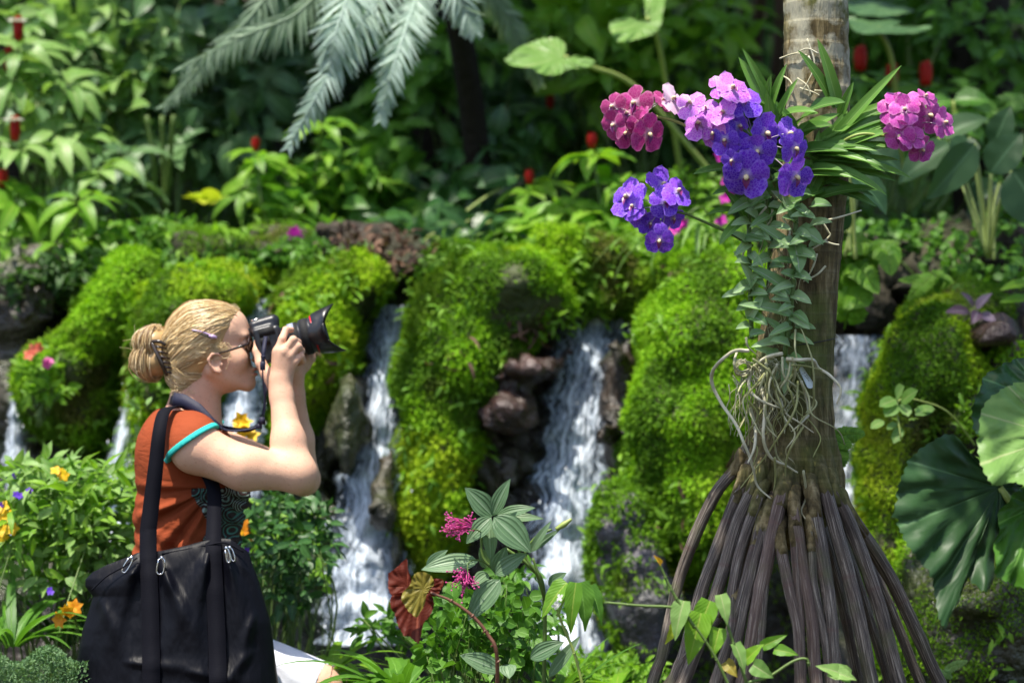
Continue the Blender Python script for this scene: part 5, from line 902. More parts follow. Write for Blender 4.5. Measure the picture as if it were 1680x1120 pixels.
# ------------------------------------------------------------------ the shoulder bag
bag = thing('shoulder_bag', 'large black nylon shoulder bag with two webbing straps hanging at the hip of the woman', 'bag', W(290, 1200, -.30))
prof_l = np.array([(938, 152), (950, 140), (962, 140), (978, 152), (1000, 146), (1030, 136), (1060, 130), (1120, 124), (1200, 126), (1260, 150)], float)
prof_r = np.array([(905, 408), (925, 414), (950, 424), (985, 434), (1020, 444), (1060, 449), (1100, 454), (1150, 462), (1200, 464), (1260, 440)], float)
na, nb = 200, 150; V = []
for sgn in (-1, 1):
    sN = np.linspace(0, 1, na); tN = np.linspace(0, 1, nb); Sg, Tg = np.meshgrid(sN, tN, indexing='ij')
    xt = np.interp(Sg, [0, .05, .2, .36, .52, .72, .86, 1], [938, 926, 906, 903, 895, 882, 884, 905]) ; yb = 1262 - 0 * Sg; py = xt + (yb - xt) * Tg; pl = np.interp(py, prof_l[:, 0], prof_l[:, 1]); pr_ = np.interp(py, prof_r[:, 0], prof_r[:, 1])
    pl = np.where(py < 938, 152 + (938 - py) * .9, pl); px = pl + (pr_ - pl) * Sg
    bul = (np.sin(np.pi * np.clip(Sg, 0, 1)) ** .5) * (np.clip(Tg / .7, 0, 1) ** .6) * (1 - np.clip((Tg - .93) / .07, 0, 1) ** 2 * .5) * .085 + .012 * (np.sin(np.pi * Sg) ** .3)
    w = 0
    for (x0, y0, ang, am, wd) in [(232, 915, 1.95, .016, 13), (232, 915, 2.15, .013, 11), (236, 915, 2.4, .014, 12), (262, 910, 1.25, .013, 12), (262, 930, 1.05, .014, 14), (345, 895, 1.95, .016, 15), (345, 895, 1.75, .012, 10), (365, 895, 1.2, .014, 14), (372, 905, 1.4, .012, 10), (380, 900, .95, .010, 12), (150, 960, 1.1, .010, 14), (420, 1060, 2.3, .010, 16), (300, 1100, .2, .009, 14), (200, 1085, .1, .010, 12), (420, 1000, 1.9, .010, 14)]:
        dx, dy = px - x0, py - y0; al = dx * math.cos(ang) + dy * math.sin(ang); pe = -dx * math.sin(ang) + dy * math.cos(ang); w = w + 1.15 * am * np.exp(-(pe / (.8 * wd * (.5 + np.clip(al, 0, 400) / 120))) ** 2) * np.clip(al / 30, 0, 1) * np.exp(-np.clip(al, 0, 900) / 170)
    edge = np.clip(np.minimum(Sg, 1 - Sg) * 12, 0, 1) * np.clip(Tg * 10, 0, 1)
    for xs_ in (248, 355): bul = bul - .010 * np.exp(-((px - xs_) / 16) ** 2) * np.clip(1 - Tg, 0, 1) ** .5
    Y = -.265 + sgn * (bul + (w * edge + .004 * fbm(np.stack([px / 22, py / 46, 0 * px + sgn], -1), 4, 4) * edge if sgn < 0 else w * 0))
    q = np.stack([(px - 840) / FPX * (DW + Y), DW + Y, H - (py - 560) / FPX * (DW + Y)], -1); V.append(q)
i = np.arange(na - 1)[:, None]; j = np.arange(nb - 1)[None]; Fq = np.stack([i * nb + j, i * nb + j + 1, (i + 1) * nb + j + 1, (i + 1) * nb + j], -1).reshape(-1, 4); Fq = np.stack([Fq[:, 0], Fq[:, 3], Fq[:, 2], Fq[:, 1]], 1)
mb = MB(); mb.add(V[0].reshape(-1, 3), Fq); mb.add(V[1].reshape(-1, 3), Fq[:, ::-1])
def rim(a, b): n_ = len(a); k = np.arange(n_ - 1); mb.add(np.vstack([a, b]), np.stack([k, k + 1, n_ + k + 1, n_ + k], 1))
rim(V[0][0], V[1][0]); rim(V[0][-1], V[1][-1]); rim(V[0][:, -1], V[1][:, -1])
mb.build('bag_body', M['nylon'], bag)
def fy(px, py):                                         # front of the bag under a strap
    q = V[0].reshape(-1, 3); k = np.argmin((q[:, 0] - (px - 840) / FPX * q[:, 1]) ** 2 + (q[:, 2] - (H - (py - 560) / FPX * q[:, 1])) ** 2); return q[k, 1] - DW - .005
sm = MB(); 
def front(pts):
    q = cr([(a, b, 0) for a, b in pts], 7); d = np.array([fy(a, b) for a, b, _ in q]); d = np.minimum(d, np.convolve(np.pad(d, 2, 'edge'), np.ones(5) / 5, 'valid')) - .004; return [W(a, b, e) for (a, b, _), e in zip(q, d)]
p1 = [W(292, 668, -.09), W(280, 668, -.135), W(268, 678, -.185), W(261, 710, -.225), W(256, 760, -.235), W(249, 820, -.24), W(243, 870, -.25)]
pt = np.vstack([cr(p1, 8), front([(243, 912), (245, 960), (247, 1020), (248, 1080), (248, 1150), (250, 1235)])]); ribbon(sm, pt, [1, .0, .12], [.030, .031, .033, .038, .041, .042, .043, .043], .0035)
pt = np.vstack([cr([W(330, 760, -.12), W(350, 800, -.19), W(351, 850, -.235), W(350, 878, -.26)], 6), front([(350, 900), (352, 960), (355, 1020), (357, 1080), (358, 1150), (360, 1235)])]); ribbon(sm, pt, [1, 0, 0], [.032, .036, .041, .042, .042], .0035)
sm.build('strap', M['web'], bag, smooth=False)
zp = MB()
def ringpull(a, b, w):
    A_, B_ = np.array(a, float), np.array(b, float); t = (B_ - A_) / np.linalg.norm(B_ - A_); n_ = np.array([-t[1], t[0]]); cs = [A_ + n_ * w, B_ + n_ * w, B_ - n_ * w, A_ - n_ * w]; d = -.272 + min(fy(*A_), fy(*B_)) * 0 + min(fy(*A_), fy(*B_)) + .262
    q = [W(c[0], c[1], d) for c in cs]; tube(zp, cr(q + [q[0], q[1]], 4)[:-4], .0019, 6); tube(zp, [W(*(A_ - t * 6), d), W(*A_, d)], [.004, .003], 8)
ringpull((214, 917), (203, 936), 3.6); ringpull((265, 918), (262, 939), 5); ringpull((372, 902), (375, 920), 2.6); ringpull((378, 901), (383, 918), 2.6); zp.build('zipper_pull', M['metal'], bag)
zz_ = MB(); tube(zz_, cr([W(150, 968, -.30), W(175, 945, -.31), W(205, 928, -.315), W(225, 915, -.30)], 6), .0022, 5); tube(zz_, cr([W(265, 908, -.285), W(300, 902, -.285), W(345, 893, -.285), W(370, 890, -.29), W(400, 905, -.29)], 6), .0022, 5); zz_.build('zipper', M['web'], bag)
# ------------------------------------------------------------------ the tree on stilt roots
DT = 4.6
def Q(px, py, dy=0.): return P(px, py, DT + dy)
Z3 = lambda x, y: (960 + x * .4048, 80 + y * .4048)
Z4 = lambda x, y: (1040 + x * .3125, 500 + y * .3125)
Z5 = lambda x, y: (1020 + x * .3929, 720 + y * .3929)
tree_ = thing('stilt_root_palm', 'palm trunk standing on a cone of dark stilt roots and hung with orchids', 'tree', (Q(1300, 0)[0], DT, 0))
pr = [(-3300, 1360, 40), (-40, 1338, 52), (60, 1339, 53), (160, 1342, 52), (300, 1336, 54), (430, 1322, 56), (560, 1306, 62), (640, 1302, 63), (700, 1300, 68), (745, 1296, 76), (785, 1296, 80), (815, 1297, 76), (845, 1298, 64), (875, 1298, 44), (900, 1298, 16)]
zs = np.linspace(-3300, 900, 520); cxs = np.interp(zs, [a[0] for a in pr], [a[1] for a in pr]); rr = np.interp(zs, [a[0] for a in pr], [a[2] for a in pr]) * S(DT); ns = 72; V = []; a = np.linspace(0, 2 * np.pi, ns, endpoint=False)
for z, cx, r in zip(zs, cxs, rr): c = Q(cx, z); V.append(c + np.stack([np.cos(a) * r, np.sin(a) * r, 0 * a], 1))
V = np.array(V); n_ = V - V.mean(1, keepdims=True); n_ /= np.linalg.norm(n_, axis=2, keepdims=True); knob = np.clip((zs - 700) / 70, 0, 1)[:, None] * np.clip((900 - zs) / 40, 0, 1)[:, None]
V = V + n_ * (.004 * fbm(V * 22, 5, 4) + .003 * fbm(V * np.array([70, 70, 12]), 6, 2) + .0012 * (np.abs(np.sin(V[..., 2] * 66)) ** 8) + knob * .020 * (np.abs(np.sin(a * 5.5 + 1.3 * np.sin(zs[:, None] * .03))) - .4 + .5 * fbm(V * 16, 9, 2)))[..., None]
i = np.arange(len(zs) - 1)[:, None]; j = np.arange(ns)[None]; F = np.stack([i * ns + j, (i + 1) * ns + j, (i + 1) * ns + (j + 1) % ns, i * ns + (j + 1) % ns], -1).reshape(-1, 4)
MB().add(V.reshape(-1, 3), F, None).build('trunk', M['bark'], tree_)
cm = MB(); rs = np.random.RandomState(3); top = Q(1360, -3300)
for k in range(9):
    aa = k * .7 + .3; d = np.array([math.cos(aa), math.sin(aa), 0]); q = cr([top, top + d * .4 + [0, 0, .5], top + d * .9 + [0, 0, .45], top + d * 1.3 + [0, 0, .0]], 10); tube(cm, q, [.02, .006], 6); tg = norm(np.gradient(q, axis=0)); sd = norm(np.cross(tg, [0, 0, 1.]))
    for s_ in (-1, 1): leaves(cm, T('needle', 3, 2), q[6:], norm(s_ * sd[6:] + tg[6:] * .5 - [0, 0, .3]), np.tile([0, 0, 1.], (len(q) - 6, 1)), .38, .03, .5)
cm.build('crown', M['mid'], tree_)
def root(px_pts, back=False, r=.0155, seed=0):
    rs = np.random.RandomState(seed); pts = []; n = len(px_pts)
    for (x, y) in px_pts:
        R = (80 + (max(y, 770) - 770) / 350. * 165) * S(DT); dx = (x - 1298) * S(DT); dy = math.sqrt(max(R * R - dx * dx, .0004)); pts.append(Q(x, y, dy * (.8 if back else -1)))
    x0, y0 = px_pts[0]; pts = [Q(1298 + (x0 - 1298) * .78, y0 - 34, (pts[0][1] - DT) * .62)] + pts
    e = pts[-1]; d = norm(e - pts[-2]); k = (e[2] + .02) / max(-d[2], .3); e2 = e + d * k; e2[0] += rs.randn() * .02; pts.append((e + e2) / 2); pts.append(e2); m = MB(); c = cr(pts, 7); c += .0022 * np.stack([fbm(c * 11, seed), fbm(c * 11, seed + 1), 0 * c[:, 0]], 1)
    tube(m, c, [r * 1.15, r, r, r * .95, r, r * 1.05], 12, rs.rand(), flat=1.); V = m.V[0]; c2 = np.repeat(c, 12, 0); nn = norm(V[:len(c2)] - c2); ang = np.tile(np.arange(12), len(c)); V[:len(c2)] += nn * (.0011 * np.sin(ang * 2.6 + c2[:, 2] * 9) + .0015 * fbm(V[:len(c2)] * np.array([90, 90, 9]), seed + 4, 2))[:, None]
    m.build('stilt_root', M['root'], tree_)
    cb = MB(); qq = c[2:11]; tube(cb, qq + .0008 * rs.randn(*qq.shape), [r * 1.5, r * 1.45, r * 1.3, r * 1.16, r * 1.08, r * 1.02], 12); cb.build('root_collar', M['bark'], tree_)
RT = [[(480, 120), (390, 230), (300, 420), (230, 620), (170, 900), (130, 1018)], [(500, 190), (420, 400), (330, 640), (260, 900), (215, 1018)], [(575, 150), (480, 360), (420, 560), (340, 800), (255, 1018)], [(570, 250), (500, 450), (462, 650), (462, 790), (400, 1018)],
      [(672, 200), (620, 440), (570, 680), (540, 860), (505, 1018)], [(605, 320), (560, 500), (512, 700), (485, 840), (450, 1018)], [(655, 400), (700, 620), (735, 800), (748, 1018)], [(718, 280), (755, 520), (800, 800), (815, 1018)],
      [(795, 240), (835, 480), (870, 720), (890, 1018)], [(830, 150), (900, 400), (975, 680), (1045, 1018)], [(880, 210), (970, 400), (1075, 700), (1160, 1018)], [(940, 300), (1110, 560), (1230, 800), (1330, 1018)], [(790, 400), (800, 600), (850, 860), (870, 1018)]]
for k, q in enumerate(RT): root([Z5(*a_) for a_ in q], False, [.0135, .0145, .0150, .0125, .0160, .0105, .0130, .0135, .0150, .0165, .0165, .0160, .010][k], k)
RB = [[(1240, 800), (1215, 950), (1180, 1120)], [(1262, 810), (1250, 960), (1228, 1120)], [(1305, 810), (1325, 960), (1338, 1120)], [(1330, 805), (1372, 950), (1410, 1120)], [(1350, 800), (1405, 950), (1460, 1120)], [(1362, 800), (1440, 950), (1510, 1120)]]
for k, q in enumerate(RB): root(q, True, .0125, 40 + k)
for k, q in enumerate([[(1260, 850), (1255, 960), (1240, 1120)], [(1300, 850), (1310, 980), (1315, 1120)], [(1330, 860), (1352, 960), (1380, 1120)], [(1245, 860), (1220, 960), (1170, 1120)], [(1205, 980), (1140, 1060), (1095, 1120)]]): root(q, False, .0095, 60 + k)
# ------------------------------------------------------------------ orchids
def tz(x): return .0
def oleaf(mb, a, b, w, dy0=-.1, dy1=-.14, bend=.5, mat=None, N=None, rnd=None):
    p, q = Q(a[0], a[1], dy0), Q(b[0], b[1], dy1); L = np.linalg.norm(q - p); w = w * 1.3; n = np.array(N if N is not None else [0, -.8, .6]); d = q - p + n * L * bend * .5 / 1.1
    leaves(mb, T('strap', 10, 4), p[None], d[None], n[None], L * (1 + bend * bend / 14), w * S(DT), bend, .22, rnd)
TP = T('petal', 7, 6); TLp = T('lance', 4, 2)
def orchid_flower(th, px, py, r, face, mat, seed, dy=-.2, openness=1.):
    rs = np.random.RandomState(seed); r = r * 1.2; c = Q(px, py, dy); f = norm(np.array(face, float)); x = norm(np.cross(f, [0, 0, 1.]) + rs.randn(3) * .1); y = np.cross(x, f); R = r * S(DT); mb = MB(); x = -x
    ang = np.radians([90, 18, 162, -50, 230]) + rs.randn(5) * .12; wd = np.array([.86, .9, .9, 1.02, 1.02]); ln = np.array([1, .95, .95, 1.05, 1.05]) * (.9 + .2 * rs.rand(5))
    d = np.cos(ang)[:, None] * x + np.sin(ang)[:, None] * y + f * (.12 * openness); off = np.array([-.0022, 0, 0, -.003, -.003])[:, None] * f
    leaves(mb, TP, c + off, d, np.tile(-f, (5, 1)) * -1, R * ln, R * wd * 1.02, 1.1 * rs.rand(5) - .35, -.10, np.clip(rs.rand(5), 0, 1), wave=.06); fl = mb.build('flower', M[mat], th)
    m2 = MB(); leaves(m2, TLp, (c + f * .002)[None], (-y + f * .8)[None], (f + y)[None], R * .52, R * .3, .8, .3); m2.build('lip', M['lip'], fl); m3 = MB(); tube(m3, [c, c + f * R * .16, c + f * R * .26 - y * R * .05], [R * .09, R * .11, R * .06], 7); m3.build('column', M['column'], fl); return fl
def spike(th, pts, r=.0028, mat='stem'):
    m = MB(); tube(m, cr([Q(*a) for a in pts], 8), [r * 1.2, r], 6); m.build('flower_stem', M[mat], th)
def pedicels(th, hub, pts, r=.0011):
    m = MB()
    for q in pts: a, b = Q(*hub), Q(*q); tube(m, cr([a, (a + b) / 2 + [0, .01, .006], b + [0, .003, 0]], 5), r, 5)
    m.build('pedicels', plain('lilac_stalk', (.5, .42, .5), .5) if 'lilac_stalk' not in bpy.data.materials else bpy.data.materials['lilac_stalk'], th)
def cluster(th, lst, mat, seed, dy=-.2, hub=None):
    rs = np.random.RandomState(seed)
    mc = np.mean([i_[:2] for i_ in lst], 0)
    for k, it in enumerate(lst):
        x, y, r, fx, fz = it[:5]; x, y = mc + (np.array([x, y]) - mc) * 1.1; fx += (x - mc[0]) / 150; fz += (mc[1] - y) / 220; m = it[5] if len(it) > 5 else mat; px, py = Z3(x + 7 * rs.randn(), y + 7 * rs.randn()); orchid_flower(th, px, py, r * .4048 * (.85 + .35 * rs.rand()), [float(np.clip(fx + .35 * rs.randn(), -.75, .75)), -1, float(np.clip(fz + .15 + .3 * rs.randn(), -.45, .8))], m, seed * 31 + k, dy - .03 * rs.rand() * (1 if k % 2 else -1))
    if hub: pedicels(th, hub, [(*Z3(i_[0], i_[1]), dy + .004) for i_ in lst])
def orchid(label, base): return thing('vanda_orchid', label, 'orchid', base, 'vanda orchids tied to the trunk')
# 1: violet and lilac spray at the upper left of the trunk
o1 = orchid('orchid with the big spray of lilac to deep violet flowers left of the trunk', Q(1265, 330, -.1)); mb = MB()
for (a, b, w, bd) in [((775, 330), (640, 35), 36, .5), ((770, 260), (650, 0), 22, .35), ((745, 260), (808, 62), 22, .3), ((775, 290), (852, 122), 20, .3), ((735, 250), (745, 110), 22, .3), ((800, 270), (600, 140), 20, .5), ((760, 350), (735, 172), 24, .2), ((640, 700), (545, 785), 28, .7), ((650, 690), (588, 575), 26, .5), ((610, 660), (505, 655), 22, .6), ((640, 570), (520, 578), 26, .6), ((640, 490), (445, 492), 30, .6), ((700, 640), (740, 590), 24, .6)]: oleaf(mb, Z3(*a), Z3(*b), w * .62, -.12, -.17, bd, N=[-.2, -.75, .6])
mb.build('foliage', M['orchleaf'], o1); spike(o1, [(*Z3(770, 560), -.12), (*Z3(735, 480), -.17), (*Z3(690, 380), -.18), (*Z3(600, 290), -.18), (*Z3(530, 220), -.18)])
cluster(o1, [(548, 165, 62, .1, .2, 'vandaP'), (450, 238, 58, -.5, .1, 'vandaP'), (500, 250, 54, -.2, 0, 'vandaP'), (600, 178, 56, .3, .3, 'vandaP'), (480, 310, 56, -.4, -.1, 'vandaP'), (562, 262, 62, .1, 0, 'vandaP'), (640, 222, 62, .5, .2, 'vandaV'), (535, 345, 56, -.2, -.2, 'vandaP'), (612, 310, 64, .2, 0, 'vandaV'), (572, 368, 50, -.3, -.3, 'vandaV'), (720, 345, 78, .1, .1, 'vandaV'), (690, 400, 58, -.2, -.2, 'vandaV'), (805, 345, 62, .7, .2, 'vandaV'), (818, 405, 60, .6, -.2, 'vandaV'), (630, 425, 60, -.5, -.2, 'vandaV'), (652, 500, 72, -.2, -.2, 'vandaV'), (832, 500, 66, .3, -.3, 'vandaV'), (590, 440, 46, -.7, 0, 'vandaV')], 'vandaV', 1, -.2, (*Z3(700, 400), -.17))
# 2: dark magenta flowers on a long stem
o2 = orchid('orchid reaching far left with magenta flowers and one white flower', Q(1250, 300, -.1)); mb = MB()
for (a, b, w, bd) in [((860, 330), (735, 178), 20, .6), ((780, 300), (700, 245), 20, .4)]: oleaf(mb, Z3(*a), Z3(*b), w * .62, -.1, -.14, bd)
mb.build('foliage', M['orchleaf'], o2); spike(o2, [(*Z3(760, 520), -.11), (*Z3(620, 420), -.15), (*Z3(480, 352), -.16), (*Z3(380, 300), -.16), (*Z3(290, 275), -.16), (*Z3(230, 260), -.16)], .0032, 'palestem')
cluster(o2, [(205, 225, 66, -.1, .2), (250, 345, 72, .1, -.1), (175, 270, 56, -.4, 0), (225, 300, 50, .2, -.3), (125, 245, 54, -.9, .1), (140, 305, 50, -.8, -.2), (170, 330, 46, -.5, -.4), (332, 212, 60, .5, .1, 'vandaW'), (300, 215, 46, .6, .2, 'vandaM')], 'vandaM', 2, -.17, (*Z3(235, 270), -.15))
# 3: lower left violet
o3 = orchid('orchid with a small bunch of deep violet flowers, low on the left', Q(1235, 560, -.1)); mb = MB(); mg = MB()
spike(o3, [(*Z3(680, 800), -.12), (*Z3(580, 745), -.13), (*Z3(480, 700), -.14), (*Z3(410, 670), -.15), (*Z3(330, 655), -.15)], .003)
cluster(o3, [(300, 560, 76, .1, .2), (322, 625, 62, .2, -.1), (190, 600, 66, -.7, .1), (205, 650, 54, -.4, -.2), (340, 680, 46, .3, -.4), (372, 585, 56, .7, .2), (225, 680, 56, -.4, -.3), (310, 760, 58, .1, -.3), (270, 700, 40, -.1, -.4)], 'vandaV', 3, -.16, (*Z3(330, 655), -.15))
# 4: right magenta
o4 = orchid('orchid with long arching strap leaves and purple magenta flowers right of the trunk', Q(1350, 330, -.08)); mb = MB()
for (a, b, w, bd, dr) in [((980, 400), (1275, 64), 26, .2, -.16), ((1010, 240), (880, 0), 26, .5, -.12), ((1025, 240), (950, -40), 28, .3, -.12), ((985, 370), (1240, 188), 28, .8, -.14), ((985, 330), (1470, 192), 14, .6, -.1), ((975, 390), (1245, 250), 28, .8, -.15), ((970, 410), (1235, 275), 26, .7, -.15), ((1000, 390), (1225, 300), 22, .5, -.12), ((950, 440), (1240, 385), 30, .6, -.15), ((955, 480), (1318, 502), 28, .9, -.14), ((955, 500), (1256, 522), 24, .8, -.13), ((930, 610), (1200, 552), 26, .8, -.14), ((870, 418), (1058, 402), 36, .5, -.17), ((870, 510), (1082, 508), 30, .5, -.17), ((890, 492), (1038, 478), 26, .5, -.17), ((840, 380), (1012, 250), 34, .6, -.15), ((850, 350), (985, 292), 34, .6, -.16), ((860, 310), (915, 232), 30, .7, -.16), ((800, 275), (915, 230), 26, .8, -.16), ((910, 250), (1045, 205), 36, .5, -.15), ((1030, 280), (1085, 135), 20, .2, -.12), ((940, 560), (1180, 450), 26, .9, -.1), ((900, 600), (1000, 400), 34, .4, -.1), ((930, 590), (950, 330), 34, .3, -.1), ((980, 420), (1060, 250), 30, .4, -.1), ((900, 420), (780, 260), 30, .5, -.13)]: oleaf(mb, Z3(*a), Z3(*b), w * .66, -.085, dr, bd)
rs = np.random.RandomState(44)
for k in range(26):
    a_ = (1335 + 14 * rs.randn(), 215 + 110 * rs.rand()); t_ = -.5 + 1.2 * rs.rand(); L_ = 80 + 80 * rs.rand(); sd_ = 1 if rs.rand() < .72 else -.8; oleaf(mb, a_, (a_[0] + sd_ * L_ * math.cos(t_), a_[1] - L_ * math.sin(t_) * .8 - 8), 13 + 5 * rs.rand(), -.085, -.10 - .1 * rs.rand(), .4 + .7 * rs.rand())
mb.build('foliage', M['orchleaf'], o4); spike(o4, [(*Z3(1020, 400), -.1), (*Z3(1070, 362), -.14), (*Z3(1130, 345), -.15), (*Z3(1220, 352), -.15), (*Z3(1300, 330), -.14)], .0032, 'palestem')
cluster(o4, [(1292, 215, 56, -.1, .4), (1300, 262, 52, 0, .2), (1235, 300, 56, -.6, .1), (1250, 250, 50, -.5, .3), (1395, 268, 62, .3, .2), (1330, 345, 60, -.1, -.1), (1435, 305, 52, .7, 0), (1280, 360, 54, -.4, -.3), (1365, 392, 46, .1, -.5), (1375, 195, 34, .5, .8)], 'vandaR', 4, -.16, (*Z3(1330, 310), -.13))
# 5: grey leaved stems hanging down with aerial roots
o5 = orchid('orchid of two hanging stems with short grey green leaves and a tangle of pale roots', Q(1290, 570, -.1)); mb = MB(); sm = MB()
tube(sm, cr([Q(1228, 300, -.11), Q(1229, 400, -.12), Q(1231, 480, -.12), Q(1233, 556, -.11)], 8), .0055, 7); tube(sm, cr([Q(1308, 300, -.10), Q(1304, 400, -.12), Q(1300, 480, -.12), Q(1287, 585, -.12)], 8), .006, 7); tube(sm, cr([Q(1255, 310, -.10), Q(1262, 400, -.11), Q(1258, 500, -.10)], 8), .004, 7); sm.build('stem', M['stem'], o5)
for (a, b, w, bd) in [((840, 660), (768, 572), 30, .6), ((850, 640), (905, 672), 28, .7), ((860, 740), (962, 775), 44, 1.2), ((848, 790), (870, 905), 46, .5), ((880, 820), (932, 852), 34, .6), ((830, 990), (668, 875), 34, .5), ((845, 820), (690, 700), 30, .4), ((700, 690), (655, 652), 30, .5), ((640, 775), (716, 772), 30, .5), ((850, 930), (803, 900), 30, .7), ((655, 970), (690, 915), 26, .7), ((640, 985), (558, 1002), 22, .7), ((840, 1080), (630, 1030), 30, .6), ((650, 780), (600, 740), 24, .6), ((690, 980), (640, 870), 28, .4), ((660, 1090), (715, 1010), 28, .4), ((845, 1070), (905, 1105), 24, .8), ((655, 900), (610, 820), 24, .4), ((850, 700), (800, 590), 30, .5), ((660, 640), (720, 590), 26, .5), ((830, 1020), (760, 1010), 24, .6), ((855, 900), (905, 940), 22, .8)]: oleaf(mb, Z3(*a), Z3(*b), w * .6, -.125, -.16, bd, N=[.1, -.8, .5])
rs = np.random.RandomState(8)
for sx, y0, y1 in ((1230, 330, 560), (1302, 330, 590), (1262, 320, 500), (1325, 320, 420)):
    for k, y in enumerate(np.arange(y0, y1, 17)):
        s_ = 1 if k % 2 else -1; x = sx - (6 * (y - 450) / 120 if sx > 1280 else 0); oleaf(mb, (x, y), (x + s_ * (20 + 18 * rs.rand()), y - 12 + 34 * rs.rand()), 12 + 6 * rs.rand(), -.12, -.15 - .03 * rs.rand(), .7, N=[s_ * -.4, -.7, .6])
for (a, b, w, bd) in [((850, 110), (945, 110), 34, .8), ((800, 180), (620, 215), 34, .5), ((800, 260), (790, 465), 40, .5), ((740, 260), (640, 225), 30, .5), ((800, 170), (690, 60), 34, .5), ((760, 240), (690, 270), 24, .5), ((770, 330), (730, 400), 26, .4)]: oleaf(mb, Z4(*a), Z4(*b), w * .42, -.115, -.15, bd, N=[.1, -.8, .4])
mb.build('foliage', M['orchgrey'], o5)
AR = [[(600, 240), (520, 245), (430, 320), (408, 400), (450, 500), (530, 620), (580, 730), (620, 830), (650, 950), (720, 1020)], [(590, 170), (600, 220), (660, 275)], [(780, 255), (690, 280), (620, 350), (605, 430), (650, 490), (730, 530), (780, 545)], [(620, 480), (600, 560), (555, 650), (545, 690)], [(610, 540), (635, 640), (635, 740), (600, 830)], [(670, 430), (690, 540), (680, 700), (720, 800), (800, 845), (860, 880)], [(860, 400), (850, 530), (790, 650), (700, 780), (640, 860), (560, 960)], [(800, 285), (870, 290), (940, 288), (970, 330), (1030, 370), (1085, 440), (1065, 520)], [(830, 315), (900, 320), (1000, 345)], [(880, 400), (910, 520), (912, 600)], [(905, 570), (940, 530), (945, 450), (937, 300), (900, 180), (870, 110)], [(770, 490), (800, 570), (860, 610), (945, 670)], [(915, 580), (870, 630), (828, 665)], [(890, 640), (840, 720), (800, 820), (800, 930), (825, 1010)], [(700, 590), (730, 680), (750, 790), (800, 840)], [(740, 800), (742, 900), (733, 985)], [(740, 420), (770, 500), (800, 570)], [(600, 380), (560, 430), (538, 480)], [(850, 130), (845, 220), (860, 290)], [(540, 250), (525, 310), (560, 350), (620, 330)], [(690, 360), (660, 440), (640, 520), (700, 600), (740, 680)], [(720, 380), (690, 470), (720, 520), (760, 540)], [(890, 870), (905, 1000), (880, 1080), (900, 1120)]]
rs = np.random.RandomState(99)
for k in range(16):
    a_ = np.array([600 + 330 * rs.rand(), 270 + 90 * rs.rand()]); q = [tuple(a_)]
    for _ in range(4 + rs.randint(3)): a_ = a_ + [rs.randn() * 48, 55 + 50 * rs.rand()]; q.append(tuple(a_))
    AR.append(q)
mr = MB()
for k, q in enumerate(AR):
    rs = np.random.RandomState(k); pts = cr([Q(*Z4(*a_), -.155 - .03 * math.sin(i_ * 1.3 + k)) for i_, a_ in enumerate(q)], 7); pts += .0015 * np.stack([fbm(pts * 30, k), fbm(pts * 30, k + 1), fbm(pts * 30, k + 2)], 1); tube(mr, pts, [.0044, .0040, .0034, .0020] if k in (0, 2, 4, 5, 7) else [.0029, .0025, .0019, .0011], 6, (.1 if k in (0, 2, 4, 5, 7, 11, 12) else .3 + .6 * rs.rand()))
rs = np.random.RandomState(12)
for k in range(70):                                   # knot of fine roots
    left = k < 34; c = Q(*(Z4(570, 330) if left else Z4(720 + 60 * rs.randn(), 330 + 50 * rs.rand())), -.125); sz = .022 if left else .026; a0 = rs.rand() * 6.28; q = [c + sz * np.array([math.cos(a0 + t_ * 1.2) * (.5 + .5 * rs.rand()), .4 * rs.randn(), math.sin(a0 + t_ * 1.2) * (.5 + .5 * rs.rand())]) for t_ in range(4 + rs.randint(2))]; tube(mr, cr(q, 6), [.0013, .0008], 5, rs.rand() * .8)
for k in range(46):
    a = np.array(Z4(690 + 90 * rs.randn(), 370 + 60 * rs.rand())); q = [a]; 
    for _ in range(4): q.append(q[-1] + [rs.randn() * 9, 10 + 20 * rs.rand()])
    tube(mr, cr([Q(*b_, -.11 - .02 * rs.rand()) for b_ in q], 5), [.0012, .0006], 4, rs.rand())
for q in [[(760, 650), (755, 690), (738, 715)], [(670, 785), (645, 820), (640, 840), (655, 855)], [(730, 770), (780, 810), (800, 850), (806, 882)], [(960, 700), (985, 740), (990, 760), (940, 800), (880, 830)], [(975, 880), (940, 915), (885, 942)], [(940, 770), (1000, 790), (1030, 795)], [(735, 640), (700, 690), (720, 740), (700, 790)], [(800, 680), (830, 740), (820, 790), (850, 830)], [(770, 900), (745, 950), (770, 1000)], [(940, 830), (925, 880), (900, 930)], [(690, 860), (720, 940), (735, 1010)], [(960, 700), (1040, 680), (1120, 655)]]: tube(mr, cr([Q(*Z3(*a_), -.12) for a_ in q], 7), [.0026, .0022, .0016], 6, rs.rand() * .3)
for k in range(30):
    a = np.array(Z3(720 + 130 * rs.rand(), 640 + 400 * rs.rand())); q = [a]
    for _ in range(4): q.append(q[-1] + [rs.randn() * 9, 12 + 16 * rs.rand()])
    tube(mr, cr([Q(*b_, -.105 - .02 * rs.rand()) for b_ in q], 5), [.0011, .0007], 4, rs.rand())
mr.build('aerial_roots', M['aroot'], o5)
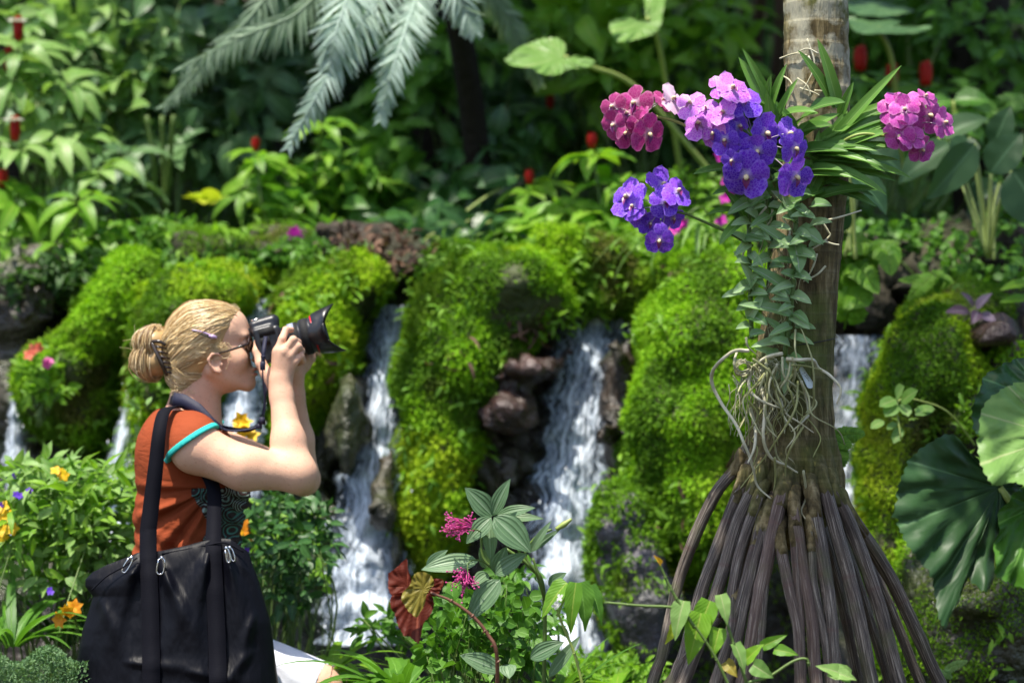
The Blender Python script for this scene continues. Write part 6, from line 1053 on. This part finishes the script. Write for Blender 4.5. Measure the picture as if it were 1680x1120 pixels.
# small white rootlets on the upper trunk
wr = MB(); surf = lambda x, y: Q(x, y, -math.sqrt(max(.0001, (53 * S(DT)) ** 2 - ((x - 1340) * S(DT)) ** 2)) - .003)
for q in [[(700 + 200, -40), (930, 60), (905, 130), (880, 170)], [(905, 30), (935, 90), (970, 140)], [(800, 110), (830, 130), (845, 170), (815, 200)], [(870, 160), (920, 175), (950, 190)], [(860, 120), (900, 150), (915, 190)], [(945, 20), (900, 0), (850, 20)], [(930, 170), (975, 172)], [(790, 40), (850, 20), (900, 26)], [(1000, 100), (1040, 120)]]: tube(wr, cr([surf(*Z3(*a_)) for a_ in q], 7), [.0022, .0014], 5, .05)
wr.build('rootlets', M['aroot'], tree_)
tg_ = MB(); c = Q(1322, 618, -.135); t_ = norm(Q(1331, 634, -.135) - Q(1312, 600, -.135)); n2 = norm(np.cross(t_, [0, 1, 0])); b2 = np.cross(t_, n2); o_ = []
for a_ in np.linspace(-math.pi / 2, math.pi / 2, 9): o_.append(c + t_ * (.020 + .0085 * math.cos(a_)) + n2 * .0085 * math.sin(a_))
o_ += [c - t_ * .03 + n2 * .0045, c - t_ * .03 - n2 * .0045]; o_ = np.array(o_); m_ = len(o_); Vt = np.vstack([o_ - b2 * .0006, o_ + b2 * .0006, c - b2 * .0006, c + b2 * .0006]); k = np.arange(m_); Ft = np.vstack([np.stack([k, (k + 1) % m_, m_ + (k + 1) % m_, m_ + k], 1), np.stack([k, (k + 1) % m_, 0 * k + 2 * m_, 0 * k - 1], 1), np.stack([m_ + (k + 1) % m_, m_ + k, 0 * k + 2 * m_ + 1, 0 * k - 1], 1)])
tg_o = tag(MB().add(Vt, Ft).build('plant_tag', M['white'], smooth=False), 'pale plastic plant tag stuck among the orchid roots on the trunk', 'plant tag')
wm = MB(); fr = -1 if b2[1] > 0 else 1
for k, (u, v, l) in enumerate([(.004, .0, .0022), (.004, .003, .0015), (-.002, -.001, .0022), (-.002, .003, .002), (-.009, .001, .0022), (-.009, -.003, .0014), (.010, .001, .0018)]): tube(wm, [c + t_ * (u - l) + n2 * v + b2 * fr * .0012, c + t_ * (u + l) + n2 * (v + .0012) + b2 * fr * .0012], .0005, 4)
wm.build('handwriting', M['wire'], tg_o)
ww = MB(); q = [];  cw = Q(1310, 560)
for a_ in np.linspace(0, 2 * np.pi, 40): q.append(cw + np.array([math.cos(a_) * .0895, math.sin(a_) * .0895, .012 * math.cos(a_) + .006 * math.sin(a_)]))
tube(ww, q, .0011, 5); tag(ww.build('tie_wire', M['wire']), 'thin dark wire tied round the trunk above the root tangle', 'wire')
# ------------------------------------------------------------------ foreground planting
shrub('flowering_shrub', 'light green bush with yellow and violet flowers left of the bag', 'bush', [(90, 800, 90, 50, 5.5, .18), (40, 870, 80, 60, 5.5, .2), (150, 860, 80, 70, 5.5, .2), (180, 800, 40, 40, 5.6, .15), (110, 940, 80, 50, 5.5, .2), (195, 900, 40, 50, 5.6, .15), (60, 770, 50, 20, 5.5, .1)], 1150, tO, .055, .022, 'lit', [P(110, 0, 5.55)[0], 5.55, 0], 151, nst=60, r=.004, bend=.6)
foliage2 = MB(); foliage_blobs(foliage2, [(60, 850, 110, 90, 5.45, .2), (150, 830, 70, 80, 5.45, .2)], 420, tL, .07, .018, np.random.RandomState(5)); fs = [o for o in C.objects if o.name.startswith('flowering_shrub')][0]
foliage2.build('foliage', M['bright'], fs); blooms(fs, [(92, 772, 5.3), (105, 780, 5.32), (100, 776, 5.3)], 'yellow', 5, .018); blooms(fs, [(4, 832, 5.3), (10, 858, 5.28), (20, 868, 5.28), (2, 880, 5.3), (14, 846, 5.3), (6, 870, 5.26), (-4, 850, 5.3)], 'yellow', 6, .022)
blooms(fs, [(26, 811, 5.3), (32, 813, 5.3), (48, 805, 5.32), (2, 828, 5.3), (24, 780, 5.34), (82, 968, 5.25), (83, 972, 5.26), (14, 842, 5.32), (405, 903, 5.4)], 'bluef', 7, .011)
clump('strap_leaf_plant', 'dark arching strap leaves at the lower left edge under the flowering bush', 'strap leaved plant', (20, 1060), 5.2, 30, .34, .03, 'mid', 152, 'strap leaved plants', .8, 1., bend=1.6)
clump('strap_leaf_plant', 'strap leaves behind the left side of the bag', 'strap leaved plant', (110, 1060), 5.5, 26, .3, .026, 'mid', 153, 'strap leaved plants', .6, 1.1, bend=1.3)
dl = thing('day_lily', 'orange yellow lily flowers on thin stalks beside the left edge of the bag', 'lily', P(128, 1060, 5.2)); ms = MB()
for q in [(112, 1003), (98, 1016), (118, 995)]: tube(ms, cr([P(128, 1060, 5.2), P(126, 1025, 5.2), P(*q, 5.15)], 6), .002, 5)
ms.build('stem', M['stem'], dl); blooms(dl, [(112, 1001, 5.12), (98, 1016, 5.12), (122, 996, 5.14)], 'orangef', 8, .025, 6, T('lance', 4, 2), (-.2, -1, .3))
yl = thing('yellow_flower', 'bright yellow flowers between the shirt collar and the forearm', 'flower', P(395, 820, 5.6)); ms = MB(); tube(ms, cr([P(400, 900, 5.6), P(396, 780, 5.6), P(395, 695, 5.6)], 6), .003, 5); ms.build('stem', M['stem'], yl); blooms(yl, [(395, 688, 5.55), (402, 694, 5.55), (392, 700, 5.55), (400, 708, 5.56), (414, 715, 5.56)], 'yellow', 9, .026, 5, T('lance', 3, 2)); blooms(yl, [(400, 872, 5.5)], 'orangef', 10, .04, 3, T('lance', 3, 2), (0, -1, 1))
tm = MB(); rs = np.random.RandomState(4); n = 5200; xx = rs.uniform(-25, 145, n); c = np.array([P(a_, 1075 + 14 * math.sin(a_ * .06) + 75 * r_ ** 1.5, 4.75 + .25 * r2) for a_, r_, r2 in zip(xx, rs.rand(n), rs.rand(n))]); leaves(tm, T('lance', 2, 2), c, norm(rs.randn(n, 3) + [0, 0, .7]), norm(rs.randn(n, 3) + [0, -1, 1]), .011, .006, .3); tag(tm.build('fine_groundcover', M['blue']), kind='stuff')
shrub('tall_seedling', 'slender plant with pale opposite leaves rising behind the back of the woman', 'plant', [(232, 640, 12, 8, 5.7, .03), (238, 668, 16, 10, 5.7, .03), (222, 662, 16, 8, 5.7, .03), (236, 740, 12, 30, 5.7, .03), (225, 780, 14, 20, 5.7, .03)], 20, tO, .052, .022, 'lit', P(232, 860, 5.7), 154, nst=9, r=.002, stem='palestem')
shrub('glossy_shrub', 'dark glossy shrub between the bag and the slanting waterfall', 'shrub', [(470, 830, 50, 30, 5.6, .12), (500, 900, 60, 40, 5.5, .14), (450, 900, 50, 60, 5.5, .14), (520, 850, 34, 40, 5.6, .1), (470, 970, 50, 40, 5.5, .14), (430, 840, 36, 30, 5.6, .1)], 420, tO, .048, .02, 'dark', [P(470, 0, 5.6)[0], 5.6, .2], 155, 'shrubs in front of the cascade', nst=30, r=.004, bend=.4)
shrub('glossy_shrub', 'light leaved twiggy shrub seen past the elbow of the woman', 'shrub', [(440, 840, 36, 26, 5.9, .1), (430, 890, 30, 30, 5.8, .1), (480, 870, 60, 50, 5.9, .1), (520, 930, 26, 40, 5.8, .1)], 280, tO, .04, .018, 'bright', [P(450, 0, 5.9)[0], 5.9, .2], 156, 'shrubs in front of the cascade', nst=24, r=.003, bend=.4)
clump('strap_leaf_plant', 'large arching strap leaves above the knee of the woman', 'strap leaved plant', (655, 1140), 4.98, 22, .27, .034, 'mid', 157, 'strap leaved plants', .9, .9, bend=1.5)
clump('strap_leaf_plant', 'bright yellow green strap leaves in front of the foot of the slanting waterfall', 'strap leaved plant', (540, 1110), 5.25, 22, .3, .028, 'bright', 158, 'strap leaved plants', 1., .8, bend=1.6)
clump('strap_leaf_plant', 'dark strap leaves crossing the bottom edge left of the red leaf', 'strap leaved plant', (650, 1150), 4.9, 24, .3, .034, 'mid', 159, 'strap leaved plants', .9, .9, bend=1.5)
clump('strap_leaf_plant', 'strap leaves at the bottom edge below the pink flowered plant', 'strap leaved plant', (905, 1165), 4.75, 18, .25, .026, 'mid', 160, 'strap leaved plants', .6, 1.1, bend=.8)
clump('strap_leaf_plant', 'wide bright leaves lying at the bottom edge left of the stilt roots', 'strap leaved plant', (1010, 1130), 5.3, 26, .2, .03, 'bright', 161, 'strap leaved plants', 1., .4, bend=.9)
shrub('round_leaf_shrub', 'small bush of round blue green leaves under the pink flowers', 'bush', [(760, 1010, 60, 50, 4.75, .12), (830, 1010, 50, 50, 4.75, .12), (780, 1070, 80, 40, 4.75, .12), (870, 1060, 50, 50, 4.75, .12), (720, 1060, 40, 40, 4.8, .1)], 380, tR, .036, .027, 'mid', [P(800, 0, 4.75)[0], 4.75, .3], 162, nst=50, r=.003, bend=.3, flat=.3)
shrub('fine_leaf_shrub', 'low bright ferny leaves at the bottom left of the stilt roots', 'bush', [(980, 1090, 60, 24, 5.5, .1), (1050, 1100, 60, 20, 5.5, .1), (960, 1110, 60, 20, 5.4, .1)], 520, tO, .032, .012, 'bright', [P(1000, 0, 5.5)[0], 5.5, .3], 163, nst=14)
shrub('glossy_shrub', 'dark low foliage in front of the foot of the wide waterfall', 'shrub', [(900, 1010, 40, 30, 5.2, .1), (850, 940, 40, 40, 5.2, .1), (640, 1030, 60, 30, 5.4, .1), (720, 1000, 40, 30, 5.3, .1)], 240, tO, .05, .02, 'mid', [P(850, 0, 5.2)[0], 5.2, .2], 164, 'shrubs in front of the cascade', nst=20)
# pink panicle plant
md = thing('pink_panicle_plant', 'plant with veined grey green leaves and two hanging pink berry like panicles', 'flowering plant', P(890, 1150, 4.5)); DM = 4.45
st = MB(); tube(st, cr([P(890, 1200, 4.5), P(893, 980, 4.48), P(870, 930, DM), P(830, 900, DM)], 8), [.005, .004], 7); tube(st, cr([P(893, 980, 4.48), P(880, 940, DM), P(862, 910, DM), P(880, 880, DM), P(905, 868, DM)], 8), [.004, .003], 6); tube(st, cr([P(830, 945, DM), P(800, 925, DM), P(790, 900, DM), P(792, 845, DM)], 8), [.004, .003], 6); tube(st, cr([P(893, 985, 4.48), P(886, 950, DM), P(874, 915, DM)], 6), .003, 6); tube(st, cr([P(800, 925, DM), P(780, 918, 4.4), P(768, 925, 4.38), P(768, 945, 4.37)], 6), .0016, 6); tube(st, cr([P(800, 880, DM), P(785, 870, 4.4), P(775, 868, 4.38)], 6), .0014, 6); st.build('stem', M['stem'], md)
lv = [(808, 846, 766, 808, 38, 0), (808, 846, 833, 793, 26, .0), (806, 848, 772, 890, 30, -.02), (810, 848, 862, 905, 50, -.03), (815, 846, 872, 838, 22, .02), (815, 850, 884, 856, 18, .04), (800, 850, 806, 915, 26, .03), (785, 920, 700, 940, 34, -.03), (812, 940, 830, 905, 30, 0), (870, 905, 902, 862, 14, -.02), (820, 950, 775, 1015, 40, -.03), (812, 942, 860, 915, 30, -.02), (900, 960, 925, 945, 20, .03), (870, 905, 915, 875, 14, .02), (800, 930, 790, 905, 26, .04), (820, 1100, 760, 1082, 34, -.04), (830, 1090, 835, 1110, 30, -.02), (870, 1080, 920, 1060, 30, 0), (900, 1110, 950, 1055, 20, 0), (800, 940, 780, 960, 24, .02), (700, 930, 730, 908, 20, .05)]
for (a_, b_, c2, d2, w, dd) in lv:
    m = MB(); q0, q1 = P(a_, b_, DM + dd), P(c2, d2, DM + dd - .03); L = np.linalg.norm(q1 - q0) * 1.08; leaves(m, T('oval', 10, 6), q0[None], (q1 - q0)[None] + [[0, 0, .15 * L]], [[.15 * math.sin(a_), -.85, .5]], L, w * S(DM), .4, .14, wave=.02); m.build('leaf', M['long'], md)
for (cx_, cy2, rx, ry) in ((750, 862, 30, 20), (757, 955, 26, 22)):
    m = MB(); rs = np.random.RandomState(cx_); hub = P(cx_ + (24 if cy2 < 900 else 8), cy2 - (0 if cy2 < 900 else 18), 4.38)
    for k in range(26):
        e = P(cx_, cy2, 4.38) + norm(rs.randn(3)) * rs.rand() ** .4 * np.array([rx, 24, ry]) * S(4.38); md_ = (hub + e) / 2 + rs.randn(3) * .003; tube(m, cr([hub, md_, e], 4), .0009, 4, .2)
        for j_ in range(3):
            e2 = e + rs.randn(3) * .006; tube(m, [md_ * .3 + e * .7, e2], .0007, 4, .2); tube(m, [e2 - [0, 0, .0019], e2 - [0, 0, .001], e2 + [0, 0, .001], e2 + [0, 0, .0019]], [.0006, .0021, .0021, .0006], 6, rs.rand())
    m.build('panicle', M['pinkf'], md)
bm = MB(); tube(bm, cr([P(912, 868, DM), P(925, 860, DM), P(938, 851, DM)], 5), [.004, .007, .003], 8); bm.build('bud', M['palestem'], md)
# begonia with red and olive leaves on a curved stem
bg_ = thing('red_begonia', 'begonia with red and olive leaves on a curved brown stem', 'begonia', P(815, 1180, 4.3)); DB = 4.25
big_leaf('leaf', bg_, [(637, 940), (652, 930), (666, 918), (669, 935), (676, 958), (668, 975), (650, 978), (638, 965)], DB + .03, (.3, .3), 'redleaf', 171, (668, 962), 4, .007, .002)
big_leaf('leaf', bg_, [(700, 955), (716, 948), (728, 952), (724, 966), (712, 978), (702, 972)], DB + .02, (-.3, .2), 'redleaf', 172, (704, 962), 5, .010, .002)
big_leaf('leaf', bg_, [(668, 965), (700, 968), (712, 990), (705, 1010), (694, 1024), (688, 1050), (672, 1040), (660, 1035), (650, 1010), (640, 990), (645, 975)], DB + .02, (.2, .2), 'redleaf', 173, (685, 975), 4, .007, .003)
big_leaf('leaf', bg_, [(672, 960), (680, 942), (695, 938), (708, 946), (712, 958), (706, 966), (700, 975), (697, 990), (690, 1003), (684, 1010), (672, 1002), (660, 985), (662, 970)], DB - .015, (.1, .2), 'olive', 174, (694, 966), 6, .006, .003)
st = MB(); tube(st, cr([P(706, 972, DB), P(740, 985, DB), P(775, 1010, DB), P(800, 1040, DB), P(815, 1075, DB), P(815, 1180, DB + .05)], 10), [.0026, .0036, .0042, .0046], 8)
for q in [(740, 985), (775, 1010), (795, 1035), (808, 1058), (817, 1085)]: tube(st, [P(q[0] - 1, q[1] - 1, DB), P(q[0] + 1, q[1] + 1, DB)], .0052, 8)
st.build('stem', M['redtwig'], bg_)
# green begonias
def begonia(label, base, D, stalks, lvs, seed, mat='lit', spec=None):
    th = thing('green_begonia', label, 'begonia', P(base[0], base[1], D), 'green begonias by the stilt roots'); st = MB()
    for q in stalks:
        pts = cr([P(a_[0], a_[1], D + (a_[2] if len(a_) > 2 else 0)) for a_ in q], 8); tube(st, pts, [.0036, .0026], 7)
        for k in range(4, len(pts), 5): tube(st, [pts[k] - [0, 0, .001], pts[k] + [0, 0, .001]], .0042, 7)
    st.build('stem', M['stem'] if spec is None else M[spec], th)
    for k, (a_, b_, c2, d2, w, dd, m_) in enumerate(lvs):
        m = MB(); q0, q1 = P(a_, b_, D + dd), P(c2, d2, D + dd - .02); L = np.linalg.norm(q1 - q0) * 1.1; rs = np.random.RandomState(seed + k); leaves(m, T('heart', 10, 6), q0[None], (q1 - q0)[None] + [[0, 0, .2 * L]], [[rs.randn() * .3, -.85, .4]], L, w * S(D), .5, .16, wave=.045); m.build('leaf', M[m_], th)
    return th
begonia('begonia with lime leaves and dark stem in front of the stilt roots', (1200, 1180), 4.1, [[(1220, 1180), (1180, 1090), (1150, 1040), (1125, 1010)], [(1225, 1120), (1205, 1060), (1192, 1020), (1178, 990)], [(1120, 1000), (1095, 995), (1050, 993), (995, 988)], [(1140, 1030), (1112, 985), (1098, 960), (1080, 920)], [(1222, 1120), (1260, 1110), (1300, 1085), (1322, 1080), (1328, 1092)]],
        [(1122, 985, 1108, 1045, 34, 0, 'lit'), (1182, 975, 1192, 1020, 26, 0, 'lit'), (1165, 985, 1142, 1060, 40, .03, 'bright'), (1150, 1005, 1135, 1085, 44, .02, 'bright'), (1180, 1030, 1172, 1075, 30, .02, 'bright'), (1110, 1020, 1100, 1055, 22, .03, 'chart'), (1150, 1000, 1165, 1030, 34, .05, 'chart'), (1205, 1055, 1222, 1100, 26, 0, 'lit'), (1222, 1085, 1250, 1060, 26, .02, 'bright'), (1270, 1065, 1305, 1078, 22, .03, 'bright'), (1235, 1090, 1262, 1115, 30, 0, 'lit'), (1190, 1085, 1205, 1110, 24, .02, 'olive'), (1395, 1110, 1345, 1100, 30, 0, 'lit'), (1360, 1100, 1400, 1118, 30, 0, 'lit'), (1250, 1060, 1290, 1050, 20, .04, 'bright'), (1085, 925, 1076, 915, 10, 0, 'orangef')], 181)
wb = begonia('begonia with drooping leaves and a tiny white flower beside the waterfall foot', (965, 1180), 4.35, [[(968, 1180), (945, 1080), (925, 1030), (914, 1000)], [(914, 1010), (925, 985), (940, 965)]],
        [(930, 955, 893, 1010, 36, 0, 'bright'), (945, 955, 935, 1035, 30, -.02, 'bright'), (950, 955, 965, 1028, 42, .02, 'mid'), (968, 960, 988, 1020, 26, .04, 'mid'), (925, 955, 905, 975, 22, .04, 'lit')], 191, spec='palestem')
blooms(wb, [(914, 990, 4.27), (919, 980, 4.27), (911, 993, 4.27)], 'whitef', 11, .010, 4)
# big lobed leaves, lower right
gl = thing('giant_leaf_plant', 'plant with large crinkled lobed leaves reaching in from the right edge, lower down', 'giant leaved plant', P(1900, 1300, 3.9), 'giant leaved plants')
big_leaf('leaf', gl, [(1700, 625), (1650, 640), (1612, 672), (1592, 720), (1594, 768), (1610, 790), (1640, 786), (1665, 792), (1700, 800), (1760, 790), (1800, 740), (1790, 660)], 4.05, (.25, .8), 'lit', 201, (1735, 715), 11, .02, .010, [P(1735, 715, 4.05), P(1800, 900, 4.0), P(1900, 1300, 3.9)])
big_leaf('leaf', gl, [(1450, 838), (1455, 790), (1480, 755), (1515, 728), (1560, 712), (1590, 742), (1625, 765), (1668, 785), (1682, 800), (1640, 860), (1622, 900), (1618, 940), (1590, 958), (1565, 935), (1555, 965), (1535, 985), (1522, 1012), (1510, 990), (1508, 940), (1480, 900), (1462, 870)], 4.15, (.45, .35), 'soft', 202, (1640, 800), 11, .022, .012, [P(1640, 800, 4.15), P(1750, 950, 4.1), P(1900, 1300, 3.9)])
big_leaf('leaf', gl, [(1640, 830), (1680, 800), (1740, 810), (1760, 900), (1720, 990), (1680, 960), (1640, 950), (1612, 930), (1622, 880)], 4.05, (.3, .5), 'mid', 203, (1700, 830), 9, .02, .012, [P(1700, 830, 4.05), P(1800, 1000, 4.0), P(1900, 1300, 3.9)])
big_leaf('leaf', gl, [(1585, 700), (1592, 650), (1625, 612), (1670, 590), (1740, 580), (1760, 640), (1700, 690), (1640, 720), (1600, 730)], 4.3, (.2, .6), 'dark', 204, (1720, 660), 9, .02, .012, [P(1720, 660, 4.3), P(1800, 900, 4.2), P(1900, 1300, 3.9)])

# ------------------------------------------------------------------ an unseen tree, added so its bough shades the roots and the lower right
rs = np.random.RandomState(77); bt = thing('added_shade_tree', 'unseen tree added to shade the roots, its leafy bough above the picture', 'tree', (2.3, 2.2, 0)); mb = MB()
tube(mb, cr([(2.3, 2.2, -.1), (2.28, 2.25, 1.5), (2.2, 2.4, 3.0), (1.9, 2.8, 4.0)], 8), [.13, .11, .09], 12); tube(mb, cr([(2.2, 2.4, 3.0), (1.7, 3.0, 3.5), (1.0, 3.8, 3.55), (-.1, 3.8, 3.5)], 8), [.06, .02], 8); mb.build('trunk', M['bark'], bt)
m2 = MB(); n = 900; u = norm(rs.randn(n, 3)) * rs.rand(n, 1) ** .5; p = np.array([.36, 3.74, 3.5]) + u * np.array([.7, .22, .14]); l = .1 + .08 * rs.rand(n); leaves(m2, T('oval', 3), p, norm(rs.randn(n, 3) + [0, 0, -.3]), norm(rs.randn(n, 3) * .5 + [0, 0, 1]), l, l * .42, .7, .15, rs.rand(n))
m2.build('crown', M['mid'], bt)
